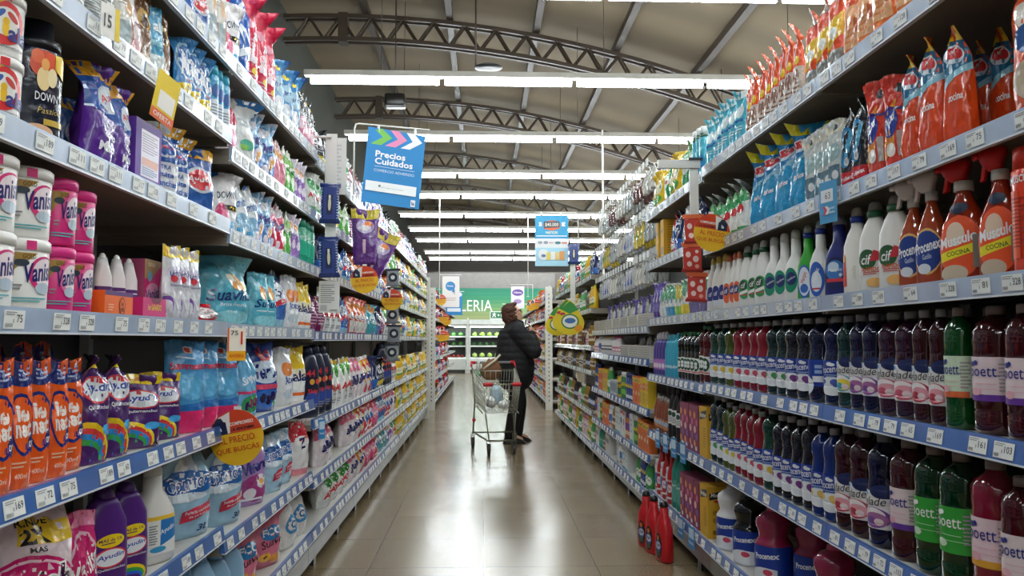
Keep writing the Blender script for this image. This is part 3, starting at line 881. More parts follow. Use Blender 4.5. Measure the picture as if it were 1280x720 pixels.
flatb('ayudin', 'stain_remover_bottle', 'purple stain remover bottle with round yellow and rainbow label', '#51247a', '#45206a', None,
      [('e', .02, .52, .3, .06, '#f2d21c'), T('MAS de 1X', .02, .53, .5, .03, '#3a2060', 0, .03, 0, .4), fine(-.18, .49, .2, .51, 1, '#3a2060'), ('e', .02, .37, .36, .09, '#d83c48'), ('e', .02, .37, .32, .075, '#e9edf2'), T('Ayudin', .02, .38, .58, .055, '#2c4aa8', .05, .04, .2, .4), T('Quitamanchas', .05, .27, .6, .025, '#f0f0f0', 0, .02, 0, .4),
       ('e', -.1, .08, .45, .11, '#f2d21c'), ('e', -.1, .07, .4, .085, '#3aa84c'), ('e', -.1, .06, .35, .06, '#2c6ad0'), ('e', -.1, .05, .3, .04, '#51247a')], a=.07, b=.034, H=.265, neck=.16, cap_h=.1)
flatb('bleach', 'stain_remover_bottle', 'white waisted bottle with yellow and blue square label', '#e4e2dc', '#dedcd6', None,
      [('r', -.36, .1, .4, .48, '#f0efea'), ('r', -.36, .44, .4, .48, '#f2c83c'), ('p', [(-.05, .18), (.4, .25), (.4, .44), (-.05, .44)], '#2c7ac0'), T('Ayudin', .14, .33, .42, .06, '#f4f4f4', .3, .03, .2, .4), ('e', -.1, .15, .2, .03, '#3a9ac8'), fine(-.32, .2, -.12, .4, 8)], a=.055, b=.04, H=.28, neck=.36)
flatb('drain', 'drain_cleaner_jug', 'red drain cleaner jug with black cap and oval label', '#c01a22', '#171717', None,
      [('e', .02, .27, .27, .21, '#1a1a22'), ('e', .02, .26, .22, .1, '#3c5a9c'), ('e', .02, .27, .2, .06, '#cfd8e4'), T('Vim', .02, .28, .34, .07, '#2c3c84', .1, .05, .2, .4), ('e', .0, .14, .18, .045, '#48564c'), ('e', .02, .4, .1, .04, '#d8702c')], a=.056, b=.033, H=.285, neck=.3, cap_h=.09)
flatb('ariel_jug', 'liquid_detergent_jug', 'dark navy liquid detergent jug with red lettering', '#161d38', '#1a2344', None,
      [T('44', -.1, .62, .4, .1, '#c8323c', 0, .04, 0, .5), ('e', -.05, .5, .12, .04, '#d8a03c'), ('e', .22, .5, .1, .04, '#d84048'), ('e', .0, .25, .36, .12, '#2c4a9c'), T('Skip', .0, .36, .5, .08, '#d83c38', 0, .04, 0, .5), fine(-.2, .1, .25, .2, 3)], a=.085, b=.05, H=.3, neck=.16)
flatb('jug_cyan', 'fabric_softener_bottle', 'light blue fabric softener bottle', '#8fb8d8', '#6aa0d0', None,
      [('e', 0, .3, .36, .16, '#e4edf4'), T('Comfort', 0, .32, .6, .07, '#2c4aa8', .1, .04, .2, .4)], a=.06, b=.036, H=.25, neck=.2)
flatb('purple_w', 'cleaner_bottle', 'purple cleaner bottle with white shoulder', '#4a3a8c', '#d9d8de', None, [('e', 0, .25, .36, .13, '#b87ac0'), ('e', -.1, .22, .18, .06, '#f0e0ea')], a=.036, b=.03, H=.26, neck=.25, cap_h=.22)
flatb('cyan_b', 'cleaner_bottle', 'turquoise cleaner bottle', '#35a8c4', '#48b4cc', None, [T('Blem', 0, .25, .7, .07, '#e8f4f8', .1, .03, .2, .3)], a=.034, b=.028, H=.26, neck=.2, cap_h=.16)
flatb('teal_b', 'cleaner_bottle', 'teal green tall cleaner bottle', '#1d8a78', '#1f7a6c', None, [('e', 0, .3, .34, .2, '#58a898'), T('Magistral', 0, .4, .6, .05, '#e4f2ee', .1, .02, .2, .3)], a=.045, b=.033, H=.31, neck=.2)
flatb('red_lav', 'cleaner_bottle', 'slim red cleaner bottle with white lettering', '#b81f24', '#c42a2c', None, [T('Limpia', 0, .45, .6, .06, '#f0e4e4', 0, .04, .1, .3), ('e', 0, .3, .3, .08, '#f0d8d8'), T('Vim', 0, .3, .35, .05, '#b81f24', 0, .03, 0, .3), ('r', -.3, .1, .3, .14, '#f0e4e4')], a=.036, b=.028, H=.29, neck=.3)
flatb('brown_b', 'wax_bottle', 'copper brown floor wax bottle', '#8a4a34', '#b8b0a8', None, [('e', 0, .28, .38, .13, '#c88a5c'), ('e', 0, .3, .28, .06, '#a8c4dc')], a=.036, b=.03, H=.24, neck=.22)
flatb('black_w', 'cleaner_bottle', 'black cleaner bottle with large white label', '#15171c', '#20242c', None, [('r', -.44, .3, .46, .58, '#e8e8e4'), ('e', -.1, .5, .22, .05, '#24503c'), fine(-.35, .33, .4, .44, 5)], a=.04, b=.034, H=.27, neck=.25)
flatb('gold_b', 'oil_bottle', 'golden brown oil cleaner bottle with pale label', '#9a7420', '#3a2c1c', None, [('r', -.4, .2, .4, .5, '#e0d4b4'), ('e', 0, .36, .28, .07, '#7a3c20')], a=.034, b=.03, H=.25, neck=.3)
flatb('dark_b', 'shoe_polish_bottle', 'black bottle with blue oval label', '#17181c', '#22242a', None, [('e', 0, .35, .34, .16, '#3c6ab0'), ('e', 0, .36, .24, .1, '#e4e8ee'), fine(-.2, .1, .2, .16, 2, '#c8a850')], a=.034, b=.028, H=.22, neck=.25)
flatb('green_b', 'dish_soap_bottle', 'bright green dish soap bottle', '#3f9c50', '#e4e4de', None, [('e', 0, .35, .34, .15, '#e8f0e4'), T('Ala', 0, .38, .4, .07, '#1d6a3c', 0, .03)], a=.034, b=.026, H=.23, neck=.25)
flatb('yellow_b', 'dish_soap_bottle', 'yellow lemon dish soap bottle', '#e8b820', '#f0d850', None, [('e', 0, .35, .36, .16, '#f4ecc4'), T('Ala', 0, .38, .4, .07, '#2c5aa8', 0, .03), ('e', 0, .2, .25, .05, '#3f9c50')], a=.036, b=.028, H=.24, neck=.25)
flatb('white_b', 'cleaner_bottle', 'small white bottle with dark label', '#dcdcd8', '#c8a878', None, [('r', -.4, .25, .4, .5, '#404450'), ('e', 0, .38, .25, .06, '#e8e8e4')], a=.03, b=.025, H=.17, neck=.28)
flatb('pink_b', 'cleaner_bottle', 'small pink capped bottle with white label', '#e8e0e0', '#c84a80', None, [('r', -.4, .2, .4, .45, '#d88098'), ('e', 0, .3, .25, .06, '#e8e8e4')], a=.03, b=.025, H=.17, neck=.28)
flatb('mini_bleach', 'stain_remover_bottle', 'small white bottle with purple and orange foot', '#e9e8e6', '#f2f2f0', None, [('r', -.5, .22, .5, .48, '#5a2c74'), ('r', -.5, .0, .5, .22, '#e86a20'), fine(-.35, .28, .35, .44, 3, '#e9dff0')], a=.022, b=.016, H=.15, neck=.2, cap_h=.3)
# jugs with handles for the base shelf
def biground(key, desc, liquid, capc, H=.26, fin='liquid'):
    R = .062
    rings = [(0, 0, R * .9, R * .9, 2.4), (.01, 0, R, R, 2.4), (.53 * H, 0, R, R, 2.4), (.56 * H, 0, R * .94, R * .94, 2.2), (.62 * H, 0, R * .8, R * .8, 2), (.68 * H, 0, R * .86, R * .86, 2), (.78 * H, 0, R * .97, R * .97, 2), (.86 * H, 0, R * .93, R * .93, 2), (.93 * H, 0, R * .6, R * .6, 2), (.96 * H, 0, R * .3, R * .3, 2)]
    bottle(key, 'floor_cleaner_jug', desc, H, rings, liquid, [(.955 * H, 0, R * .34, R * .34, 2), (H, 0, R * .32, R * .32, 2)], capc, (.1 * H, .52 * H, '#1a3c9c'),
           [('e', .15, .1, .6, .14, '#e6e8ec'), ('e', .2, .18, .14, .04, '#d84a68'), T('Procenex', .12, .39, .7, .08, '#f5f7fa', .12, .05, .2, .47), fine(-.4, .26, -.25, .46, 7, '#8fa8d8')], fin)
biground('jug_pink', 'fat pink floor cleaner jug with blue label', '#d8386e', '#e05a84')
biground('jug_white', 'fat white bleach jug with blue label', '#dfe0e0', '#e4e4e4', fin='plastic')
biground('jug_dark', 'fat black-green floor cleaner jug with blue label', '#0e1c1c', '#16201e')

# trigger sprays
def spray(key, desc, base, fin, headc, label, art, a=.058, b=.036, H=.2, name='spray_bottle'):
    rings = [(0, 0, a * .92, b * .88, 3), (.01, 0, a, b, 3), (H * .4, 0, a, b, 2.8), (H * .62, 0, a * .9, b, 2.6), (H * .8, 0, a * .55, b * .8, 2.3), (H * .92, 0, a * .34, b * .55, 2), (H, 0, a * .3, a * .3, 2)]
    hd = MB(); hm = mat(headc, 'plastic')
    z = H
    hd.loft([(z + .022, -0.012, .020, .016, 3), (z + .04, -0.02, .032, .017, 3.5), (z + .06, -0.02, .042, .018, 4), (z + .075, -0.016, .036, .015, 4)], hm, 14)
    tr = MB(); tr.add([(-.045, -.007, z + .05), (-.034, -.007, z + .052), (-.045, -.007, z + .005), (-.056, -.007, z + .0), (-.045, .007, z + .05), (-.034, .007, z + .052), (-.045, .007, z + .005), (-.056, .007, z + .0)],
                      [(0, 1, 2, 3), (5, 4, 7, 6), (0, 4, 5, 1), (3, 2, 6, 7), (0, 3, 7, 4), (1, 5, 6, 2)], hm)
    nz = MB(); nz.tube([(-.058, 0, z + .063), (-.078, 0, z + .062)], .009, hm, 8)
    bottle(key, name, desc, H, rings, base, [(H - .002, 0, a * .38, a * .38, 2), (H + .022, 0, a * .36, a * .36, 2)], '#dcd8d0', label, art, fin, extra=[('spray_head', hd), ('trigger', tr), ('nozzle', nz)])
spray('spray_procenex', 'clear orange glass cleaner spray bottle with blue oval label', '#ff7040', 'liquid', '#e8dcd4', None,
      [('e', 0, .4, .47, .27, '#e8b46a'), ('e', 0, .4, .45, .24, '#24408c'), T('Procenex', 0, .46, .82, .13, '#f5f7fa', .18, .05, .2, .5), T('Gatillo', 0, .34, .3, .06, '#cfd8ea', .1, .02, 0, .5), ('e', -.1, .2, .22, .06, '#d8dde4')], a=.05, H=.225)
spray('spray_musculo', 'orange kitchen degreaser spray bottle with red trigger', '#f04a22', 'liquid', '#d8201c', None,
      [('e', .02, .38, .46, .34, '#f2592a'), ('e', -.05, .52, .2, .13, '#e8d0b8'), T('Musculo', -.02, .46, .8, .12, '#f5f7fa', .2, .06, .2, .5), ('p', [(-.4, .22), (.35, .32), (.38, .42), (-.4, .32)], '#f0e02c'), T('COCINA', 0, .32, .5, .05, '#3a6a2c', .14, .04, 0, .5), ('e', -.1, .1, .3, .09, '#c8b8a0'), ('r', .3, .15, .42, .5, '#8c8478'),
       ('e', 0, .8, .2, .06, '#20304c')], a=.066, H=.225)

# aerosols
def aero(key, desc, base, capc, art, R=.03, H=.24, name='aerosol_can'):
    rings = [(0, 0, R * .96, R * .96, 2), (.004, 0, R, R, 2), (H * .8, 0, R, R, 2), (H * .83, 0, R * .85, R * .85, 2)]
    bottle(key, name, desc, H, rings, base, [(H * .81, 0, R * .9, R * .9, 2), (H * .985, 0, R * .86, R * .86, 2), (H, 0, R * .7, R * .7, 2)], capc, None, art, 'film', cat='spray can')
aero('aero_cyan', 'cyan starch spray can', '#2a9cc8', '#2fa8c8', [('r', -.5, .1, .5, .4, '#d8e4ee'), ('e', 0, .55, .3, .12, '#1c5aa0'), fine(-.3, .14, .3, .34, 4)])
aero('aero_redorange', 'tall red-orange furniture aerosol can', '#e03a1c', '#d82c18', [T('MUSCULO', 0, .74, .8, .06, '#f4f0ec', .1, .05, .2, .25), ('r', -.42, .12, -.1, .65, '#e8582c'), fine(-.4, .2, .1, .6, 14, '#a82818'), ('r', .15, .06, .42, .22, '#f0ece4')], R=.031, H=.27)
aero('aero_cyan2', 'turquoise toilet cleaner can with white cap and green ring', '#42b6cc', '#dfe6e4', [('r', -.5, .78, .5, .86, '#1c5a44'), ('e', 0, .3, .34, .14, '#2a86c0')], R=.026, H=.24)
aero('raid_y', 'yellow and black insecticide can', '#d8b420', '#242424', [('r', -.5, .1, .5, .35, '#1c6a38'), T('Raid', 0, .55, .8, .14, '#1c1c1c', .2, .05, .2, .25)], H=.21)
aero('raid_b', 'blue insecticide can with yellow lettering', '#1e3a8c', '#1a2c6c', [T('Raid', 0, .55, .8, .14, '#f0d020', .2, .05, .2, .25), ('r', -.5, .08, .5, .2, '#d8dde4')], H=.21)
aero('raid_g', 'green insecticide can with yellow lettering', '#1f7a40', '#e4e2da', [T('Raid', 0, .55, .8, .14, '#f0d020', .2, .05, .2, .25), ('e', 0, .25, .35, .1, '#7ac04c')], H=.21)
aero('aero_purple', 'aerosol can in orange and purple', '#c87848', '#5a3a74', [('e', 0, .5, .36, .14, '#7a3c8c'), ('e', 0, .25, .3, .08, '#e8c8a0')], H=.2)
aero('aero_white', 'white air freshener can with blue print', '#e0e0dc', '#cfd8e0', [('e', 0, .45, .3, .16, '#3c78c0'), ('r', -.3, .15, .3, .2, '#c84848')], H=.2)
aero('jar_small', 'small lilac plastic jar', '#caa0c4', '#d8b4d0', [('r', -.4, .1, .4, .5, '#d8dcd8'), T('poett', 0, .35, .5, .08, '#46485c')], R=.034, H=.15, name='plastic_jar')

# tubs
def tub(key, desc, R, H, base, lid, art, stripe=None):
    rings = [(0, 0, R * .93, R * .93, 2), (.006, 0, R * .96, R * .96, 2), (H * .83, 0, R, R, 2), (H * .85, 0, R * .94, R * .94, 2)]
    bottle(key, 'powder_tub', desc, H, rings, base, [(H * .84, 0, R * 1.05, R * 1.05, 2), (H * .97, 0, R * 1.05, R * 1.05, 2), (H, 0, R * .97, R * .97, 2)], lid, None, art, 'plastic', cat='tub', seg=28)
    if stripe:
        m_ = MB(); m_.loft([(0, 0, .001, .001, 2)] * 0 + [(H * .845, 0, R * 1.052, R * 1.052, 2), (H * .968, 0, R * 1.052, R * 1.052, 2)], mat(lid, 'plastic'), 28, caps=False)
        P = []
        for j in range(5):
            t = -math.pi / 2 - 0.16 + 0.08 * j
            P.append(t)
        vs = [(R * 1.055 * math.cos(t), R * 1.055 * math.sin(t), z) for z in (H * .845, H * .97) for t in P]
        m_ = MB(); m_.add(vs, [(j, j + 1, 6 + j, 5 + j) for j in range(4)], mat(stripe, 'ink'), True)
        KINDS[key].parts.append(('lid_seal', m_.mesh('lid_seal'), None))
VAN = lambda acc: [('p', [(-.35, .42), (-.35, .8), (.12, .8), (-.2, .6)], '#a8843c'), T('GOLD', -.02, .75, .22, .06, '#4a3418', 0, .02, 0, .9), ('e', -.14, .66, .12, .05, '#2a3a44'), ('e', .27, .52, .3, .25, acc), ('e', .29, .54, .25, .2, '#f6e6ec'),
                   T('Vanish', .2, .55, .58, .26, '#22286c', .14, .05, .3, .9), ('e', .25, .32, .16, .08, '#b8c8d4'), fine(-.48, .2, -.37, .75, 16, '#9a8f96'), fine(-.3, .12, .35, .2, 2, '#5ab0b8'), fine(-.25, .28, -.12, .38, 2, '#8c8f94')]
tub('vanish_white', 'large white powder tub with gold and pink label', .056, .15, '#ecebe6', '#efeeea', VAN('#d8387c'), '#d8387c')
tub('vanish_pink', 'pink powder tub with gold label', .05, .145, '#d8287c', '#e0348a', VAN('#e878a8'))
tub('ala_tub', 'white powder tub with red, blue and yellow flower label', .052, .15, '#eceae6', '#efeeea',
    [('e', -.05, .5, .42, .34, '#d8282c'), ('p', [(-.5, .62), (0, .84), (-.3, .88), (-.5, .8)], '#f0c020'), ('e', .0, .52, .26, .22, '#f0ede6'), ('e', -.12, .62, .12, .05, '#2c5ab0', .6), ('e', .12, .6, .12, .05, '#c83c3c', -.6), ('e', .0, .42, .06, .13, '#f0c020'), ('e', .0, .52, .06, .06, '#e8b81c'), T('ala', .25, .36, .42, .24, '#2a3484', 0, .06, 0, .9), T('Quitamanchas', .1, .14, .6, .05, '#3a3c48', 0, .02, 0, .9)], '#d8282c')
# big dark bottle with flowers
bottle('downy_dark', 'fabric_softener_bottle', 'black-capped dark fabric softener bottle with orange flowers', .235,
       [(0, 0, .04, .034, 2.5), (.008, 0, .044, .037, 2.5), (.16, 0, .045, .038, 2.5), (.175, 0, .043, .037, 2.3), (.18, 0, .036, .034, 2.2)], '#1c2236',
       [(.178, 0, .042, .037, 2.2), (.198, 0, .042, .037, 2.2), (.199, 0, .03, .028, 2), (.235, 0, .03, .028, 2)], '#10121a', None,
       [('e', .0, .62, .28, .12, '#d84c28'), ('e', -.14, .68, .12, .06, '#e8683c'), ('e', .12, .66, .13, .07, '#e8542c'), ('e', -.02, .5, .13, .1, '#f0d49a'), ('e', .15, .52, .1, .08, '#f2e0b0'), ('e', .0, .62, .08, .05, '#f4b060'), ('p', [(.2, .6), (.5, .5), (.5, .74), (.2, .72)], '#e8c420'),
        T('DOWNY', .1, .35, .55, .07, '#e8e8ea', 0, .02, 0, .4), T('Passion', .12, .24, .5, .05, '#c8b060', .05, .0, .3, .4), ('r', .0, .12, .5, .17, '#c8a83c'), ('e', -.1, .06, .3, .06, '#e8b890')], 'film')

# ---------------------------------------------------------------- pouches: left rack
pouch('net', 'detergent_pouch', 'orange liquid detergent pouch with navy top band', .125, .215, .075, '#f0601c',
      [('r', -.5, .8, .5, 1, '#1c2c78'), fine(-.1, .84, .42, .95, 3, '#aeb8d8'), ('e', .0, .5, .42, .25, '#1c2c78'), ('e', .0, .5, .37, .22, '#f0601c'), T('ie', .02, .585, .42, .13, '#f8f2ea', 0, .07, 0, .58), T('net', .02, .46, .62, .13, '#f8f2ea', 0, .07, 0, .58), ('e', .3, .34, .13, .07, '#1c2c78'), T('OXI', .3, .34, .17, .05, '#f8f2ea', 0, .05, 0, .58), fine(-.35, .16, .1, .22, 2, '#f6c8a0'), T('400ml', -.05, .1, .4, .04, '#f6d8c0', 0, .02, 0, .58)], seed=1, belly=.25)
pouch('net_tall', 'detergent_pouch', 'tall orange liquid detergent pouch with navy top band', .125, .25, .08, '#ee5c1a',
      [('r', -.5, .76, .5, 1, '#1c2c78'), fine(-.2, .8, .42, .93, 3, '#aeb8d8'), ('e', .0, .47, .42, .23, '#1c2c78'), ('e', .0, .47, .37, .2, '#ee5c1a'), T('ie', .02, .54, .42, .12, '#f8f2ea', 0, .07, 0, .5), T('net', .02, .43, .62, .12, '#f8f2ea', 0, .07, 0, .5), fine(-.35, .13, .1, .2, 2, '#f6c8a0')], seed=3, belly=.25, tip=.5)
AYU = [('r', -.5, .87, .5, 1, '#e8c81c'), T('MAS 20% DTO', 0, .93, .7, .05, '#b8342c', 0, .04, 0, .7), ('e', 0, .66, .42, .13, '#d83c48'), ('e', 0, .66, .38, .11, '#e9edf2'), T('Ayudin', .0, .67, .72, .11, '#2c4aa8', .06, .05, .2, .7), T('Quitamanchas', 0, .5, .66, .045, '#f0eef4', 0, .02, 0, .7),
       ('e', -.35, .08, .62, .3, '#f0d01c'), ('e', -.37, .07, .58, .26, '#d83c38'), ('e', -.39, .06, .54, .22, '#2c8ad0'), ('e', -.41, .05, .5, .18, '#3aa84c'), ('e', -.43, .04, .46, .14, '#4a2168'), ('r', -.5, .0, .5, .03, '#4a2168'), ('e', .2, .3, .18, .05, '#3aa0d8')]
pouch('ayu_small', 'stain_remover_pouch', 'small purple stain remover pouch with yellow top and rainbow', .11, .15, .055, '#4a2168', AYU, seed=4, belly=.25)
pouch('ayu_big', 'stain_remover_pouch', 'big crumpled purple stain remover pouch with yellow top', .15, .23, .09, '#4a2168', AYU, seed=5, tip=1.0)
pouch('ayu_uqm', 'stain_remover_pouch', 'pointed purple and blue stain remover pouch with gold tip', .12, .2, .07, '#5a2a94',
      [('p', [(-.5, .55), (.5, .45), (.5, 1), (-.5, 1)], '#2a5cb0'), ('r', -.5, .85, .5, 1, '#e8a828'), ('e', .1, .66, .3, .13, '#d8dfe8'), T('Ayudin', .1, .67, .5, .09, '#c83c48', .3, .05, .2, .6), T('ULTRA', .05, .4, .5, .06, '#f4f2f6', 0, .03, 0, .6), T('Quita', .05, .3, .55, .09, '#f4f2f6', 0, .06, 0, .6), T('Manchas', .05, .19, .72, .09, '#f4f2f6', 0, .06, 0, .6)], seed=6, narrow=.45, tip=.6)
pouch('ayu_white', 'stain_remover_pouch', 'white and blue stain remover pouch with gold top', .13, .19, .07, '#e8ebf0',
      [('r', -.5, .45, .5, 1, '#2458a8'), ('r', -.5, .84, .5, 1, '#e0a428'), ('e', .0, .64, .36, .13, '#cfd8e4'), ('e', 0, .64, .3, .1, '#2458a8'), T('Ayudin', .0, .65, .64, .09, '#e84048', .1, .05, .2, .7), T('ULTRA', -.1, .38, .46, .06, '#2a5cb0', 0, .03, 0, .7), T('Quita', -.05, .28, .55, .08, '#2a5cb0', 0, .06, 0, .7), T('Manchas', .0, .17, .72, .08, '#2a5cb0', 0, .06, 0, .7)], seed=8, tip=.6)
carton('ayu_purplebox', 'refill_pack', 'flat purple pack with white instruction panel', .13, .15, .04, '#5c2c98', [('r', -.3, .12, .4, .86, '#d8d0e0'), fine(-.26, .5, .36, .82, 8, '#8a7a9a'), ('r', -.26, .3, .36, .42, '#c87a5a'), fine(-.26, .15, .36, .28, 4, '#5a7aa8')], cat='pack')
pouch('ayu_blue', 'stain_remover_pouch', 'blue stain remover pouch with orange top strip', .13, .16, .06, '#1f57a4', [('r', -.5, .84, .5, 1, '#e0a428'), ('e', 0, .5, .36, .2, '#cfd8e4'), ('e', 0, .5, .3, .16, '#d84048'), T('Ayudin', .0, .5, .7, .13, '#f4f4f6', .1, .05, .2, .8)], seed=9)
pouch('vanish_bag', 'stain_remover_pouch', 'white and silver stain remover pouch with yellow top and purple swirl', .13, .19, .065, '#dcdce2',
      [('r', -.5, .84, .5, 1, '#f0d01c'), T('SI NO TE SALE', .0, .92, .7, .05, '#c83c48', 0, .03, 0, .7), ('e', 0, .62, .4, .12, '#c8c4d8'), T('Vanish', .05, .64, .66, .12, '#2a2c74', .15, .05, .3, .7), ('e', -.1, .56, .16, .05, '#d83c48'), T('Quitamanchas', .05, .47, .7, .035, '#4a3a84', 0, .02, 0, .7), ('p', [(-.5, .36), (-.1, .28), (.3, .05), (.5, .0), (-.5, .0), (-.5, .3)], '#c8c8d0'), ('e', -.4, .2, .26, .12, '#7a4aa8'), ('e', -.44, .17, .24, .1, '#dcdce2'), T('450 g', .2, .14, .35, .05, '#8a8a94', 0, .03, 0, .7)], seed=10)
carton('vanish_box', 'display_carton', 'tall pink and gold display carton standing over cut-out tray', .1, .17, .06, '#c8206c', [('r', -.5, .68, .5, 1, '#a8844c'), T('GOLD', -.1, .92, .4, .06, '#f0e4c8', 0, .03, 0, .6), ('e', -.2, .72, .14, .09, '#6aa0b8'), ('p', [(-.5, .5), (.5, .95), (.5, .5)], '#d8287c'), ('e', 0, .42, .45, .2, '#e8a0c0'), T('Vanish', 0, .44, .84, .18, '#22286c', .2, .05, .3, .6), ('e', .1, .28, .2, .06, '#b8c8d8'), fine(-.3, .12, .3, .17, 1, '#f0c8d8')], side=[('r', -.5, 0, .5, 1, '#a84a70')])
carton('vanish_tray', 'display_tray', 'low pink display tray with yellow lettering', .13, .055, .06, '#d02474', [T('1er LAVADO', 0, .55, .6, .3, '#f0d820', 0, .03, 0, 2.3), ('p', [(-.2, 1), (-.1, .75), (.2, .75), (.3, 1)], '#7a1848')])
carton('net_tray', 'display_tray', 'low orange display tray with purple stripe and round emblem', .13, .06, .07, '#ef6a1c', [('r', -.5, .82, .5, 1, '#5a2c74'), ('e', .1, .42, .11, .36, '#7a3a14'), ('e', .1, .42, .09, .3, '#ef6a1c'), T('ie', .1, .52, .09, .2, '#7a3a14', 0, .05, 0, 2), T('net', .1, .3, .12, .2, '#7a3a14', 0, .05, 0, 2), fine(-.4, .2, -.2, .5, 3, '#f6b080')])
pouch('suavi_big', 'fabric_softener_pouch', 'big turquoise fabric softener pouch with navy script lettering', .2, .215, .1, '#58b4cc',
      [('p', [(-.2, .65), (.3, .5), (.5, .7), (.5, 1), (-.1, 1)], '#7cc4d4'), ('e', .12, .62, .16, .12, '#e89a48'), ('e', .22, .56, .1, .08, '#f0c46c'), ('e', .0, .66, .08, .07, '#e8e8d8'), T('Suavina', -.02, .44, .84, .17, '#1c3478', .04, .03, .3, .93), T('Brisa Fresca', .0, .3, .5, .05, '#e8f4f8', 0, .02, .2, .93), ('e', 0, .12, .38, .1, '#8cd0dc'), T('450 ml', -.02, .2, .2, .04, '#e8f4f8', 0, .02, 0, .93), ('p', [(-.5, .85), (-.3, .9), (-.2, 1), (-.5, 1)], '#e8d04c')], seed=12, tip=.4)
pouch('suavi', 'fabric_softener_pouch', 'turquoise fabric softener pouch with orange flower and navy script', .13, .2, .075, '#5ab6cc',
      [('e', .1, .64, .24, .13, '#e89a48'), ('e', .0, .6, .12, .08, '#f4d890'), T('Sua', .0, .44, .74, .15, '#1c3478', .04, .03, .3, .65), fine(-.3, .28, .3, .32, 1, '#e8f4f8'), ('e', 0, .12, .4, .1, '#8cd0dc')], seed=13)
pouch('softblue', 'fabric_softener_pouch', 'tall light blue fabric softener pouch with pink foot and red lettering', .14, .235, .08, '#4c9ad0',
      [('r', -.5, .0, .5, .24, '#e02c6c'), ('p', [(-.5, .24), (.5, .24), (.5, .34), (-.5, .3)], '#2a6cb4'), T('Suavemente', .0, .73, .86, .085, '#d8243c', .03, .06, .1, .6), ('e', 0, .9, .1, .04, '#f0ecec'), ('e', 0, .9, .07, .028, '#d8443c'), fine(-.25, .8, .3, .83, 1, '#e0ecf4'), ('e', 0, .5, .42, .14, '#5cacd8')], seed=14)
pouch('softberry', 'fabric_softener_pouch', 'light blue pouch with berries and green leaf', .11, .22, .07, '#6cb2dc',
      [('e', .0, .22, .4, .14, '#3a9a5c'), ('e', -.12, .2, .14, .07, '#3a2468'), ('e', .12, .24, .14, .07, '#8a2450'), T('Suave', .0, .6, .82, .12, '#f0f4f8', .2, .05, .2, .5), ('r', -.5, .38, .5, .42, '#e4487c')], seed=15, tip=.5)
pouch('heroe', 'detergent_pouch', 'blue detergent bag with red flower, white lettering and blackberries', .16, .225, .09, '#1c4aa8',
      [('e', .05, .84, .26, .12, '#c82c38'), ('e', .1, .9, .14, .07, '#e86a70'), ('e', .0, .58, .48, .17, '#cfe0f0'), T('Heroe', .0, .59, .88, .22, '#1a2878', .06, .06, .2, .72), ('r', -.5, .33, .5, .4, '#e04c6c'), ('e', .0, .18, .5, .14, '#2c6cc0'), ('e', -.15, .2, .1, .07, '#1a1440'), ('e', .03, .17, .1, .07, '#1a1440'), ('e', .2, .22, .1, .07, '#241a54'), ('e', .3, .12, .12, .04, '#3a9a5c')], seed=16)
pouch('ala_yellow', 'detergent_pouch', 'yellow and white detergent pouch', .11, .2, .07, '#f0c81c',
      [('r', -.5, .0, .5, .5, '#eef0f0'), ('e', .0, .5, .5, .1, '#f0e8c0'), T('ala', .0, .46, .82, .2, '#1c2468', 0, .07, 0, .58), ('e', .1, .8, .2, .1, '#f4dc60'), ('r', -.5, .1, .5, .16, '#e86a2c')], seed=17)
pouch('white_bottlebag', 'detergent_pouch', 'white detergent pouch with thin orange print', .1, .2, .07, '#e6e8ea', [('e', .0, .62, .3, .12, '#e88c48'), T('Ace', .0, .44, .6, .13, '#2c4a9c', .1, .04, .2, .5), ('e', 0, .2, .3, .09, '#c8d4dc'), ('r', -.5, .9, .5, 1, '#d8e4ec')], seed=18)
pouch('vanish_2x', 'stain_remover_pouch', 'large pale pink 2x stain remover bag with magenta oval', .27, .25, .11, '#e6d2d8',
      [('p', [(-.1, .72), (.5, .70), (.5, .94), (-.05, .94)], '#f0c828'), T('RINDE', .08, .88, .34, .055, '#26201c', 0, .04, 0, .83), T('2X', .08, .775, .3, .12, '#26201c', 0, .08, 0, .83), T('MAS', .1, .675, .16, .04, '#26201c', 0, .04, 0, .83), ('e', .02, .4, .46, .24, '#c81c68'), ('e', .02, .4, .43, .21, '#f0c4d4'), ('e', .02, .4, .41, .19, '#c81c68'), T('Vanish', .0, .4, .86, .26, '#f8f6f6', .12, .16, .3, .83), T('Vanish', .0, .4, .82, .23, '#3a1840', .12, .03, .3, .83), ('r', -.5, .0, .5, .1, '#d8a0b4')], seed=19, tip=.5)
pouch('vanish_pinkbag', 'stain_remover_pouch', 'magenta stain remover bag with white script', .13, .2, .08, '#d82a78', [('e', 0, .5, .44, .3, '#f0c4d4'), ('e', 0, .5, .4, .26, '#c81c68'), T('Vanish', .0, .5, .84, .2, '#f8f6f6', .3, .05, .3, .65), ('r', -.5, .85, .5, 1, '#e888ac')], seed=20)
CMF = lambda: [('e', -.1, .88, .18, .1, '#e8eef4', 1.2), ('e', .1, .86, .2, .09, '#d0deec', -.8), ('e', .02, .66, .46, .15, '#2a6cb8'), T('Comfort', .0, .67, .86, .2, '#f6f8fa', .18, .12, .25, .7), T('Comfort', .0, .67, .82, .17, '#2156a8', .18, .02, .25, .7), ('p', [(-.2, .2), (.5, .3), (.5, .43), (-.2, .34)], '#c8304c'), T('Perfecta combinacion', .14, .33, .56, .04, '#f4e8ec', .08, .02, 0, .7), T('de perfume y', .12, .275, .4, .035, '#f4e8ec', .08, .02, 0, .7), T('3L', .2, .12, .2, .08, '#2a3c64', .1, .04, .2, .7), ('e', -.1, .5, .4, .05, '#d8e6f0')]
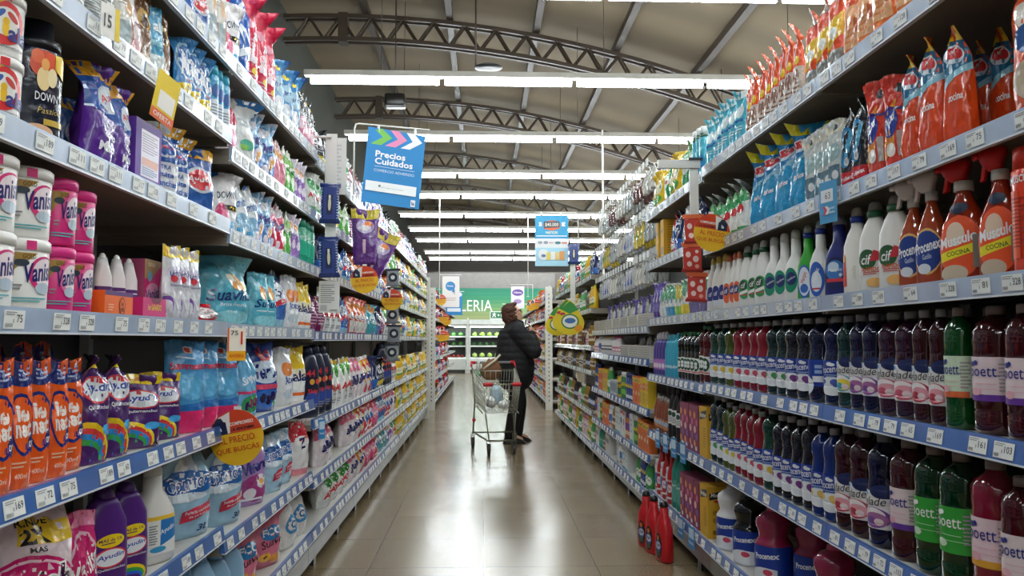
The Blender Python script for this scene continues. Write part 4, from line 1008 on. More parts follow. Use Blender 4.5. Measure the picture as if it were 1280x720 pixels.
pouch('comfort', 'fabric_softener_pouch', 'pale blue fabric softener pouch with white script and red banner', .17, .2, .1, '#9cc4dc', CMF(), seed=21, tip=.5, belly=.4)
pouch('comfort_small', 'fabric_softener_pouch', 'small pale blue softener pouch with white script', .12, .19, .075, '#a8cce0', CMF(), seed=22, belly=.4)
VIV = lambda c, c2, tc='#2a2c84': [('p', [(-.5, .68), (.1, .74), (.5, .9), (.5, 1), (-.5, 1)], '#e8e6ee'), ('e', .0, .25, .46, .2, c2), ('e', .15, .34, .2, .1, '#f0e4ec'), ('e', .15, .34, .09, .045, '#e8a848'), ('e', -.2, .18, .16, .08, '#f0e4ec'), T('Vivere', .0, .56, .86, .17, tc, .18, .09, .2, .6), ('r', -.4, .08, .2, .11, '#f2f0f4')]
pouch('viv_purple', 'fabric_softener_pouch', 'lilac and magenta softener pouch with navy script', .13, .21, .08, '#b48cc8', VIV('#b48cc8', '#a83c84'), seed=23, tip=.7)
pouch('viv_blue', 'fabric_softener_pouch', 'blue softener pouch with navy script and blue flower', .13, .205, .08, '#7cb4dc', VIV('#7cb4dc', '#2a74bc') + [('e', .05, .25, .1, .05, '#c88a3c')], seed=24, tip=.4)
pouch('viv_red', 'fabric_softener_pouch', 'pink-red softener pouch with navy script', .12, .2, .075, '#e4567c', VIV('#e4567c', '#d8284c'), seed=25, tip=.5)
pouch('viv_redtall', 'fabric_softener_pouch', 'tall crimson pouch with white script and peaked top', .115, .3, .07, '#dc1c4c', [T('Vivere', .0, .45, .84, .14, '#f4f4f8', 1.0, .05, .2, .45), ('e', .0, .7, .3, .05, '#f0a8bc'), ('r', -.3, .28, .2, .36, '#f0dce4'), fine(-.3, .1, .3, .2, 3, '#f0a8bc'), ('e', .1, .2, .2, .04, '#f0c83c'), ('r', -.5, .93, .5, 1, '#e8486c')], seed=26, tip=1.2, narrow=.25)
pouch('lime', 'fabric_softener_pouch', 'white pouch with green leaves', .11, .19, .07, '#e4ecd8', [('e', .0, .3, .45, .25, '#5cb84c'), ('e', .1, .34, .2, .1, '#e8f4d8'), ('e', .0, .72, .3, .09, '#8cc46c'), T('Vivere', .0, .55, .8, .12, '#2c7a3c', .15, .05, .2, .6)], seed=27, tip=.4)
pouch('lilac', 'fabric_softener_pouch', 'white pouch with violet flowers', .11, .19, .07, '#e4dcec', [('e', .0, .3, .45, .25, '#9a6cc4'), ('e', .1, .34, .2, .1, '#f0e4f4'), ('e', .0, .75, .3, .09, '#e8a45c'), T('Vivere', .0, .55, .8, .12, '#6a3c9c', .15, .05, .2, .6)], seed=28, tip=.4)
pouch('pinkp', 'fabric_softener_pouch', 'pale pink pouch with orange top motif', .11, .19, .07, '#f0d0d4', [('e', .0, .3, .45, .25, '#e88ca0'), ('e', .0, .75, .3, .1, '#e8a45c'), T('Vivere', .0, .55, .8, .12, '#c83c64', .15, .05, .2, .6)], seed=29, tip=.4)
pouch('downy_w', 'fabric_softener_pouch', 'white pouch with pink tulip and dark lettering', .13, .21, .075, '#eae8ea', [T('DOWNY', .05, .62, .7, .12, '#24405c', .1, .04, .2, .6), ('e', -.2, .32, .2, .16, '#e0447c'), ('e', -.1, .28, .14, .12, '#f08cac'), ('r', -.1, .38, .5, .46, '#202020'), T('4x1', .2, .42, .3, .06, '#f0d01c', 0, .04, 0, .6), ('p', [(-.5, .85), (0, 1), (-.5, 1)], '#2468b0'), ('e', .2, .15, .2, .06, '#48a0d0')], seed=30, tip=.4)
pouch('comf_w', 'fabric_softener_pouch', 'white and blue pouch with blue script', .12, .21, .075, '#e6ecf0', [T('Comfort', .0, .62, .86, .16, '#2468b0', .15, .05, .25, .6), ('e', .0, .3, .36, .14, '#8cbcdc'), ('r', -.3, .12, .2, .18, '#48a0d0'), ('r', -.5, .92, .5, 1, '#3c80c0')], seed=31, tip=.4)
pouch('white_blueedge', 'fabric_softener_pouch', 'white pouch with blue edges and small leaf', .13, .2, .07, '#eaeeee', [('r', -.5, .9, .5, 1, '#2474b8'), ('r', -.5, 0, -.44, 1, '#2474b8'), ('r', .44, 0, .5, 1, '#2474b8'), ('e', .0, .3, .24, .08, '#5cb89c'), ('e', -.08, .26, .16, .04, '#8ccc5c'), fine(-.25, .55, .25, .7, 2, '#c8d4dc')], seed=32, tip=1.0)
pouch('pink_blueedge', 'fabric_softener_pouch', 'pouch with pink rose picture and blue border', .13, .2, .07, '#eadfe6', [('r', -.44, .52, .44, .94, '#c83c5c'), ('e', 0, .72, .26, .15, '#e88ca0'), ('e', .05, .74, .12, .07, '#c82c4c'), ('r', -.5, .93, .5, 1, '#24509c'), ('e', .0, .3, .4, .14, '#e878a8'), ('r', -.3, .12, .3, .15, '#a83c6c')], seed=33, tip=1.1)
pouch('ace_blue', 'detergent_pouch', 'blue and silver pouch with big white lettering and yellow foot', .15, .21, .085, '#3c86c4', [('e', .0, .62, .48, .3, '#a8cce4'), ('e', .0, .62, .42, .25, '#2a68b0'), T('Ace', .02, .6, .8, .4, '#f2f6fa', .06, .09, .1, .7), T('Floral', .1, .34, .4, .05, '#c83c4c', 0, .04, 0, .7), ('p', [(-.5, .08), (.5, .16), (.5, .32), (-.5, .24)], '#f0d020'), T('10x1', .1, .22, .4, .07, '#2a3468', .08, .05, 0, .7), ('r', -.5, 0, .5, .08, '#1c3c84')], seed=34, tip=.7)
pouch('bluewave', 'detergent_pouch', 'deep blue pouch with white wave pattern', .1, .27, .07, '#1c5cb8', [('e', -.1, .7, .3, .1, '#e4ecf4', .6), ('e', -.05, .68, .22, .07, '#1c5cb8', .6), ('e', .1, .4, .3, .12, '#e4ecf4', -.5), ('e', .12, .38, .22, .08, '#1c5cb8', -.5), ('r', -.5, .88, .5, .94, '#cfdcec'), ('p', [(-.3, .2), (.3, .3), (.3, .38), (-.3, .28)], '#d8e4f0')], seed=35, tip=.6, narrow=.1)
pouch('beige_tall', 'detergent_pouch', 'tall silver-white pouch with faint printing', .09, .24, .055, '#dcd8d0', [('e', .1, .6, .2, .12, '#e0b48c'), ('r', -.4, .12, .1, .4, '#b8c8cc'), fine(-.35, .6, .2, .85, 6, '#b4aca4'), ('r', .2, .1, .4, .5, '#c87c74')], seed=36, tip=.3)
pouch('brown_gold', 'detergent_pouch', 'brown and gold pouch with fan motif', .09, .19, .05, '#7a5434', [('e', 0, .7, .35, .15, '#c8a050'), ('e', 0, .66, .22, .1, '#4a2c1c'), ('r', -.5, 0, .5, .2, '#e0d8c8')], seed=37)
pouch('ltblue_al', 'detergent_pouch', 'light blue pouch with white lettering', .09, .21, .055, '#4ca4cc', [T('al', 0, .72, .6, .16, '#f0f4f4', 0, .07, 0, .5), ('r', -.5, 0, .5, .3, '#d8e4e4'), ('r', -.5, .42, .5, .5, '#88c8dc')], seed=38)
pouch('text_grey', 'detergent_pouch', 'grey-white pouch back covered in small print', .12, .22, .06, '#c8cac8', [fine(-.4, .1, .4, .85, 22, '#7c8484')], seed=39)
pouch('blue_ysticker', 'fabric_softener_pouch', 'blue-edged pouch with yellow sticker', .12, .25, .07, '#3c8cc8', [('r', -.5, .93, .5, 1, '#1c5cac'), ('r', .42, 0, .5, 1, '#1c5cac'), ('e', -.05, .84, .24, .05, '#f0d81c'), ('e', .0, .55, .4, .15, '#a8d0e4'), T('Vivere', 0, .56, .76, .1, '#22408c', .1, .05, .2, .5), ('e', -.1, .25, .3, .12, '#e4ecf4')], seed=40, tip=.6)
pouch('black_pink', 'fabric_softener_pouch', 'slim black and pink pouch with white lettering', .09, .23, .05, '#1e1e26', [('r', -.5, .0, .5, .42, '#d87c9c'), ('e', 0, .3, .3, .1, '#f0ccd8'), T('Ultra', 0, .75, .7, .1, '#e0e0e4', .4, .03, 0, .4), ('e', 0, .88, .2, .04, '#d8b43c')], seed=41, tip=.8)
aero('teal_green', 'green fabric spray bottle', '#149a78', '#1c8a6c', [('r', -.5, .2, .5, .5, '#18ac88'), T('Lysoform', 0, .6, .8, .06, '#e4f4f0', 0, .03, 0, .25)], R=.038, H=.22, name='spray_can')
pouch('ariel', 'detergent_bag', 'white detergent bag with green leaves and red lettering', .17, .225, .09, '#ecedea', [('e', -.1, .76, .16, .2, '#4ca848', .5), ('e', .08, .7, .13, .18, '#2e8a38', -.5), ('e', .0, .82, .08, .14, '#8ccc6c', .1), ('e', .22, .85, .1, .14, '#5cb84c', -.7), T('ARIEL', .0, .42, .84, .15, '#d02c34', .0, .08, .15, .75), T('BLANCO', .05, .3, .44, .05, '#3c4464', 0, .03, 0, .75), fine(-.25, .1, .25, .2, 2, '#a8acb4'), ('r', -.5, .92, .5, 1, '#f0c828')], seed=42)
pouch('ariel_flop', 'detergent_bag', 'slumped white detergent bag with green leaves and red lettering', .19, .19, .12, '#ecedea', [('e', -.1, .72, .14, .2, '#4ca848', .5), ('e', .12, .66, .12, .18, '#2e8a38', -.5), ('e', .3, .7, .1, .14, '#5cb84c', -.7), T('ARIEL', .0, .38, .84, .18, '#d02c34', .08, .08, .15, 1), T('CLASICO', .05, .2, .4, .05, '#3c4464', 0, .03, 0, 1)], seed=43, tip=.6, belly=.45)
pouch('ala_pink', 'detergent_bag', 'pink and white detergent bag with navy lettering', .18, .22, .11, '#e8dcde', [('p', [(-.5, .6), (.1, .72), (.5, .55), (.5, 1), (-.5, 1)], '#e06c8c'), ('e', .1, .8, .2, .08, '#f0b8c8'), T('ala', .0, .46, .76, .22, '#1c2468', .1, .08, .2, .82), ('p', [(-.12, .25), (-.06, .25), (-.06, .31), (-.12, .31)], '#1c2468'), fine(-.02, .26, .3, .3, 1, '#5c5c74'), T('2,7L', .2, .14, .24, .05, '#5c5c74', 0, .03, 0, .82)], seed=44, belly=.4)
pouch('skip_multi', 'detergent_bag', 'orange, red and white detergent bag with navy lettering', .16, .22, .1, '#e4e0dc', [('e', .0, .62, .46, .3, '#f08c1c'), ('e', .0, .55, .36, .2, '#f4e4c8'), ('e', .25, .8, .25, .15, '#d8283c'), ('e', -.28, .8, .2, .1, '#f0c81c'), T('Mas', .0, .52, .8, .2, '#1c2c7c', .12, .08, .2, .73), ('r', -.1, .05, .5, .26, '#d82c48'), ('r', .2, .05, .5, .4, '#2c4aa8')], seed=45, belly=.4)
pouch('orange_bag', 'detergent_bag', 'big orange-red detergent bag with white and blue lower panel', .18, .225, .1, '#dc3c18', [('e', .05, .6, .4, .2, '#f08430'), ('e', .0, .48, .42, .12, '#f0ece4'), T('Ala matic', .05, .48, .8, .12, '#1c2c7c', .1, .06, .2, .8), ('r', -.36, .05, .1, .36, '#e8e4dc'), ('r', .1, .0, .32, .4, '#c81c3c'), ('r', .32, .0, .5, .45, '#1c4aa0'), ('p', [(-.2, .95), (0, .7), (.1, .72), (-.1, .97)], '#f0a040')], seed=46, tip=.4)
pouch('mag_bag', 'detergent_bag', 'dark magenta detergent bag with fine white print', .15, .17, .08, '#7c1c58', [fine(-.4, .2, .4, .8, 7, '#c898b8'), ('r', -.5, .88, .5, 1, '#5c1444')], seed=47)
pouch('red_bag', 'detergent_bag', 'red detergent bag with white and blue swirl', .15, .21, .09, '#d01c34', [('e', .05, .5, .36, .2, '#eceef0'), ('e', .1, .46, .26, .13, '#2c6cb8'), ('p', [(-.4, .1), (.2, .16), (.3, .3), (-.2, .22)], '#f0ece8'), ('e', -.2, .8, .2, .08, '#e86c7c')], seed=48, tip=.5)
pouch('bluemix', 'detergent_bag', 'blue and white detergent bag with red stripe', .15, .21, .09, '#2460ac', [('e', .0, .6, .4, .2, '#e4ecf2'), ('p', [(-.5, .3), (.5, .5), (.5, .6), (-.5, .4)], '#d83044'), T('Zorro', .0, .62, .7, .14, '#1c2c7c', .1, .05, .2, .7), ('r', -.5, .0, .5, .15, '#8cc0dc')], seed=49, tip=.4)
pouch('teal_bag', 'detergent_bag', 'teal detergent bag with orange top', .16, .21, .1, '#3aa4b4', [('e', .0, .85, .3, .14, '#f0941c'), ('e', .0, .5, .4, .16, '#dcecec'), T('Suave', .0, .5, .7, .12, '#1c4c84', .1, .05, .2, .7)], seed=50, tip=.4)
pouch('pink_bag', 'detergent_bag', 'hot pink detergent bag', .15, .2, .09, '#dc3c74', [('e', .0, .5, .4, .2, '#f09cb8'), T('Suave', .0, .5, .7, .14, '#f4f0f4', .1, .05, .2, .7), ('r', -.5, 0, .5, .12, '#a81c4c')], seed=51, tip=.5)
pouch('eco_pink', 'fabric_softener_pouch', 'rose pink softener pouch with yellow flowers and blue emblem', .16, .23, .1, '#d8748c', [('e', .1, .58, .3, .13, '#2c7cb8'), T('ECO', .1, .6, .5, .13, '#f0f4f8', .1, .07, .1, .7), T('Suave', .08, .42, .66, .12, '#4c2438', .1, .02, .3, .7), ('e', -.15, .2, .16, .08, '#f0b43c'), ('e', .15, .14, .16, .08, '#e89c2c'), ('e', -.15, .2, .06, .03, '#7c3c20'), ('e', -.1, .85, .2, .06, '#e8a8b8')], seed=52, tip=.4)
pouch('white_swirl', 'fabric_softener_pouch', 'white pouch with blue swirl and orange corner', .13, .21, .08, '#e6e4e0', [('e', .0, .45, .32, .18, '#3c8cc4'), ('e', .0, .45, .22, .12, '#e6e4e0'), ('e', -.25, .88, .2, .08, '#e8942c'), T('C', .0, .45, .24, .14, '#2468a8', 0, .06)], seed=53, tip=.5)
pouch('red_white2', 'detergent_pouch', 'white and red pouch with navy lettering', .12, .2, .07, '#e8e6e6', [('r', -.5, .62, .5, 1, '#d42c3c'), ('e', .0, .62, .4, .1, '#f0ecec'), T('Z', .0, .58, .4, .2, '#24285c', .1, .06, .2, .6), ('r', -.5, .0, .5, .12, '#e88c94')], seed=54)
pouch('yellow_pouch', 'dish_soap_pouch', 'yellow lemon pouch', .12, .2, .07, '#ecc21c', [('e', .0, .55, .38, .18, '#f4ecc0'), T('Ala', .0, .57, .5, .12, '#2c6a3c', .1, .05, .2, .6), ('e', .0, .25, .3, .1, '#5ca83c')], seed=55, tip=.4)
pouch('green_pouch', 'dish_soap_pouch', 'green pouch with white oval', .12, .2, .07, '#2c9c58', [('e', .0, .5, .38, .18, '#e4f0e4'), ('r', -.5, .84, .5, 1, '#8ccc7c'), T('Ala', .0, .52, .5, .12, '#c82c38', .1, .05, .2, .6)], seed=56, tip=.6)
pouch('black_pouch', 'laundry_pouch', 'black pouch with white and yellow print', .13, .2, .07, '#1c1e26', [('e', .0, .62, .34, .15, '#e4e4e8'), ('e', .0, .62, .2, .08, '#1c1e26'), ('r', -.5, .1, .5, .25, '#e0c42c'), fine(-.3, .32, .3, .42, 2, '#b8b8c0')], seed=57, tip=.7)
pouch('green_white', 'laundry_pouch', 'white pouch with green and red stripes', .11, .2, .06, '#e4e8e2', [('e', .0, .7, .36, .14, '#3ca458'), T('Ariel', .0, .46, .8, .12, '#d02c34', .1, .05, .2, .55), ('r', -.5, .1, .5, .2, '#7cc08c')], seed=58, tip=.5)
pouch('pale_pink', 'laundry_pouch', 'pale pink and white pouch', .12, .19, .07, '#f0c4c8', [('e', .0, .5, .38, .2, '#f4ecec'), ('r', -.5, .8, .5, 1, '#e88c98'), T('Woolite', .0, .5, .7, .1, '#8c3c64', .1, .04, .2, .6)], seed=59, tip=.5)
pouch('navy_pouch', 'laundry_pouch', 'navy pouch with white swirl', .13, .22, .08, '#18285c', [('e', .0, .5, .3, .2, '#e4e8f0'), ('e', .03, .5, .24, .16, '#18285c'), ('r', -.5, .05, .5, .3, '#2c6cc0')], seed=60, tip=.5)
pouch('red_flat', 'wipes_pack', 'red and white pack lying on the shelf edge', .16, .05, .12, '#d42434', [('e', 0, .5, .3, .3, '#f0ecec')], seed=61, top=1.02)

# ---------------------------------------------------------------- pouches: right rack
pouch('orange_refill', 'cleaner_refill_pouch', 'orange peaked refill pouch with white and brown foot', .1, .25, .05, '#f05a20', [('r', -.5, .0, .5, .42, '#d8ccc0'), ('e', .0, .3, .3, .1, '#8c5c44'), fine(-.3, .08, .3, .18, 2, '#7c4c34'), ('e', .1, .5, .2, .06, '#f0c81c'), T('Ceramicol', .0, .66, .8, .07, '#f4ece4', 1.2, .04, .1, .4)], seed=70, tip=1.3, narrow=.5, belly=.2)
pouch('orange_big', 'cleaner_refill_pouch', 'big clear orange refill pouch with pale panel', .13, .24, .075, '#f47828', [('r', -.42, .15, .3, .62, '#f4b884'), T('OFERTA', -.05, .66, .6, .06, '#d82c1c', .05, .05, 0, .55), fine(-.35, .2, .2, .5, 5, '#e88c54'), ('r', .1, .3, .36, .46, '#c8643c'), ('r', -.5, .9, .5, 1, '#f08c4c')], seed=71, tip=.6)
pouch('orange_yellow', 'cleaner_refill_pouch', 'orange refill pouch with yellow and grey lower picture', .12, .26, .06, '#ee5420', [('p', [(-.5, .2), (.5, .4), (.5, .66), (-.5, .5)], '#f0c42c'), ('r', -.5, .0, .5, .24, '#8c8c84'), ('e', .1, .42, .2, .07, '#e8ece4'), ('r', -.5, .8, .5, 1, '#d8d0c8'), ('e', -.1, .88, .16, .04, '#f0a030')], seed=72, tip=1.0, narrow=.2)
pouch('cyan_refill', 'cleaner_refill_pouch', 'turquoise refill pouch with white top', .11, .22, .055, '#4cbcd4', [('r', -.5, .85, .5, 1, '#d8ecec'), ('e', .0, .6, .34, .12, '#e0f0f2'), ('r', -.3, .4, .3, .45, '#2468b0'), ('r', -.5, .0, .5, .12, '#2c94b8'), fine(-.3, .2, .3, .34, 3, '#c8e8ec')], seed=73, tip=.8, narrow=.15)
def pmus(key, c1, desc, word='cocina', c2='#1c6c94', ctop='#f0d018', seed=74):
    pouch(key, 'cleaner_refill_pouch', desc, .12, .235, .085, c1, [('p', [(-.5, .5), (.5, .66), (.5, .87), (-.5, .87)], c2), ('r', -.5, .87, .5, 1, ctop), ('p', [(-.5, .5), (.5, .66), (.5, .6), (-.5, .44)], '#8cc4d8'), ('e', .02, .74, .34, .09, '#d8e4ec'), ('e', .02, .75, .28, .06, '#d83038'), T('Mr', .0, .77, .3, .05, '#f4f4f4', .3, .04, .2, .5), T(word, .1, .38, .5, .06, '#f4ece4', .05, .05, .1, .5), ('e', 0, .1, .4, .1, c1)], seed=seed, tip=.7, narrow=.2, belly=.25)
pmus('mus_orange', '#e24a18', 'orange kitchen refill pouch with yellow peaked top and blue band')
pmus('mus_blue', '#1c98cc', 'bright blue bathroom refill pouch with yellow peaked top', 'Baños', '#1c7cb8', '#e8dc2c', 75)
pouch('green_refill', 'cleaner_refill_pouch', 'green and white refill pouch with red mark', .11, .21, .06, '#e6e8e0', [('p', [(-.5, .4), (.5, .6), (.5, 1), (-.5, 1)], '#2c9c54'), ('e', .0, .45, .3, .08, '#d83038'), ('r', -.5, .0, .5, .12, '#2c9c54'), ('e', .1, .74, .2, .07, '#8ccc8c')], seed=76, tip=1.2, narrow=.4)
pouch('clear_sachet', 'sponge_pack', 'clear and white sachet with diamond mark', .1, .22, .05, '#ccd2ce', [('r', -.5, .82, .5, 1, '#dcd8c4'), ('e', .0, .89, .12, .04, '#2c3438'), ('e', .0, .55, .36, .12, '#9cb8b8'), ('r', -.35, .1, .35, .38, '#5c7c8c'), ('e', .1, .25, .2, .06, '#e0e4e0')], seed=77, tip=.4)
pouch('black_blue', 'cleaner_refill_pouch', 'black pouch with blue wave and red strip', .11, .23, .06, '#14161e', [('e', -.1, .5, .4, .25, '#2c84b8'), ('e', .0, .5, .3, .18, '#14161e'), ('e', .05, .48, .3, .13, '#4ca4cc', .7), ('r', -.5, .06, .5, .2, '#c82830'), T('Poliwax', .0, .13, .7, .05, '#f0ecec', .1, .04, 0, .5), ('e', 0, .32, .13, .05, '#e4e4e4')], seed=78, tip=.9, narrow=.25)
pouch('red_procenex', 'cleaner_refill_pouch', 'red refill pouch with blue emblem and orange window', .14, .24, .075, '#d63420', [('p', [(-.5, .1), (.1, .25), (.05, .75), (-.4, .5)], '#f09c3c'), ('e', -.14, .5, .34, .16, '#24409c'), T('Poxi', -.14, .52, .5, .12, '#f4f4f6', .5, .06, .2, .58), ('e', -.1, .22, .2, .07, '#f0e8dc'), ('e', .1, .86, .2, .05, '#34343c'), ('r', -.2, .62, .4, .65, '#3c246c'), ('r', .2, .15, .4, .4, '#b8b0a8')], seed=79, tip=.4)
pouch('big_clear_orange', 'cleaner_refill_pouch', 'large clear orange bag with blue and white emblem', .16, .26, .08, '#e8582c', [('e', -.1, .75, .3, .13, '#e8e0d4'), ('e', .0, .55, .4, .12, '#2c5c9c'), T('Mr', .0, .56, .4, .1, '#f4f4f4', .2, .05, .2, .6), ('e', .0, .25, .4, .16, '#c8b8a0'), ('r', -.5, .9, .5, 1, '#d8301c'), ('e', .3, .85, .14, .08, '#2c4c2c')], seed=80, tip=.5)
pouch('brush_purple', 'brush_pack', 'narrow violet hanging brush pack', .07, .19, .04, '#6c5cb0', [('r', -.5, 0, .5, .2, '#4c2c8c'), ('e', 0, .6, .3, .14, '#d8d4ec')], seed=81, tip=.4)
for k_, c_, dsc in (('sp_white', '#d8dcd8', 'white'), ('sp_blue', '#2c94c4', 'blue'), ('sp_lime', '#8cc43c', 'lime green'), ('sp_yellow', '#e8d02c', 'yellow'), ('sp_violet', '#7c74a8', 'grey-violet')):
    pouch(k_, 'cleaning_cloth_pack', 'cleaning cloth pack, %s foot and white top' % dsc, .085, .17, .04, '#dfe2dc', [('r', -.5, .0, .5, .3, c_), ('p', [(-.5, .7), (.5, .5), (.5, .8), (-.5, 1)], '#d8c84c' if k_ == 'sp_lime' else '#5ca87c'), ('e', 0, .5, .2, .1, c_)], seed=82 + len(k_), tip=.3)
carton('yellow_box', 'bin_bag_box', 'upright yellow box with small print side', .07, .24, .14, '#d8a41c', [('r', -.4, .1, .4, .3, '#8c6410'), T('BIN', 0, .7, .6, .1, '#3c2c14')], side=[fine(-.35, .1, .35, .9, 12, '#a87c14')])
carton('mortimer', 'cloth_box', 'tall yellow carton with black band', .13, .25, .12, '#dcaa2c', [('p', [(-.42, .72), (.46, .8), (.46, .95), (-.42, .87)], '#1c1a18'), T('Mortimer', .02, .835, .8, .1, '#f4f0e4', .04, .06, .3, .5), fine(.0, .2, .4, .6, 8, '#a87c1c')], side=[('p', [(-.42, .74), (.46, .82), (.46, .95), (-.42, .87)], '#1c1a18'), T('Mortimer', .02, .845, .8, .08, '#f4f0e4', .04, .05, .3, .5), ('e', .05, .72, .3, .035, '#c83c2c'), ('e', -.2, .5, .1, .05, '#b88820'), ('e', -.2, .35, .1, .05, '#b88820'), ('r', -.3, .08, .1, .16, '#8c6410'), fine(.0, .3, .4, .6, 8, '#a87c1c')])
carton('floral_box', 'scented_candle_box', 'carton printed with pink, orange and violet flowers', .09, .24, .1, '#8c3c5c', [('e', -.2, .8, .2, .08, '#f0943c'), ('e', .2, .65, .22, .08, '#d84c8c'), ('e', -.15, .5, .24, .08, '#f0c0c0'), ('e', .2, .35, .2, .08, '#7c4cac'), ('e', -.2, .2, .2, .07, '#f09c4c'), ('e', .1, .1, .2, .05, '#e8e0e8')], side=[('e', 0, .7, .3, .1, '#d86c4c'), ('e', 0, .35, .3, .1, '#6c3c8c')])
carton('orange_box', 'insecticide_box', 'orange and yellow pest control box with black lettering', .09, .2, .06, '#e87834', [('r', -.5, .78, .5, .95, '#f0d030'), T('RAID', 0, .86, .8, .1, '#1c1c1c', .05, .06), fine(-.35, .1, .35, .7, 9, '#b84424'), ('e', .1, .4, .2, .08, '#f0e0c8')])
carton('yellow_ins', 'insecticide_box', 'yellow pest control box with red lettering', .09, .2, .06, '#e4c02c', [('e', 0, .7, .42, .13, '#d83428'), T('OFF', 0, .7, .5, .1, '#f4f0e4', 0, .06), fine(-.35, .1, .35, .5, 6, '#9c7c1c')])
carton('white_box', 'bleach_tablet_box', 'white carton with teal ring emblem', .13, .21, .08, '#dcdfdc', [('e', 0, .5, .3, .16, '#4c98a0'), ('e', 0, .5, .22, .11, '#dcdfdc'), T('Pinoluz', 0, .8, .7, .08, '#2c5c8c'), ('r', -.5, .0, .5, .1, '#4c98a0')])
carton('red_white_box', 'air_freshener_box', 'white carton with red stripe', .1, .2, .08, '#dededa', [('p', [(-.2, .2), (.3, .6), (.3, .7), (-.2, .3)], '#c83838'), ('e', -.1, .6, .3, .13, '#3c4c6c'), ('r', -.5, .88, .5, 1, '#c84848')])
carton('white_tray', 'display_tray', 'long white wire-look display tray', .3, .09, .12, '#d2cfc4', [('r', -.48, .1 + i * .18, .48, .16 + i * .18, '#98948a') for i in range(5)] + [('r', -.48 + i * .06, .05, -.47 + i * .06, .95, '#98948a') for i in range(17)])
carton('grey_box', 'tool_box_pack', 'grey and white boxed pack', .12, .12, .08, '#c4c6c4', [('r', -.4, .2, .4, .8, '#8c9494'), ('r', .2, .1, .45, .9, '#2c6cb4')])
pouch('hang_grey', 'brush_pack', 'clear hanging pack with grey brush', .08, .17, .04, '#b4b8b4', [('r', -.4, .78, .4, 1, '#dcdcd6'), ('e', 0, .4, .3, .2, '#6c7474'), ('e', 0, .3, .2, .1, '#c0c4c0')], seed=90, tip=.3)
pouch('hang_blue', 'brush_pack', 'clear hanging pack with blue and violet handle', .08, .17, .04, '#c0c4cc', [('r', -.4, .8, .4, 1, '#dcdce0'), ('e', 0, .4, .25, .22, '#3c5cb0'), ('e', .05, .5, .12, .1, '#a874b8')], seed=91, tip=.3)
pouch('hang_white', 'cloth_pack', 'white hanging cloth pack', .09, .16, .05, '#d8d6cc', [('r', -.4, .8, .4, 1, '#e8e6dc'), ('e', 0, .4, .3, .2, '#b8b6a8')], seed=92, tip=.4)
pouch('hang_dark', 'tool_pack', 'hanging pack with dark red and brown contents', .09, .16, .05, '#7c5048', [('r', -.4, .78, .4, 1, '#e0dcd4'), ('e', 0, .35, .35, .2, '#5c2028')], seed=93, tip=.4)
pouch('hang_yellow', 'glove_pack', 'yellow and green hanging glove pack', .09, .18, .04, '#d8bc34', [('r', -.4, .8, .4, 1, '#e4e0c8'), ('e', 0, .4, .3, .2, '#5c9c4c')], seed=94, tip=.4)
# ---------------------------------------------------------------- stocking the racks
STOCK = []
def Yp(px, X):
    a = math.atan((px - 640) / FPX) + YAW
    return X / math.tan(a)
def put(kind, x, y, z, side, desc=None, where='', rot=0.0, scale=1.0, key=0, order=None, sz=None):
    STOCK.append(dict(k=kind, x=x, y=y, z=z, side=side, desc=desc or KINDS[kind].desc, where=where, rot=rot, s=scale, order=order if order is not None else y, sz=sz))

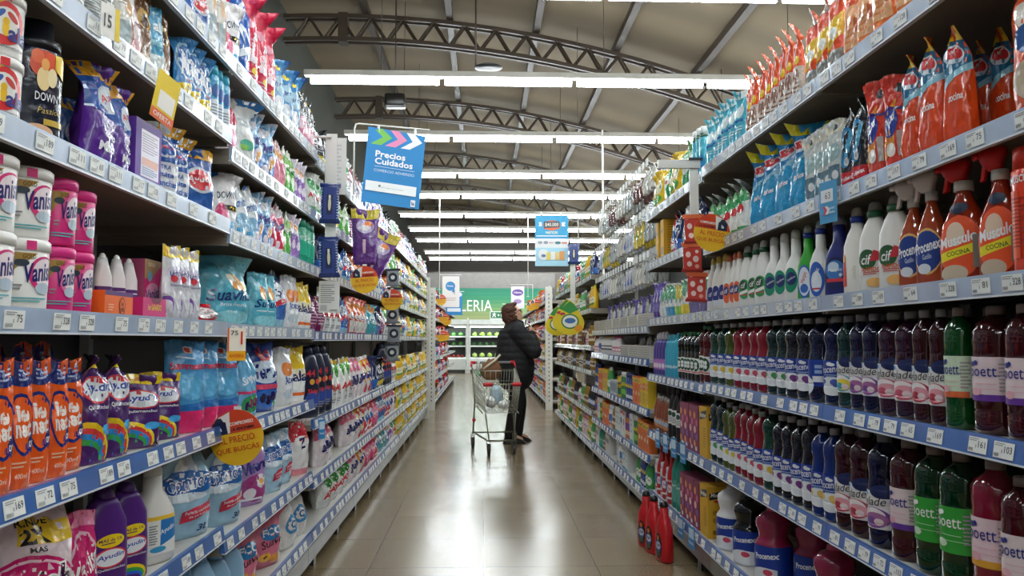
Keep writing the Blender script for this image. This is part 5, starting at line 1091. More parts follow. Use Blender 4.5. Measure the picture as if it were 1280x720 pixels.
def levels(side, y):
    if side == 'left':
        return ZL_A if y < LB[2] else ZL_B if y < LB[3] else ZL_C if y < 13 else [0.12, 0.5, 0.85, 1.2, 1.55, 1.85]
    return ZR_A if y < RB[3] else ZR_B if y < RB[4] else ZR_C if y < RB[6] else ZR_D if y < 13 else [0.12, 0.5, 0.85, 1.2, 1.55, 1.85]
def clearance(side, y, z):
    up = [q for q in levels(side, y) if q > z + 0.05]
    return (up[0] - z - 0.041 - 0.014) if up else 9.0
ROUND = {'bottle', 'tub', 'spray can'}
def fill(side, z, a, b, kinds, where, px=True, inset=0.018, n=None, rows=1, jit=0.05, gap=1.03, stack=1, hmax=None, rowgap=1.05, sc=1.0, hs=None, face=None):
    """stock from a to b (photo columns on the front of the rack, or metres) with one or several kinds in turn"""
    X = XL if side == 'left' else XR
    if isinstance(kinds, str): kinds = [kinds]
    Xf = X + (-1 if side == 'left' else 1) * inset
    if px:
        ya, yb = sorted((Yp(a, Xf), Yp(b, Xf)))
    else:
        ya, yb = a, b
    top = z + 0.041
    # choose counts
    if n is None:
        mw = sum(KINDS[k].w for k in kinds) / len(kinds) * gap * sc
        n = max(1, round((yb - ya) / mw))
    seq = [kinds[i % len(kinds)] for i in range(n)]
    tot = sum(KINDS[k].w * gap for k in seq)
    f = (yb - ya) / tot
    f2 = min(1.3 if KINDS[seq[0]].cat == 'pouch' else 1.12, max(0.82, f))
    y = ya
    for i, k in enumerate(seq):
        K_ = KINDS[k]
        step = K_.w * gap * f
        s = f2 * RND.uniform(.98, 1.0)
        sw = min(s, step / K_.w * .99) if (n > 1 or K_.cat in ROUND) else s
        dd = K_.d * sw
        inset = max(inset, .016)
        fc = face if face is not None else (0.5 if K_.cat in ROUND else 0.3 if K_.cat == 'pouch' and y < 4.2 else 0.05 if K_.cat == 'pouch' else 0.0)
        ex = math.hypot(K_.w * sw / 2 * math.sin(fc + jit), dd / 2 * math.cos(fc)) if K_.d != K_.w else dd / 2
        base = ex + inset
        for r in range(rows):
            xx = X + (-1 if side == 'left' else 1) * (base + r * dd * rowgap + RND.uniform(0, .018 if K_.cat == 'pouch' and jit > .03 else .005))
            if abs(xx - X) + dd / 2 > DEPTH - 0.005: continue
            for q in range(stack):
                h0 = hs if hs else (1.17 if K_.cat == 'pouch' else 1.0)
                hz = min(h0 * min(1.12, max(s, .97)) * RND.uniform(.97, 1.02), clearance(side, y + step / 2, z) * .985 / K_.h / stack)
                if 'box' in K_.cat or 'box' in K_.name or 'tray' in K_.name or 'carton' in K_.name: hz = min(hz, 1.0)
                rr = RND.uniform(-jit, jit) * (2.2 if K_.cat == 'pouch' and jit > .03 else 1) + (-fc if side == 'left' else fc)
                put(k, xx, y + step / 2, top + q * K_.h * hz, side, where=where + (' in back row' if r else '') + (', on top' if q else ''),
                    rot=rr, scale=sw, sz=hz)
        y += step
SEEN = {}
def finish_stock():
    groups = {}
    for it in STOCK:
        groups.setdefault((it['desc'], it['where']), []).append(it)
    for (desc, where), lst in groups.items():
        lst.sort(key=lambda q: q['order'])
        for i, it in enumerate(lst):
            K_ = KINDS[it['k']]
            if len(lst) == 1:
                lab = '%s %s' % (desc, where); grp = None
            elif len(lst) <= len(ORD):
                lab = '%s %s, %s' % (desc, where, ORD[i])
                grp = '%s %s' % (desc, where)
            else:
                grp = '%s %s' % (desc, where); lab = grp
            dsc = desc
            while len(lab.split()) > 16:
                cut = max(dsc.rfind(' and '), dsc.rfind(' with '))
                if cut < 0: break
                new = dsc[:cut]; lab = lab.replace(dsc, new); dsc = new
            if grp: grp = grp.replace(desc, dsc)
            if SEEN.setdefault(lab, desc) != desc: print('DUPLABEL', lab)
            rz = (math.pi / 2 if it['side'] == 'left' else -math.pi / 2 if it['side'] == 'right' else 0) + it['rot']
            sc_ = (it['s'], it['s'], it['sz'] or it['s'])
            if len(K_.parts) == 1:
                o = link(K_.name, K_.parts[0][1], None, (it['x'], it['y'], it['z']), (0, 0, rz), sc_, lab, K_.cat, grp)
            else:
                o = link(K_.name, None, None, (it['x'], it['y'], it['z']), (0, 0, rz), sc_, lab, K_.cat, grp)
                for pn, me, pl in K_.parts:
                    link(pn, me, o)

# LEFT RACK ------------------------------------------------------------
S7, S6, S5, S4, S3, S2, S1 = ('top left shelf', 'sixth left shelf up', 'fifth left shelf up', 'fourth left shelf up', 'third left shelf up', 'second left shelf up', 'bottom left shelf')
for w_ in (): pass
wl = {7: 'on the top left shelf', 6: 'on left shelf six', 5: 'on left shelf five', 4: 'on left shelf four', 3: 'on left shelf three', 2: 'on left shelf two', 1: 'on the bottom left shelf'}
A, B, C, D, E_, F, G = ZL_A[6], ZL_A[5], ZL_A[4], ZL_A[3], ZL_A[2], ZL_A[1], ZL_A[0]
# top shelf
fill('left', A, 190, 238, 'bluewave', wl[7])
fill('left', A, 240, 262, 'ayu_blue', wl[7])
fill('left', A, 262, 282, 'beige_tall', wl[7])
fill('left', A, 282, 297, 'downy_w', wl[7])
fill('left', ZL_B[6], 297, 312, 'bluewave', wl[7])
fill('left', ZL_B[6], 312, 347, 'viv_redtall', wl[7], n=3)
fill('left', ZL_B[6], 347, 372, 'blue_ysticker', wl[7])
fill('left', ZL_B[6], 372, 394, 'black_pink', wl[7])
# sixth
fill('left', B, 60, 104, 'text_grey', wl[6]); fill('left', B, 104, 142, 'text_grey', wl[6])
fill('left', B, 147, 160, 'beige_tall', wl[6], n=1); fill('left', B, 160, 172, 'pale_pink', wl[6], n=1)
fill('left', B, 172, 187, 'brown_gold', wl[6], n=1); fill('left', B, 187, 198, 'ltblue_al', wl[6], n=1); fill('left', B, 198, 207, 'brown_gold', wl[6], n=1)
fill('left', B, 224, 262, 'ace_blue', wl[6], n=3)
fill('left', B, 263, 284, 'aero_cyan', wl[6], n=3)
Bb = ZL_B[5]
fill('left', Bb, 286, 300, 'pink_blueedge', wl[6], n=1); fill('left', Bb, 300, 319, 'white_blueedge', wl[6], n=1, face=.4)
fill('left', Bb, 319, 344, 'viv_blue', wl[6], n=2, face=.4); fill('left', Bb, 344, 357, 'pinkp', wl[6], n=2); fill('left', Bb, 357, 368, 'lime', wl[6], n=2); fill('left', Bb, 368, 384, 'lilac', wl[6], n=3)
# fifth
fill('left', C, -60, 32, 'ala_tub', wl[5], stack=2, n=2, face=.65)
fill('left', C, 34, 84, 'downy_dark', wl[5], n=1, face=.6, hs=1.1)
fill('left', C, 86, 116, 'ayu_blue', wl[5], n=1, inset=.1)
fill('left', C, 112, 150, 'ayu_uqm', wl[5], n=1, face=0); fill('left', C, 152, 163, 'ayu_uqm', wl[5], n=1, face=0)
fill('left', C, 163, 200, 'ayu_purplebox', wl[5], n=1)
fill('left', C, 200, 244, 'ayu_white', wl[5], n=2, face=.4); fill('left', C, 245, 272, 'ayu_blue', wl[5], n=1, face=.4)
Cb = ZL_B[4]
fill('left', Cb, 284, 301, 'downy_w', wl[5], n=1); fill('left', Cb, 302, 324, 'comf_w', wl[5], n=2); fill('left', Cb, 324, 342, 'viv_blue', wl[5], n=2); fill('left', Cb, 342, 357, 'viv_red', wl[5], n=2)
fill('left', Cb, 357, 366, 'lime', wl[5], n=2); fill('left', Cb, 366, 376, 'lilac', wl[5], n=2); fill('left', Cb, 379, 395, 'teal_green', wl[5], n=3)
# fourth
fill('left', D, -80, 78, 'vanish_white', wl[4], stack=2, n=3, gap=1.08, face=.65)
fill('left', D, 78, 126, 'vanish_pink', wl[4], stack=2, n=2, gap=1.08, face=.65)
fill('left', D, 128, 178, 'mini_bleach', wl[4], n=3, inset=.085, jit=.02)
fill('left', D, 124, 172, 'net_tray', wl[4], n=1, jit=0)
fill('left', D, 166, 212, 'vanish_box', wl[4], n=1, inset=.085, jit=0); fill('left', D, 173, 215, 'vanish_tray', wl[4], n=1, jit=0)
fill('left', D, 216, 256, 'vanish_bag', wl[4], n=3)
fill('left', D, 258, 282, 'red_flat', wl[4], n=1)
fill('left', ZL_B[3], 286, 330, 'suavi_big', wl[4], n=1, face=.5); fill('left', ZL_B[3], 331, 352, 'suavi', wl[4], n=2, face=.45); fill('left', ZL_B[3], 353, 366, 'bluemix', wl[4], n=1); fill('left', ZL_B[3], 366, 380, 'white_bottlebag', wl[4], n=2)
fill('left', ZL_B[3], 381, 394, 'ala_yellow', wl[4], n=2)
fill('left', D, 250, 285, 'suavi', wl[4], n=2, inset=.2)
# third
fill('left', E_, -60, 100, 'net', wl[3], n=6, gap=.9)
fill('left', E_, 100, 124, 'net', wl[3], n=1)
fill('left', E_, -30, 90, 'net_tall', wl[3], n=4, inset=.1)
fill('left', E_, 124, 178, 'ayu_big', wl[3], n=2)
fill('left', E_, 180, 245, 'ayu_small', wl[3], n=2, face=.6, hs=1.15)
fill('left', E_, 243, 284, 'softblue', wl[3], n=2, face=.5)
fill('left', ZL_B[2], 286, 311, 'softblue', wl[3], n=1, face=.5); fill('left', ZL_B[2], 313, 330, 'softberry', wl[3], n=2)
fill('left', ZL_B[2], 331, 362, 'heroe', wl[3], n=1, face=.5); fill('left', ZL_B[2], 363, 376, 'white_bottlebag', wl[3], n=1); fill('left', ZL_B[2], 377, 394, 'ala_yellow', wl[3], n=1, face=.5)
# second
fill('left', F, -60, 20, 'vanish_2x', wl[2], n=1, face=.5); fill('left', F, 52, 116, 'vanish_2x', wl[2], n=1, face=.6)
fill('left', F, 118, 142, 'vanish_pinkbag', wl[2], n=1)
fill('left', F, 144, 200, 'ayudin', wl[2], n=2, gap=1.02)
fill('left', F, 202, 238, 'bleach', wl[2], n=1)
fill('left', F, 240, 284, 'comfort', wl[2], n=1, face=.5)
fill('left', ZL_B[1], 286, 325, 'comfort', wl[2], n=1, face=.5); fill('left', ZL_B[1], 326, 350, 'viv_purple', wl[2], n=1, face=.5); fill('left', ZL_B[1], 351, 378, 'comfort_small', wl[2], n=2, face=.4); fill('left', ZL_B[1], 379, 394, 'red_white2', wl[2], n=1)
# bottom
fill('left', G, 200, 284, 'jug_cyan', wl[1], n=4)
fill('left', G, 286, 316, 'jug_cyan', wl[1], n=2); fill('left', G, 317, 365, 'eco_pink', wl[1], n=2, face=.5); fill('left', G, 366, 394, 'white_swirl', wl[1], n=2)
# beyond the price strip, in metres along the aisle
e4 = 4.0
def runs(side, z, where, lst, start, end, inset=.018, rows=1, hs=None):
    """lst of (kind, count) cycled until the end is reached"""
    y = start; i = 0
    while y < end - .05:
        k, c = lst[i % len(lst)]; i += 1
        K_ = KINDS[k]; L = min(K_.w * 1.02 * c, end - y)
        if L < K_.w * .8: break
        fill(side, z, y, y + L, k, where, px=False, inset=inset, n=max(1, int(L / (K_.w * 1.0) + .2)), rows=rows, hs=hs)
        y += L
Zc = ZL_C
farL = 7.95
runs('left', Zc[6], wl[7], [('black_pouch', 4), ('green_white', 5), ('pale_pink', 5), ('viv_blue', 3), ('lilac', 4), ('bluemix', 3)], e4, 11.9)
runs('left', Zc[5], wl[6], [('green_white', 4), ('black_pouch', 2), ('lime', 4), ('mag_bag', 3), ('white_swirl', 4), ('skip_multi', 3)], e4, 8.0)
runs('left', Zc[4], wl[5], [('navy_pouch', 2), ('white_swirl', 3), ('bluemix', 2), ('orange_bag', 3), ('navy_pouch', 2)], e4 + .25, 8.0)
runs('left', Zc[3], wl[4], [('mag_bag', 2), ('ariel', 3), ('bluemix', 2), ('orange_bag', 4), ('teal_bag', 3), ('navy_pouch', 2)], e4 + .05, 8.0)
runs('left', Zc[2], wl[3], [('ariel_jug', 3), ('ariel', 4), ('ala_pink', 3), ('skip_multi', 2), ('navy_pouch', 3), ('black_pouch', 3)], e4 + .05, 8.0, hs=1.3)
runs('left', Zc[1], wl[2], [('ala_pink', 2)], e4 + .35, 4.8)
runs('left', Zc[1], wl[2], [('ala_pink', 2), ('skip_multi', 2), ('red_bag', 3), ('pink_bag', 2), ('bluemix', 3), ('red_bag', 3)], 5.15, 8.0)
runs('left', Zc[0], wl[1], [('ariel_flop', 4), ('ala_pink', 2), ('skip_multi', 2), ('pink_bag', 3), ('red_bag', 2), ('teal_bag', 3), ('lilac', 3)], e4 + .5, 8.0)
for zi, wn in ((5, 6), (4, 5), (3, 4), (2, 3), (1, 2), (0, 1)):
    seq = [('yellow_b', 6), ('yellow_pouch', 3), ('white_swirl', 2), ('yellow_b', 5), ('green_white', 2)] if zi < 3 else [('green_pouch', 2), ('yellow_pouch', 3), ('bluemix', 2), ('white_swirl', 3), ('yellow_b', 4), ('pale_pink', 2)]
    if zi % 2: seq = seq[1:] + seq[:1]
    runs('left', Zc[zi], wl[wn], seq, 8.02, 11.9)

# RIGHT RACK -----------------------------------------------------------
wr = {6: 'on the top right shelf', 5: 'on right shelf five', 4: 'on right shelf four', 3: 'on right shelf three', 2: 'on right shelf two', 1: 'on the bottom right shelf'}
R1, R2, R3, R4, R5, R6 = ZR_A[5], ZR_A[4], ZR_A[3], ZR_A[2], ZR_A[1], ZR_A[0]
fill('right', ZR_B[5], 866, 879, 'aero_cyan2', wr[6], n=3)
fill('right', R1, 882, 928, 'cyan_refill', wr[6], n=6)
fill('right', R1, 930, 1005, 'orange_refill', wr[6], n=8)
fill('right', R1, 1006, 1052, 'orange_yellow', wr[6], n=3)
fill('right', R1, 1053, 1150, 'orange_big', wr[6], n=4)
fill('right', R1, 1152, 1290, 'orange_yellow', wr[6], n=3)
fill('right', R2, 883, 930, 'green_refill', wr[5], n=5)
fill('right', R2, 932, 1000, 'mus_blue', wr[5], n=4, hs=1.25)
fill('right', R2, 1002, 1048, 'clear_sachet', wr[5], n=4)
fill('right', R2, 1050, 1082, 'black_blue', wr[5], n=2)
fill('right', R2, 1083, 1122, 'red_procenex', wr[5], n=2, hs=1.2)
fill('right', R2, 1124, 1204, 'mus_orange', wr[5], n=3, hs=1.35)
fill('right', R2, 1206, 1262, 'mus_orange', wr[5], n=2, inset=.12, hs=1.3)
fill('right', R2, 1264, 1400, 'big_clear_orange', wr[5], n=2)
fill('right', R3, 882, 903, 'blue_lab', wr[4], n=3); fill('right', R3, 903, 922, 'orange_lab', wr[4], n=3); fill('right', R3, 922, 952, 'cif_green', wr[4], n=3)
fill('right', R3, 953, 992, 'wc_white', wr[4], n=3); fill('right', R3, 992, 1008, 'wc_green', wr[4], n=1); fill('right', R3, 1008, 1024, 'wc_whiteb', wr[4], n=1); fill('right', R3, 1025, 1050, 'duck_navy', wr[4], n=1)
fill('right', R3, 1051, 1070, 'wc_tallwhite', wr[4], n=1); fill('right', R3, 1071, 1119, 'cif_white', wr[4], n=2)
fill('right', R3, 1120, 1164, 'spray_procenex', wr[4], n=2, inset=.035); fill('right', R3, 1166, 1214, 'spray_musculo', wr[4], n=1, gap=1.3, inset=.03); fill('right', R3, 1220, 1256, 'spray_musculo', wr[4], n=1, inset=.03)
fill('right', R3, 1257, 1290, 'aero_redorange', wr[4], n=1)
fill('right', R3, 1292, 1420, 'spray_musculo', wr[4], n=2)
fill('right', R3, 1230, 1262, 'aero_redorange', wr[4], n=1, inset=.14)
fill('right', R4, 882, 900, 'pr_green', wr[3], n=2, rows=2); fill('right', R4, 900, 910, 'pr_yellow', wr[3], n=1, rows=2); fill('right', R4, 910, 951, 'pr_red', wr[3], n=4, rows=2); fill('right', R4, 951, 975, 'pr_dgreen', wr[3], n=2, rows=2)
fill('right', R4, 975, 1000, 'pr_dark', wr[3], n=2, rows=2); fill('right', R4, 1000, 1018, 'pr_navyback', wr[3], n=1, rows=2); fill('right', R4, 1018, 1038, 'pr_darkb', wr[3], n=1, rows=2)
fill('right', R4, 1038, 1053, 'gl_teal', wr[3], n=1); fill('right', R4, 1053, 1084, 'gl_navy', wr[3], n=2, rows=2); fill('right', R4, 1085, 1130, 'gl_purple', wr[3], n=2, rows=2)
fill('right', R4, 1131, 1168, 'gl_wine', wr[3], n=2, rows=2); fill('right', R4, 1169, 1191, 'po_green', wr[3], n=1, rows=2); fill('right', R4, 1192, 1240, 'po_wine', wr[3], n=1, rows=2, gap=1.1)
fill('right', R4, 1241, 1275, 'po_wine', wr[3], n=1, rows=2); fill('right', R4, 1277, 1420, 'po_wine2', wr[3], n=3, rows=2)
fill('right', R5, 882, 897, 'pr_dgreen', wr[2], n=2, rows=2); fill('right', R5, 897, 910, 'pr_yellow', wr[2], n=2, rows=2); fill('right', R5, 910, 943, 'pr_red', wr[2], n=4, rows=2); fill('right', R5, 943, 957, 'pr_green', wr[2], n=1, rows=2)
fill('right', R5, 957, 1003, 'pr_dark', wr[2], n=4, rows=2); fill('right', R5, 1003, 1030, 'pr_blue', wr[2], n=2, rows=2); fill('right', R5, 1031, 1066, 'gl_wine', wr[2], n=2, rows=2); fill('right', R5, 1067, 1092, 'gl_navy', wr[2], n=1, rows=2)
fill('right', R5, 1094, 1122, 'po_wine', wr[2], n=1, rows=2); fill('right', R5, 1123, 1186, 'po_gfull', wr[2], n=2, rows=2); fill('right', R5, 1188, 1226, 'po_pink', wr[2], n=1); fill('right', R5, 1227, 1262, 'po_wine2', wr[2], n=1)
fill('right', R5, 1263, 1420, 'po_navy', wr[2], n=3)
fill('right', R6, 866, 884, 'jug_white', wr[1], n=1) if False else None
fill('right', R6, 886, 899, 'jug_white', wr[1], n=1); fill('right', R6, 903, 922, 'jug_dark', wr[1], n=1); fill('right', R6, 926, 952, 'jug_pink', wr[1], n=1)
fill('right', R6, 975, 1000, 'jug_pink', wr[1], n=1, inset=.13); fill('right', R6, 990, 1030, 'jug_pink', wr[1], n=1); fill('right', R6, 1036, 1062, 'jar_small', wr[1], n=1); fill('right', R6, 1075, 1200, 'jug_pink', wr[1], n=3)
# second bay
y0, y1 = 3.82, 5.08
Zb = ZR_B
fill('right', Zb[5], 4.0, 4.3, ['green_pouch'], wr[6], px=False); fill('right', Zb[5], 4.32, 4.75, ['yellow_pouch', 'yellow_pouch', 'green_pouch'], wr[6], px=False); fill('right', Zb[5], 4.78, 5.05, 'yellow_pouch', wr[6], px=False)
fill('right', Zb[4], 3.95, 4.6, ['navy_pouch', 'pouch_x' if False else 'red_bag', 'text_grey'], wr[5], px=False, n=5); fill('right', Zb[4], 4.65, 4.95, 'yellow_box', wr[5], px=False, n=2)
fill('right', Zb[3], 3.85, 4.15, 'sp_violet', wr[4], px=False); fill('right', Zb[3], 4.15, 4.33, 'sp_yellow', wr[4], px=False); fill('right', Zb[3], 4.33, 4.5, 'sp_lime', wr[4], px=False); fill('right', Zb[3], 4.5, 4.68, 'sp_blue', wr[4], px=False); fill('right', Zb[3], 4.68, 4.85, 'sp_white', wr[4], px=False); fill('right', Zb[3], 4.85, 5.08, 'brush_purple', wr[4], px=False)
fill('right', Zb[2], 3.82, 3.99, 'pine_red', wr[3], px=False); fill('right', Zb[2], 4.0, 4.42, 'pine_dark', wr[3], px=False, rows=2); fill('right', Zb[2], 4.44, 4.72, 'cyan_b', wr[3], px=False, rows=2); fill('right', Zb[2], 4.74, 5.05, 'purple_w', wr[3], px=False)
fill('right', Zb[1], 3.82, 3.96, 'mortimer', wr[2], px=False, n=1, jit=0); fill('right', Zb[1], 3.98, 4.36, 'floral_box', wr[2], px=False, n=4, jit=.01); fill('right', Zb[1], 4.38, 4.66, 'black_w', wr[2], px=False, rows=2); fill('right', Zb[1], 4.7, 5.05, 'brown_b', wr[2], px=False)
fill('right', Zb[0], 3.84, 3.98, 'mortimer', wr[1], px=False, n=1, jit=0); fill('right', Zb[0], 4.0, 4.38, 'floral_box', wr[1], px=False, n=4, jit=.01); fill('right', Zb[0], 4.4, 4.6, 'teal_b', wr[1], px=False, n=2); fill('right', Zb[0], 4.62, 5.05, ['red_lav', 'aero_white'], wr[1], px=False)
# third to fifth bays: pegged goods above, insecticides and boxes below
Zq = ZR_C
runs('right', Zq[3], wr[4], [('pink_b', 6), ('white_b', 10), ('aero_white', 3)], 6.3, 7.75)
fill('right', Zq[3], 5.14, 6.25, 'white_tray', wr[4], px=False, n=3, jit=0, inset=.01)
fill('right', Zq[3], 5.14, 6.25, ['hang_white', 'hang_grey'], wr[4], px=False, n=9, inset=.15)
fill('right', Zq[4], 5.14, 7.75, 'white_tray', wr[5], px=False, n=7, jit=0, inset=.01)
fill('right', Zq[4], 5.14, 7.75, ['hang_white', 'hang_grey', 'brush_purple'], wr[5], px=False, n=24, inset=.15)
runs('right', Zq[2], wr[3], [('yellow_ins', 3), ('orange_box', 3), ('raid_b', 5), ('raid_g', 3), ('raid_y', 3), ('grey_box', 3), ('green_b', 2)], 5.2, 7.7)
runs('right', Zq[1], wr[2], [('orange_box', 4), ('raid_g', 3), ('white_box', 1), ('aero_purple', 3), ('red_white_box', 2), ('white_box', 2), ('gold_b', 2), ('aero_white', 3)], 5.2, 7.7)
runs('right', Zq[0], wr[1], [('green_b', 2), ('raid_b', 3)], 5.2, 5.7); runs('right', Zq[0], wr[1], [('white_box', 2), ('aero_white', 2)], 5.95, 6.5); runs('right', Zq[0], wr[1], [('red_white_box', 2), ('gold_b', 2), ('teal_b', 3)], 6.85, 7.75)
Zd = ZR_D
runs('right', Zd[5], wr[6], [('red_bag', 3), ('green_pouch', 5), ('yellow_b', 5), ('navy_pouch', 2)][::-1], 7.8, 11.7)
runs('right', Zd[4], wr[5], [('yellow_b', 4), ('hang_dark', 4), ('green_b', 6), ('white_b', 6)], 7.8, 11.7)
runs('right', Zd[3], wr[4], [('gold_b', 5), ('pink_b', 4), ('hang_dark', 4)], 7.8, 11.7)
runs('right', Zd[2], wr[3], [('gold_b', 4), ('dark_b', 5), ('gold_b', 3), ('white_b', 6)], 7.8, 11.7)
runs('right', Zd[1], wr[2], [('dark_b', 6), ('gold_b', 5), ('green_b', 4), ('pink_b', 4)], 7.8, 11.7)
runs('right', Zd[0], wr[1], [('green_b', 3), ('yellow_pouch', 3), ('pale_pink', 4)], 7.8, 11.7)
# racks past the cross aisle
for side, bag in (('left', ['red_bag', 'black_pouch', 'orange_bag', 'bluemix', 'pale_pink', 'mag_bag']), ('right', ['pale_pink', 'orange_big', 'white_swirl', 'yellow_pouch', 'ala_pink', 'skip_multi'])):
    for zi, z in enumerate([0.12, 0.5, 0.85, 1.2, 1.55, 1.85]):
        q = bag[zi:] + bag[:zi]
        runs(side, z, 'on the far %s rack, %s shelf' % (side, ['bottom', 'second', 'third', 'fourth', 'fifth', 'top'][zi]), [(k, 5) for k in q], 13.5, 19.8)

# three red jugs standing on the floor
for i, (px_, py_) in enumerate(((824, 692), (813, 684), (806, 672))):
    pass
for i, (x, y) in enumerate(((0.985, 4.28), (0.965, 4.44), (0.95, 4.58))):
    put('drain', x, y, 0.001, 'right', where='standing on the floor by the right rack', rot=.25 + .08 * i, scale=1.12)
# ---------------------------------------------------------------- signs, flags, hanging strips
def board(t, name, w, h, th, ds, base, loc=(0, 0, 0), eps=0.0015):
    m_ = MB(); m_.box(-w / 2, w / 2, 0, th, 0, h, mat(base, 'paper'))
    flat_decals(m_, ds, w, h, eps, 0.0006)
    return m_.build(name, t, loc=loc)
def txt(s, cx, cz, w, h, c, rot=0, bold=0.02, asp=1.0): return ('t', s, cx, cz, w, h, c, rot, bold, 0, asp)
rod = mat('#e4e2dc', 'plastic')

# big blue Precios Cuidados board on its bracket
t = thing('hanging_price_sign', 'blue sign with green, pink and white arrows hanging over the left rack', 'sign', (-0.862, 5.1, 2.1))
th_ = 0.3
ca, sa = math.cos(th_), math.sin(th_)
m_ = MB(); m_.tube([(0, 0, 0.05), (0, 0, 0.50), (0.01, 0.003, 0.53), (0.03, 0.01, 0.535), (0.51 * ca, 0.51 * sa, 0.535)], 0.006, rod, 8)
m_.build('bracket', t)
b_ = board(t, 'sign_board', 0.39, 0.51, 0.004,
    [('p', [(-.44, .78), (-.26, .78), (-.08, .895), (-.26, 1), (-.38, .97), (-.24, .89)], '#6cb83c'), ('p', [(-.19, .78), (-.01, .78), (.18, .895), (.03, 1), (-.12, 1), (.02, .89)], '#e484b4'),
     ('p', [(.08, .78), (.24, .78), (.45, .895), (.3, 1), (.16, 1), (.28, .89)], '#eef0f2'),
     txt('Precios', -.08, .66, .52, .085, '#f6f8fa', 0, .05), txt('Cuidados', -.01, .565, .66, .085, '#f6f8fa', 0, .05), ('r', -.34, .49, .36, .496, '#cfe2f2'), txt('COMERCIO ADHERIDO', .01, .44, .7, .035, '#e0ecf6', 0, .0),
     ('r', -.46, .16, .42, .29, '#eff1f2'), txt('argentina.gob.ar/precioscuidados', 0, .22, .4, .016, '#7c848c', 0, 0), ('e', -.22, .235, .02, .016, '#5c646c'), ('r', .34, .02, .42, .11, '#f4f6f8'), txt('la', .38, .065, .05, .05, '#1f4a8c', 0, .05)],
    '#1f86c8')
b_.location = (0.07 * ca + .03, 0.07 * sa - .01, 0.0)
b_.matrix_local = Matrix.Translation((0.29 * ca, 0.29 * sa - 0.004, 0.525)) @ Matrix.Rotation(th_, 4, 'Z') @ Matrix.Rotation(0.085, 4, 'Y') @ Matrix.Translation((0, 0, -0.53))
for q in (0.16, 0.41):
    m_ = MB(); m_.box(q * ca - .008, q * ca + .008, q * sa - .004, q * sa + .004, .49, .54, mat('#eceae6', 'plastic')); m_.build('clip', t)

t = thing('hanging_promo_sign', 'turquoise prize sign with product picture hanging over the right rack', 'sign', (1.1, 9.0, 2.0))
MB().tube([(0, 0, 0.2), (0, 0, 0.66), (-.03, 0, 0.69), (-.5, 0, 0.69)], 0.006, rod, 8).build('bracket', t)
board(t, 'sign_board', 0.39, 0.6, 0.004,
    [('r', -.5, .54, .5, 1, '#1ba4d8'), ('r', -.5, .36, .5, .54, '#eceef0'), ('r', -.5, .0, .5, .36, '#a8d8ec'), ('e', 0, .8, .26, .1, '#e8632c'), ('r', -.24, .74, .24, .88, '#3c4450'), txt('$40.000', 0, .81, .4, .08, '#e8e4d8', 0, .03), ('p', [(-.24, .72), (.24, .74), (.24, .76), (-.24, .74)], '#e8632c'),
     txt('PARTICIPE', 0, .655, .36, .05, '#e4f4d8', 0, .05), ('r', -.46, .58, .46, .6, '#e8f4f8'), ('p', [(-.4, .78), (-.3, .78), (-.3, .86), (-.4, .86), (-.37, .82)], '#eef4f8'), ('p', [(.3, .78), (.42, .78), (.38, .82), (.42, .86), (.3, .86)], '#eef4f8'),
     ('e', -.35, .46, .07, .03, '#9aa4b0'), ('e', -.18, .46, .07, .03, '#8a94a4'), ('r', -.08, .445, .05, .47, '#d8a8a8'), ('e', .18, .455, .09, .028, '#2c7c84'), ('r', .3, .44, .46, .47, '#e08c7c'),
     ('e', -.25, .22, .16, .11, '#e8eaec'), ('r', -.16, .12, -.04, .27, '#e0d060'), ('r', -.03, .12, .1, .28, '#eceae4'), ('r', .11, .12, .22, .27, '#e8c87c'), ('r', .23, .12, .38, .29, '#e09c54'), ('e', -.25, .2, .07, .03, '#5c74a8')],
    '#a8d8ec', loc=(-.31, 0, .06))
for q in (-.43, -.2):
    m_ = MB(); m_.box(q - .012, q + .012, -.006, .01, .655, .7, rod); m_.build('clip', t)

t = thing('hanging_store_sign', 'white sign with blue speech bubble above the far left rack', 'sign', (-.86, 15.0, 1.9))
MB().tube([(0, 0, 0), (0, 0, .56), (.42, 0, .56)], .008, rod, 6).build('bracket', t)
board(t, 'sign_board', .33, .6, .004, [('e', -.03, .68, .28, .15, '#2284c4'), ('p', [(.05, .5), (.25, .42), (.2, .62)], '#2284c4'), ('r', .1, .42, .24, .48, '#e8e4e4'), ('r', .17, .43, .22, .47, '#d83c3c'), txt('Precios', -.04, .69, .36, .06, '#eef4f8', 0, .05), ('r', -.3, .28, .3, .3, '#c8a8a4'), ('r', -.3, .22, .25, .24, '#c8a8a4')], '#eceae6', loc=(.22, 0, -.07))
t = thing('hanging_price_sign', 'small blue sign with white arrow hanging behind the white sign', 'sign', (-.86, 17.2, 1.75))
MB().tube([(0, 0, 0), (0, 0, .52), (.42, 0, .52)], .008, rod, 6).build('bracket', t)
board(t, 'sign_board', .36, .5, .004, [('p', [(.1, .82), (.4, .82), (.5, .9), (.4, 1), (.1, 1)], '#eef0f2'), txt('Precios', -.05, .68, .5, .08, '#f4f6f8', 0, .05), txt('Cuidados', 0, .58, .6, .08, '#f4f6f8', 0, .05), ('r', -.42, .15, .4, .3, '#e4ecf2')], '#2284c4', loc=(.2, 0, 0))
t = thing('hanging_offer_sign', 'small white sign with purple oval above the far right rack', 'sign', (1.1, 17.5, 1.85))
MB().tube([(0, 0, 0), (0, 0, .6), (-.5, 0, .6)], .008, rod, 6).build('bracket', t)
board(t, 'sign_board', .3, .5, .004, [('e', 0, .72, .42, .15, '#6a3c9c'), txt('Oferta', 0, .72, .6, .08, '#f0ecf4', 0, .05), ('e', 0, .32, .3, .1, '#a88cc4')], '#eae8ec', loc=(-.34, 0, .06))
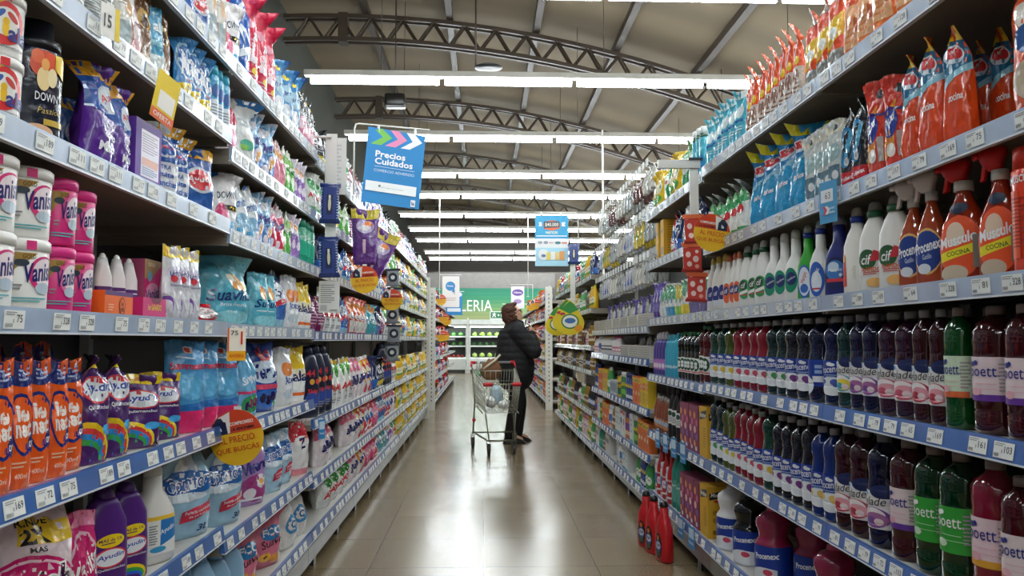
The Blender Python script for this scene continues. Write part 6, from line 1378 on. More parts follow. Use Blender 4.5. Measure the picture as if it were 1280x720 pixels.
for i, (x, y, zt_, lab) in enumerate(((1.66, 10.7, 4.15, 'tall white pole rising from the right rack to the nearest lamp rows'), (-.93, 16.1, 4.2, 'thin white pole rising behind the left hanging signs'), (1.06, 18.65, 4.2, 'thin white pole rising above the shopper'))):
    t = thing('display_pole', lab, 'pole', (x, y, 0))
    MB().tube([(0, 0, 2.25 if i else 0.0), (0, 0, zt_)], .014 if not i else .01, rod, 8).build('pole', t)
    if i == 0: MB().tube([(0, 0, 0), (0, 0, .03)], .06, rod, 12).build('base', t)
    else: MB().box(-.03, .03, -.03, .03, 2.24, 2.25, rod).build('base', t)

def disc(x, y, z, r, rot, label, mirror=1, rotz=0.0):
    """round AL PRECIO QUE BUSCAS flag, seen face-on down the aisle"""
    t = thing('price_flag_disc', label, 'price flag', (x, y, z - r), rotz, 'round yellow and red price flags')
    c = MB(); pts = [(r * math.cos(2 * math.pi * i / 40), r + r * math.sin(2 * math.pi * i / 40)) for i in range(40)]
    c.prism(pts, 'y', 0, .0016, mat('#e6b41a', 'paper'))
    Dm = 2 * r
    def P(x_, z_):  # disc units -1..1 -> decal fractions
        cr, sr = math.cos(rot), math.sin(rot)
        X_, Z_ = x_ * cr - z_ * sr, x_ * sr + z_ * cr
        return (X_ / 2, .5 + Z_ / 2)
    top = [P(math.cos(a), math.sin(a)) for a in [math.radians(10 + 160 * i / 18) for i in range(19)]]
    ds = [('p', top, '#d8461e'), ('p', [P(-.62 * mirror, .2), P(-.55 * mirror, .8), P(-.1 * mirror, .95), P(-.2 * mirror, .2)], '#e8e4dc'),
          ('p', [P(-.8 * mirror, .18), P(-.8 * mirror, .62), P(-.3 * mirror, .62), P(-.28 * mirror, .18)], '#18203c'), ('p', [P(-.72 * mirror, .62), P(-.62 * mirror, .78), P(-.45 * mirror, .78), P(-.36 * mirror, .62)], '#242c44')]
    q = P(-.55 * mirror, .4); ds.append(txt('la', q[0], q[1], .07, .09, '#e8ecf4', rot, .05))
    q = P(.28 * mirror, .5); ds.append(txt('COMPROMISO', q[0], q[1], .44, .065, '#f4e8dc', rot, .06))
    q = P(.3 * mirror, .3); ds.append(txt('LA ANONIMA', q[0], q[1], .44, .06, '#1c1820', rot, .06))
    q = P(0, -.05); ds.append(txt('AL PRECIO', q[0], q[1], .68, .12, '#c84a1c', rot, .02))
    q = P(0, -.4); ds.append(txt('QUE BUSCÁS', q[0], q[1], .8, .13, '#c84a1c', rot, .02))
    flat_decals(c, ds, Dm, Dm, .0006, .0004)
    c.build('disc', t)
    MB().box(-.012, .012, .0018, .006, r * 1.2, 2 * r + .01, rod).build('clip', t)
disc(-.80, 2.57, .885, .09, .2, 'big yellow and red round price flag on the third left shelf edge', rotz=-.1)
disc(1.02, 3.42, 1.68, .085, -.14, 'yellow and red round price flag under the turquoise card on the right rack', mirror=-1, rotz=.1)
disc(-.745, 4.85, 1.575, .086, .08, 'yellow round price flag below the two purple hanging pouches')
disc(-.745, 6.3, 1.525, .085, .0, 'yellow round price flag behind the one below the purple pouches')
for i, (x, y, z) in enumerate(((-.79, 14.2, 1.93), (-.79, 15.2, 1.63), (-.79, 16.4, 1.6), (-.79, 14.4, 1.27), (-.79, 15.0, 1.28), (-.79, 15.6, 1.28))):
    disc(x, y, z, .1, .0, 'tiny yellow price flag on the far left rack, %s' % ORD[i])
for i, (x, y, z) in enumerate(((1.01, 15.2, 1.9), (1.01, 16.6, 1.92), (1.01, 15.6, 1.27))):
    disc(x, y, z, .1, .0, 'tiny yellow price flag on the far right rack beside the shopper, %s' % ORD[i])

# cards clipped to the rails (facing the aisle, slightly turned)
def card(side, x, y, z, w, h, base, ds, label, rot=0.0, name='price_card', tilt=0.0):
    rz = (math.pi / 2 if side == 'left' else -math.pi / 2) + rot
    t = thing(name, label, 'price card', (x, y, z), rz)
    b = board(t, 'card', w, h, .001, ds, base, eps=.0006)
    b.rotation_euler = (0, tilt, 0)
    MB().box(-.01, .01, .0011, .005, h - .02, h + .006, rod).build('clip', t)
card('left', XL + .02, 2.0, 1.76, .085, .135, '#e8c81c', [('r', -.3, .25, .4, .62, '#f0ece4'), ('r', -.5, .0, .5, .2, '#e05a1c'), txt('OFERTA', 0, .1, .8, .1, '#f4e8d8', 0, .03)], 'yellow, white and orange card hanging from the sixth left shelf edge', -.3, tilt=.25)
card('left', XL + .02, 1.72, 1.87, .055, .075, '#f0eee8', [('r', .25, 0, .5, 1, '#e8c81c'), txt('15', -.15, .5, .4, .4, '#26262c', 0, .03)], 'small white and yellow card reading 15 on sixth left shelf', -.3)
card('left', XL + .02, 2.66, 1.13, .075, .11, '#f0e8d8', [('r', -.5, .0, .5, .3, '#e8a81c'), txt('AHORRA', 0, .15, .8, .12, '#c8401c', 0, .03), ('r', -.5, .3, -.42, 1, '#e05a1c'), ('r', .2, .5, .3, .9, '#d8381c'), txt('75', -.15, .85, .4, .14, '#3a3a40', 0, .02)], 'white and orange card hanging under the fourth left shelf', -.6)
card('right', XR - .02, 2.335, 1.56, .085, .13, '#4a9ac8', [('r', -.4, .5, .3, .8, '#e8ecee'), txt('63', .0, .65, .3, .16, '#50535a', 0, 0), ('p', [(-.3, .2), (-.15, .2), (-.02, .3), (-.15, .4), (-.3, .4), (-.17, .3)], '#d84860'), ('p', [(-.15, .2), (0, .2), (.13, .3), (0, .4), (-.15, .4), (-.02, .3)], '#eef0f2'), txt('Precios', .2, .34, .4, .07, '#eef4f8', 0, .03), txt('Cuidados', .2, .24, .45, .07, '#eef4f8', 0, .03)], 'turquoise price card with arrows on right shelf five', .2)
for i, (y, z) in enumerate(((4.15, .545), (4.35, .545), (4.55, .545), (4.75, .545), (4.0, .14), (4.22, .14))):
    card('right', XR - .02, y, z, .085, .11, '#3c8cc4', [('r', -.4, .45, .4, .9, '#c4dcec'), txt('Precios', 0, .25, .7, .14, '#e4f0f8', 0, .03)], ('blue price card on right shelf two, %s' if i < 4 else 'blue price card on the bottom right shelf, %s') % ORD[i % 4], .1)
card('left', XL + .02, 4.08, .69, .05, .1, '#2c88c4', [('r', -.4, .5, .4, .9, '#c4dcec'), txt('Precios', 0, .3, .7, .12, '#e4f0f8', 0, .03)], 'blue price card on the third left shelf under the price strip', -.5)

# hanging strips (face down the aisle)
def pack_mesh(w, h, d, base, ds, fin='film'):
    m_ = MB(); m_.loft([(0, 0, w * .5, d * .25, 8), (h * .08, 0, w * .5, d * .3, 8), (h * .16, 0, w * .4, d * .5, 5), (h * .5, 0, w * .42, d * .5, 5), (h * .84, 0, w * .4, d * .5, 5), (h * .92, 0, w * .5, d * .3, 8), (h, 0, w * .5, d * .25, 8)], mat(base, fin), 24)
    flat = []
    e0 = d * .5 + .0008
    mm = MB(); flat_decals(mm, ds, w, h, e0, .0006)
    for v, f, k in ((mm.v, mm.f, mm.m),):
        o = len(m_.v); m_.v += v
        for ff, kk in zip(f, k):
            m_.f.append(tuple(i + o for i in ff)); m_.m.append(m_.mi(mm.mats[kk])); m_.sm.append(False)
    return m_.mesh('blister_pack')
t = thing('hanging_strip', 'white merchandising strip clipped to the left rack upright', 'display strip', (-.80, 4.03, 1.30), 0)
m_ = MB(); m_.box(-.028, .028, .012, .016, .35, .98, rod); m_.build('strip', t)
board(t, 'info_board', .105, .165, .003, [fine(-.42, .3, .3, .9, 9, '#8c8f94'), ('r', -.42, .06, -.1, .24, '#b4b6b8'), ('r', .05, .06, .4, .1, '#8c8f94')], '#dedfdc', loc=(0, .005, .04))
board(t, 'header_board', .11, .3, .003, [fine(-.3, .1, .3, .9, 12, '#c4c6c8')], '#e0dfda', loc=(.02, .02, .66))
MB().tube([(0, .0, .96), (-.1, .0, .96)], .006, rod).build('clip_arm', t)
pm = pack_mesh(.108, .21, .02, '#1f3270', [('r', -.3, .1, .3, .9, '#263c84'), ('r', -.14, .22, .14, .72, '#16244e'), ('e', 0, .48, .07, .17, '#dcd8b8'), ('r', -.05, .62, .05, .7, '#e8e8e0'), fine(-.44, .1, -.34, .9, 12, '#8c9cc8'), fine(.34, .1, .46, .9, 12, '#8c9cc8')])
link('blister_pack', pm, None, (-.80, 4.01, 1.80), (0, .02, 0), None, 'navy blister pack on the white strip, upper one', 'blister pack', 'navy blister packs')
link('blister_pack', pm, None, (-.795, 4.01, 1.52), (0, -.03, 0), None, 'navy blister pack on the white strip, lower one', 'blister pack', 'navy blister packs')
t = thing('hanging_strip', 'white bracket arm holding red sachets on the right rack', 'display strip', (1.04, 3.76, 1.80), 0)
m_ = MB(); m_.box(-.022, .022, .012, .016, .0, .26, rod); m_.build('strip', t)
MB().box(-.18, .03, .0, .02, .25, .29, mat('#d4d2cc', 'plastic')).build('clip_arm', t)
MB().box(-.03, .04, -.01, .03, .29, .30, mat('#222226', 'plastic')).build('cap', t)
rp = pack_mesh(.105, .145, .016, '#b8342c', [('r', -.5, .86, .5, 1, '#e0683c'), ('r', -.42, .08, .42, .82, '#c83c34'), ('e', -.2, .6, .12, .1, '#eccfc8'), ('e', .15, .45, .14, .11, '#eccfc8'), ('e', -.15, .28, .12, .09, '#eccfc8'), ('e', .2, .7, .08, .06, '#f0e0d8'), ('e', .2, .2, .1, .07, '#e8a89c'), ('r', -.5, 0, .5, .06, '#8c2420')])
for i, (dx, z) in enumerate(((0, 1.67), (-.012, 1.53), (.004, 1.385))):
    link('sachet', rp, None, (1.03 + dx, 3.75, z), (0, .04 * (i - 1), 0), None, 'red patterned sachet on the right hanging strip, %s' % ['top', 'middle', 'bottom'][i], 'sachet', 'red hanging sachets')
pouch('purple_hang', 'fabric_softener_pouch', 'purple spade-shaped hanging pouch', .15, .36, .05, '#5c2c7c', [('r', -.5, .82, .5, 1, '#c8b43c'), ('e', .02, .68, .34, .12, '#b8a8cc'), ('e', .12, .72, .16, .07, '#e8843c'), ('e', .0, .66, .2, .05, '#e8e4ec'), ('r', -.06, .2, .06, .45, '#d8b4c8')], seed=120, narrow=-.25)
for i, (x, y, z, a) in enumerate(((-.765, 5.0, 1.68, .0), (-.735, 5.12, 1.58, .42))):
    link('softener_pouch', KINDS['purple_hang'].parts[0][1], None, (x - .1 * a, y - .02, z), (0, a, 0), None, 'purple spade-shaped pouch hanging over the left shelves, %s one' % ['upright', 'tilted'][i], 'pouch', 'purple hanging pouches')
t = thing('hanging_strip', 'grey strip of small black packs hanging near the far left rack', 'display strip', (-.78, 6.7, 1.0), 0)
MB().box(-.02, .02, .012, .016, 0, .8, rod).build('strip', t)
gp = pack_mesh(.13, .15, .03, '#8c9094', [('e', 0, .5, .3, .26, '#1e2228'), ('e', 0, .5, .14, .12, '#d8dce0'), ('r', -.5, .88, .5, 1, '#2c3038')])
for i in range(5):
    link('small_pack', gp, None, (-.78 + .01 * (i % 2), 6.68, 1.02 + .16 * i), (0, .06 * (i % 2) - .03, 0), None, 'grey and black pack on the grey hanging strip, %s from the bottom' % ORDW[i], 'pack', 'grey hanging packs')
t = thing('hanging_strip', 'white strip with navy pack at the turquoise sign bracket', 'display strip', (1.03, 8.95, 1.6), 0)
MB().box(-.03, .03, .012, .016, 0, .6, rod).build('strip', t)
link('blister_pack', pm, None, (1.04, 8.93, 2.08), (0, 0, 0), (1.3, 1, 1.1), 'navy blister pack below the turquoise hanging sign', 'blister pack')

# lemon drop cards
def drop(x, y, z, s, label):
    t = thing('drop_shaped_card', label, 'promotional card', (x, y, z), 0, 'lemon drop cards')
    pts = []
    for i in range(28):
        a = 2 * math.pi * i / 28
        r_ = .5 * (1 + .0 * math.cos(a))
        X_ = .42 * math.cos(a); Z_ = .36 + .36 * math.sin(a)
        if math.sin(a) > .2:
            k = (math.sin(a) - .2) / .8
            Z_ = .36 + .36 * math.sin(a) + .28 * k ** 1.6; X_ = .42 * math.cos(a) * (1 - .35 * k)
        pts.append((X_ * s, Z_ * s))
    c = MB(); c.prism(pts, 'y', 0, .004, mat('#e0c81c', 'paper'))
    flat_decals(c, [('p', [(-.25, .74), (0, .62), (.25, .74), (.12, .9), (0, .99), (-.12, .9)], '#2c8c3c'), ('e', 0, .4, .26, .22, '#2c7c48'), ('e', 0, .4, .22, .18, '#e8ecdc'), ('e', 0, .42, .16, .08, '#3c6ca8'), ('e', .25, .2, .12, .1, '#e89c1c'), ('e', -.22, .62, .08, .04, '#b82c3c')], s, s, .0012, .0012)
    c.build('card', t)
    MB().tube([(0, .005, s * .9), (0, .03, s * .95), (0, .03, s * 1.02), (XR - x - .004, .03, s * 1.02)], .004, rod, 5).build('hook', t)
drop(.92, 8.6, 1.27, .38, 'large yellow drop-shaped card with green tip on the right rack')
drop(.86, 9.1, 1.25, .34, 'smaller yellow drop-shaped card left of the larger one')
drop(.90, 8.1, 1.25, .36, 'yellow drop-shaped card behind the larger one')

# ---------------------------------------------------------------- pegs and pegged goods, right rack
chrome = mat('#c4c6c6', 'metal')
k = 0
for row, z in enumerate((1.57, 1.87, 2.2)):
    y = 5.2; i = 0
    rowkinds = [['hang_grey', 'hang_white', 'hang_blue'], ['hang_grey', 'hang_yellow', 'hang_blue', 'hang_white'], ['hang_white', 'hang_dark', 'hang_grey']][row]
    while y < 7.75:
        t = thing('peg_hook', 'chrome peg hook with white price ticket, peg row %s, %s' % (['one', 'two', 'three'][row], ORD[i]), 'peg hook', (XR + .46, y, z + .2), 0, 'peg hooks in row %d' % (row + 1))
        MB().tube([(0, 0, 0), (-.4, 0, .01), (-.42, 0, .03)], .003, chrome, 5).build('hook', t)
        MB().box(-.432, -.428, -.034, .034, -.012, .036, tagm).build('price_ticket', t)
        kd = rowkinds[(i // 3) % len(rowkinds)]
        for q, dx in enumerate((.05, .13)):
            K_ = KINDS[kd]
            put(kd, XR + .03 + dx, y, z + .195 - K_.h * 1.0, 'right', where='on peg row %s' % ['one', 'two', 'three'][row], rot=RND.uniform(-.15, .15), order=y)
        y += .128; i += 1
# ---------------------------------------------------------------- the shopper
skin = mat('#d2a58c', 'plastic')
black = mat('#121216', 'cloth')
def ellipsoid(mb, c, r, m, M=None, seg=14, rings=9):
    vs = []; fs = []
    for j in range(rings + 1):
        p = math.pi * j / rings
        for i in range(seg):
            a = 2 * math.pi * i / seg
            v = Vector((r[0] * math.sin(p) * math.cos(a), r[1] * math.sin(p) * math.sin(a), -r[2] * math.cos(p)))
            v += Vector(c)
            if M is not None: v = M @ v
            vs.append(tuple(v))
    for j in range(rings):
        for i in range(seg):
            k = (i + 1) % seg
            fs.append((j * seg + i, j * seg + k, (j + 1) * seg + k, (j + 1) * seg + i))
    mb.add(vs, fs, m, True)
def skin_mesh(verts, edges, radii, sub=1, root=0):
    """tapered limbs and round joints, to be fused into one surface"""
    mb = MB(); R_ = [r if not isinstance(r, tuple) else r[0] for r in radii]
    for v, r in zip(verts, R_): ellipsoid(mb, v, (r, r, r), black)
    for a, b in edges:
        A_, B_ = Vector(verts[a]), Vector(verts[b])
        mb.tube([A_, A_.lerp(B_, .5), B_], [R_[a], (R_[a] + R_[b]) / 2, R_[b]], black, 16)
    return mb
def fuse(meshes, voxel, m, name, smooth=4):
    mb = MB()
    for me in meshes:
        if isinstance(me, MB): mb.add(me.v, me.f, m, True)
        else: mb.add([v.co[:] for v in me.vertices], [p.vertices[:] for p in me.polygons], m, True)
    me = mb.mesh(name)
    ob = bpy.data.objects.new('f', me); COL.objects.link(ob)
    r = ob.modifiers.new('r', 'REMESH'); r.mode = 'VOXEL'; r.voxel_size = voxel; r.use_smooth_shade = True
    s = ob.modifiers.new('s', 'SMOOTH'); s.factor = .5; s.iterations = smooth
    dg = bpy.context.evaluated_depsgraph_get(); dg.update()
    out = bpy.data.meshes.new_from_object(ob.evaluated_get(dg))
    bpy.data.objects.remove(ob)
    out.materials.clear(); out.materials.append(m)
    out.name = name
    for p in out.polygons: p.use_smooth = True; p.material_index = 0
    return out
PX, PY = 0.39, 9.2
person = thing('person', 'woman in black puffer jacket looking up, hand at her chin, behind the trolley', 'person', (PX, PY, 0), 0.12)
# local: +x is where she faces, +y her left
HM = Matrix.Translation((0.0, 0, 1.415)) @ Matrix.Rotation(-0.42, 4, 'Y') @ Matrix.Rotation(0.0, 4, 'Z')
arms = {}
for s in (-1, 1):
    sh_ = Vector((-.02, s * .17, 1.30))
    if s < 0: el, wr_ = Vector((.16, -.24, 1.07)), Vector((.16, -.10, 1.27))
    else: el, wr_ = Vector((.12, .22, 1.05)), Vector((.24, .06, 1.19))
    arms[s] = (sh_, el, wr_)
V = [(-.02, 0, .88), (-.03, 0, 1.05), (-.03, 0, 1.22), (-.02, 0, 1.33), (0.0, 0, 1.40), (.015, 0, 1.45)]
Rr = [.13, .115, .12, .08, .05, .05]
Ed = [(0, 1), (1, 2), (2, 3), (3, 4), (4, 5)]
for s in (-1, 1):
    b0 = len(V); sh_, el, wr_ = arms[s]
    V += [tuple(sh_), tuple((sh_ + el) / 2), tuple(el), tuple((el + wr_) / 2), tuple(wr_)]; Rr += [.05, .042, .036, .031, .024]
    Ed += [(3, b0), (b0, b0 + 1), (b0 + 1, b0 + 2), (b0 + 2, b0 + 3), (b0 + 3, b0 + 4)]
    b0 = len(V)
    hip = Vector((-.02, s * .085, .80)); kn = Vector((.015 + .03 * s, s * .085, .46)); an = Vector((-.04 + .05 * s, s * .085, .09)); toe = an + Vector((.12, 0, -.045))
    V += [tuple(hip), tuple((hip + kn) / 2), tuple(kn), tuple((kn + an) / 2 + Vector((-.015, 0, .03))), tuple(an), tuple(toe)]; Rr += [.085, .075, .055, .052, .036, .03]
    Ed += [(0, b0), (b0, b0 + 1), (b0 + 1, b0 + 2), (b0 + 2, b0 + 3), (b0 + 3, b0 + 4), (b0 + 4, b0 + 5)]
body = skin_mesh(V, Ed, Rr)
head = MB()
ellipsoid(head, (-.005, 0, .125), (.092, .075, .105), skin, HM)
ellipsoid(head, (.03, 0, .065), (.06, .056, .07), skin, HM)
ellipsoid(head, (.055, 0, .022), (.028, .026, .024), skin, HM)
ellipsoid(head, (.098, 0, .085), (.022, .013, .016), skin, HM)
ellipsoid(head, (.088, 0, .108), (.014, .010, .03), skin, HM)
ellipsoid(head, (.08, 0, .05), (.014, .024, .008), skin, HM)
ellipsoid(head, (.078, 0, .038), (.013, .02, .007), skin, HM)
for s in (-1, 1):
    ellipsoid(head, (.072, s * .03, .128), (.02, .024, .01), skin, HM)
    ellipsoid(head, (.055, s * .042, .08), (.024, .02, .022), skin, HM)
    ellipsoid(head, (-.005, s * .076, .09), (.018, .009, .03), skin, HM)
hands = MB()
def hand(wr_, d, up, side, curl):
    """wr_ wrist, d pointing along the palm, up towards the back of the hand"""
    d = d.normalized(); n = up.normalized(); w = d.cross(n).normalized()
    P0 = wr_
    for q in (-1.3, -.45, .45, 1.3):
        hands.tube([P0 + w * q * .012, P0 + d * .05 + w * q * .019 + n * .004, P0 + d * .085 + w * q * .02], [.013, .015, .012], skin, 8)
    lens = [.062, .07, .066, .052]
    for i, q in enumerate((-1.5, -.5, .5, 1.5)):
        p = P0 + d * .085 + w * q * .0185
        pts = [p]; dd = d.copy(); ang = curl
        for k_ in range(3):
            dd = (dd * math.cos(ang) - n * math.sin(ang)).normalized()
            nn = w.cross(dd) if False else n
            p = p + dd * lens[i] * (.42, .33, .25)[k_]; pts.append(p)
        hands.tube(pts, [.0095, .009, .0082, .0065], skin, 8)
    tb = P0 + d * .025 + w * side * -.024
    hands.tube([tb, tb + d * .025 + w * side * -.022 - n * .012, tb + d * .052 + w * side * -.026 - n * .026], [.013, .011, .008], skin, 8)
hand(arms[-1][2], Vector((.0, .35, .9)), Vector((1, -.3, .1)), 1, .5)
hand(arms[1][2], Vector((.25, -.75, .45)), Vector((.8, .3, .5)), -1, .5)
bm_body = fuse([body, head, hands], .0062, skin, 'body', 3)
link('body', bm_body, person, label='fair skinned head and hands')
# jacket
def quilt(me, lo, hi, amp=.009, step=.075):
    me.update()
    ns = [v.normal.copy() for v in me.vertices]
    for v, n in zip(me.vertices, ns):
        z = v.co.z
        if lo < z < hi:
            q = abs(math.sin(math.pi * z / step))
            v.co += n * amp * (q ** .5 - .6)
JV = [(-.02, 0, .80), (-.02, 0, .92), (-.03, 0, 1.02), (-.03, 0, 1.2), (-.025, 0, 1.30), (-.005, 0, 1.385)]
JR = [(.225, 0), (.232, 0), (.225, 0), (.205, 0), (.14, 0), (.08, 0)]
JE = [(0, 1), (1, 2), (2, 3), (3, 4), (4, 5)]
for s in (-1, 1):
    b0 = len(JV); sh_, el, wr_ = arms[s]
    JV += [tuple(sh_), tuple((sh_ + el) / 2), tuple(el), tuple((el + wr_) / 2), tuple(el + (wr_ - el) * .93)]; JR += [.105, .098, .09, .078, .055]
    JE += [(4, b0), (b0, b0 + 1), (b0 + 1, b0 + 2), (b0 + 2, b0 + 3), (b0 + 3, b0 + 4)]
jm = fuse([skin_mesh(JV, JE, JR)], .012, black, 'jacket', 2)
quilt(jm, .74, 1.34)
link('jacket', jm, person)
JC = MB(); JC.loft([(1.36, -.005, .085, .085, 2), (1.385, -.003, .09, .09, 2), (1.41, -.003, .085, .085, 2), (1.425, 0, .075, .075, 2)], black, 20); JC.build('jacket_collar', person)
# trousers
TV = [(-.02, 0, .84)]; TR = [.15]; TE = []
for s in (-1, 1):
    b0 = len(TV)
    hip = Vector((-.02, s * .085, .76)); kn = Vector((.015 + .03 * s, s * .085, .46)); an = Vector((-.04 + .05 * s, s * .085, .10))
    TV += [tuple(hip), tuple((hip + kn) / 2), tuple(kn), tuple((kn + an) / 2), tuple(an)]; TR += [.108, .1, .088, .083, .074]
    TE += [(0, b0), (b0, b0 + 1), (b0 + 1, b0 + 2), (b0 + 2, b0 + 3), (b0 + 3, b0 + 4)]
link('trousers', fuse([skin_mesh(TV, TE, TR)], .012, mat('#0e0e12', 'cloth'), 'trousers', 3), person)
for s in (-1, 1):
    ax = -.04 + .05 * s
    S_ = MB()
    S_.loft([(0, ax + .045, .135, .048, 3, s * .085), (.018, ax + .045, .138, .05, 3, s * .085), (.022, ax + .042, .128, .046, 2.6, s * .085), (.05, ax + .03, .108, .044, 2.4, s * .085), (.075, ax + .0, .07, .044, 2.2, s * .085), (.1, ax - .012, .052, .044, 2, s * .085)], mat('#16130f', 'plastic'), 22)
    S_.build('shoe', person)
hm = MB(); hair = mat('#4a2a1a', 'cloth')
ellipsoid(hm, (-.03, 0, .145), (.102, .094, .1), hair, HM)
ellipsoid(hm, (-.075, 0, .09), (.075, .09, .09), hair, HM)
ellipsoid(hm, (-.085, 0, .03), (.055, .075, .06), hair, HM)
for s in (-1, 1):
    ellipsoid(hm, (-.035, s * .06, .09), (.05, .038, .075), hair, HM)
ellipsoid(hm, (.035, 0, .205), (.05, .065, .032), hair, HM)
hme = fuse([hm], .0065, hair, 'hair', 1)
hr = random.Random(3)
from mathutils import noise as mnoise
hme.update()
nn = [v.normal.copy() for v in hme.vertices]
for v, n in zip(hme.vertices, nn):
    k = mnoise.noise(v.co * 38) * .012 + mnoise.noise(v.co * 90) * .006 + math.sin(v.co.z * 160 + 6 * mnoise.noise(v.co * 20)) * .002
    v.co += n * k
link('hair', hme, person, label='short curly brown hair')
gl = MB(); gmat = mat('#1c1614', 'plastic')
for s in (-1, 1):
    pts = [HM @ Vector((.098 - .006, s * .034 + .024 * math.cos(a) * 1, .105 + .018 * math.sin(a))) for a in [2 * math.pi * i / 14 for i in range(15)]]
    gl.tube(pts, .0025, gmat, 5)
    gl.tube([HM @ Vector((.092, s * .058, .11)), HM @ Vector((.04, s * .08, .112)), HM @ Vector((-.01, s * .085, .105))], .0025, gmat, 5)
gl.tube([HM @ Vector((.094, -.012, .108)), HM @ Vector((.1, 0, .112)), HM @ Vector((.094, .012, .108))], .0025, gmat, 5)
gl.build('glasses', person)

# ---------------------------------------------------------------- shopping trolley
wire = mat('#b9bab0', 'metal'); frame_m = mat('#8d8f80', 'metal'); red = mat('#c4202a', 'plastic'); dark = mat('#26241f', 'plastic')
cart = thing('shopping_trolley', 'wire shopping trolley with red handle ends in the middle of the aisle', 'shopping trolley', (0.145, 8.50, 0), 0.12)
# local: front at -y
RT, FT = (.30, .25, .90), (-.40, .19, .74)     # y, half width, z of the top rim
RBm, FB = (.26, .2, .50), (-.33, .165, .44)
def rim(u, lev):
    """u 0 rear..1 front along a side; lev 0 bottom..1 top -> y, half width, z"""
    a = [RBm[i] + (RT[i] - RBm[i]) * lev for i in range(3)]; b = [FB[i] + (FT[i] - FB[i]) * lev for i in range(3)]
    return [a[i] + (b[i] - a[i]) * u for i in range(3)]
m_ = MB()
for s in (-1, 1):
    for lev in (0, .14, .28, .42, .6, .8):
        p, q = rim(0, lev), rim(1, lev); m_.tube([(s * p[1], p[0], p[2]), (s * q[1], q[0], q[2])], .0028, wire, 5)
    for i in range(15):
        u = i / 14; p, q = rim(u, 0), rim(u, 1); m_.tube([(s * p[1], p[0], p[2]), (s * q[1], q[0], q[2])], .0024, wire, 5)
m_.build('side_wires', cart)
m_ = MB()
for lev in (0, .14, .28, .42, .6, .8):
    q = rim(1, lev); m_.tube([(-q[1], q[0], q[2]), (q[1], q[0], q[2])], .0028, wire, 5)
for i in range(11):
    k = -1 + 2 * i / 10; p, q = rim(1, 0), rim(1, 1); m_.tube([(k * p[1], p[0], p[2]), (k * q[1], q[0], q[2])], .0026, wire, 5)
m_.build('front_wires', cart)
m_ = MB()
for i in range(9):
    k = -1 + 2 * i / 8; p, q = rim(0, 0), rim(0, .92); m_.tube([(k * p[1], p[0], p[2]), (k * q[1], q[0], q[2])], .0026, wire, 5)
for lev in (0, .3, .6, .92):
    q = rim(0, lev); m_.tube([(-q[1], q[0], q[2]), (q[1], q[0], q[2])], .003, wire, 5)
m_.build('rear_flap', cart)
m_ = MB()
for i in range(9):
    k = -1 + 2 * i / 8; p, q = rim(0, 0), rim(1, 0); m_.tube([(k * p[1], p[0], p[2]), (k * q[1], q[0], q[2])], .0026, wire, 5)
for i in range(8):
    p = rim(i / 7, 0); m_.tube([(-p[1], p[0], p[2]), (p[1], p[0], p[2])], .0026, wire, 5)
m_.build('basket_floor', cart)
m_ = MB(); a, b = rim(0, 1), rim(1, 1)
m_.tube([(-a[1], a[0], a[2]), (-b[1], b[0], b[2]), (b[1], b[0], b[2]), (a[1], a[0], a[2])], .0065, frame_m, 8); m_.build('rim', cart)
for s in (-1, 1):
    m_ = MB(); m_.loft([(b[2] - .02, s * (b[1] - .04), .05, .018, 4, b[0]), (b[2] + .018, s * (b[1] - .04), .05, .018, 4, b[0])], red, 16); m_.build('bumper', cart, label='red corner bumper')
m_ = MB(); m_.tube([(-.2, .36, .945), (.2, .36, .945)], .014, mat('#8d9094', 'plastic'), 12); hb = m_.build('handle', cart)
for s in (-1, 1):
    m_ = MB(); m_.tube([(s * .2, .36, .945), (s * .25, .36, .945)], .019, red, 12); m_.tube([(s * .245, .36, .945), (s * .25, .30, .90)], .012, red, 8); m_.build('handle_end', hb, label='red handle end')
m_ = MB()   # child seat leaf
for i in range(7):
    k = -.19 + .38 * i / 6; m_.tube([(k, .29, .72), (k * .95, .12, .70), (k * .95, .10, .86)], .0026, wire, 5)
m_.tube([(-.2, .10, .86), (.2, .10, .86)], .005, wire, 6); m_.build('child_seat', cart)
for s in (-1, 1):
    m_ = MB(); m_.tube([(s * .24, .30, .88), (s * .215, .27, .5), (s * .22, .27, .42), (s * .235, .26, .16)], .010, frame_m, 8)
    m_.tube([(s * .235, .26, .18), (s * .14, -.34, .155)], .010, frame_m, 8)
    m_.tube([(s * .2, .2, .47), (s * .19, -.28, .43)], .008, frame_m, 8)
    m_.tube([(s * .13, -.33, .155), (s * .16, -.27, .43)], .008, frame_m, 8)
    m_.build('side_frame', cart)
m_ = MB(); m_.tube([(-.14, -.34, .155), (.14, -.34, .155)], .010, frame_m, 8); m_.tube([(-.235, .2, .18), (.235, .2, .18)], .008, frame_m, 8)
m_.build('cross_bars', cart)
MB().tube([(-.232, .22, .30), (-.222, .22, .33)], .02, red, 8).build('coin_lock', cart)
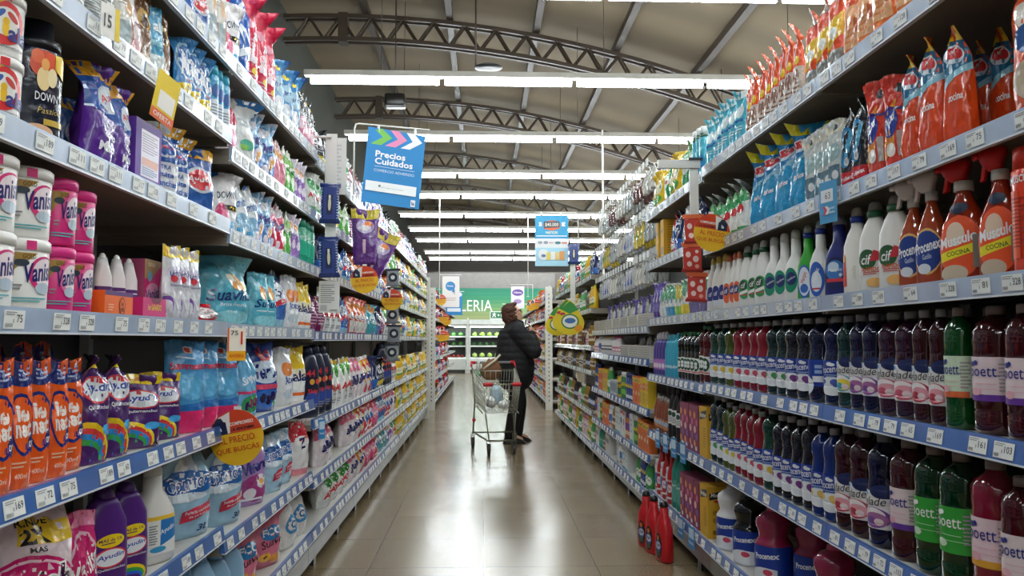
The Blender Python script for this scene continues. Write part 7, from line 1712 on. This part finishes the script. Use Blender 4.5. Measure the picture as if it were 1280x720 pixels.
for (x, y) in ((-.235, .26), (.235, .26), (-.13, -.33), (.13, -.33)):
    w_ = MB(); w_.tube([(x - .014, y + .02, .062), (x + .014, y + .02, .062)], .062, dark, 20, False); w_.tube([(x - .016, y + .02, .062), (x + .016, y + .02, .062)], .02, mat('#8f8f88', 'metal'), 10)
    wo = w_.build('wheel', cart)
    f_ = MB()
    for s in (-1, 1): f_.add([(x + s * .02, y - .012, .15), (x + s * .02, y + .025, .15), (x + s * .02, y + .03, .05), (x + s * .02, y + .012, .05), (x + s * .023, y - .012, .15), (x + s * .023, y + .025, .15), (x + s * .023, y + .03, .05), (x + s * .023, y + .012, .05)],
                      [(0, 1, 2, 3), (5, 4, 7, 6), (0, 4, 5, 1), (3, 2, 6, 7), (0, 3, 7, 4), (1, 5, 6, 2)], frame_m)
    f_.box(x - .023, x + .023, y - .012, y + .025, .145, .155, frame_m)
    f_.build('castor_fork', wo)
def lump(name, c, r, col, label, cat, seed, rot=0, fin='film'):
    q = MB(); ellipsoid(q, (0, 0, r[2]), r, mat(col, fin), None, 22, 16)
    for i, v in enumerate(q.v):
        p = Vector(v); k = 1 + .22 * mnoise.noise(p * 14 + Vector((seed, 0, 0))) + .08 * mnoise.noise(p * 40)
        z = max(0, v[2] * k); q.v[i] = (v[0] * k, v[1] * k, z)
    return q.build(name, None, loc=c, rot=(0, 0, rot), label=label, cat=cat)
lump('plastic_bag', (.08, 8.36, .475), (.06, .07, .055), '#d9dcda', 'white shopping bag lying low in the trolley, towards the left', 'bag', 1)
lump('plastic_bag', (.20, 8.27, .47), (.05, .07, .045), '#e4e6e4', 'white flat pack lying in the trolley, towards the right', 'bag', 5)
lump('plastic_bag', (.14, 8.50, .50), (.07, .05, .1), '#a9c4d2', 'pale blue shopping bag standing in the trolley', 'bag', 9)
hb_ = thing('handbag', 'brown patterned handbag with pale strap in the trolley child seat', 'handbag', (.08, 8.69, .755), .1)
q = MB(); ellipsoid(q, (0, 0, .11), (.12, .055, .12), mat('#7a5434', 'cloth'), None, 22, 16)
for i, v in enumerate(q.v):
    p = Vector(v); k = 1 + .2 * mnoise.noise(p * 22); q.v[i] = (v[0] * k, v[1] * k, max(0, v[2] * k))
q.build('bag_body', hb_)
MB().tube([(-.09, -.03, .12), (-.03, -.055, .17), (.04, -.05, .22), (.1, -.01, .28)], .012, mat('#d8cdb8', 'cloth'), 8).build('strap', hb_)
gb = thing('drink_bottle', 'small pale bottle with green label by the trolley handle', 'bottle', (-.06, 8.70, .76), 0)
MB().loft([(0, 0, .028, .028, 2), (.12, 0, .03, .03, 2), (.16, 0, .02, .02, 2), (.18, 0, .013, .013, 2)], mat('#b8bab0', 'plastic'), 14).build('body', gb)
MB().loft([(.04, 0, .031, .031, 2), (.09, 0, .0315, .0315, 2)], mat('#5c9c6c', 'ink'), 14).build('label', gb)
MB().loft([(.18, 0, .015, .015, 2), (.2, 0, .015, .015, 2)], mat('#e4e4de', 'plastic'), 12).build('cap', gb)
finish_stock()
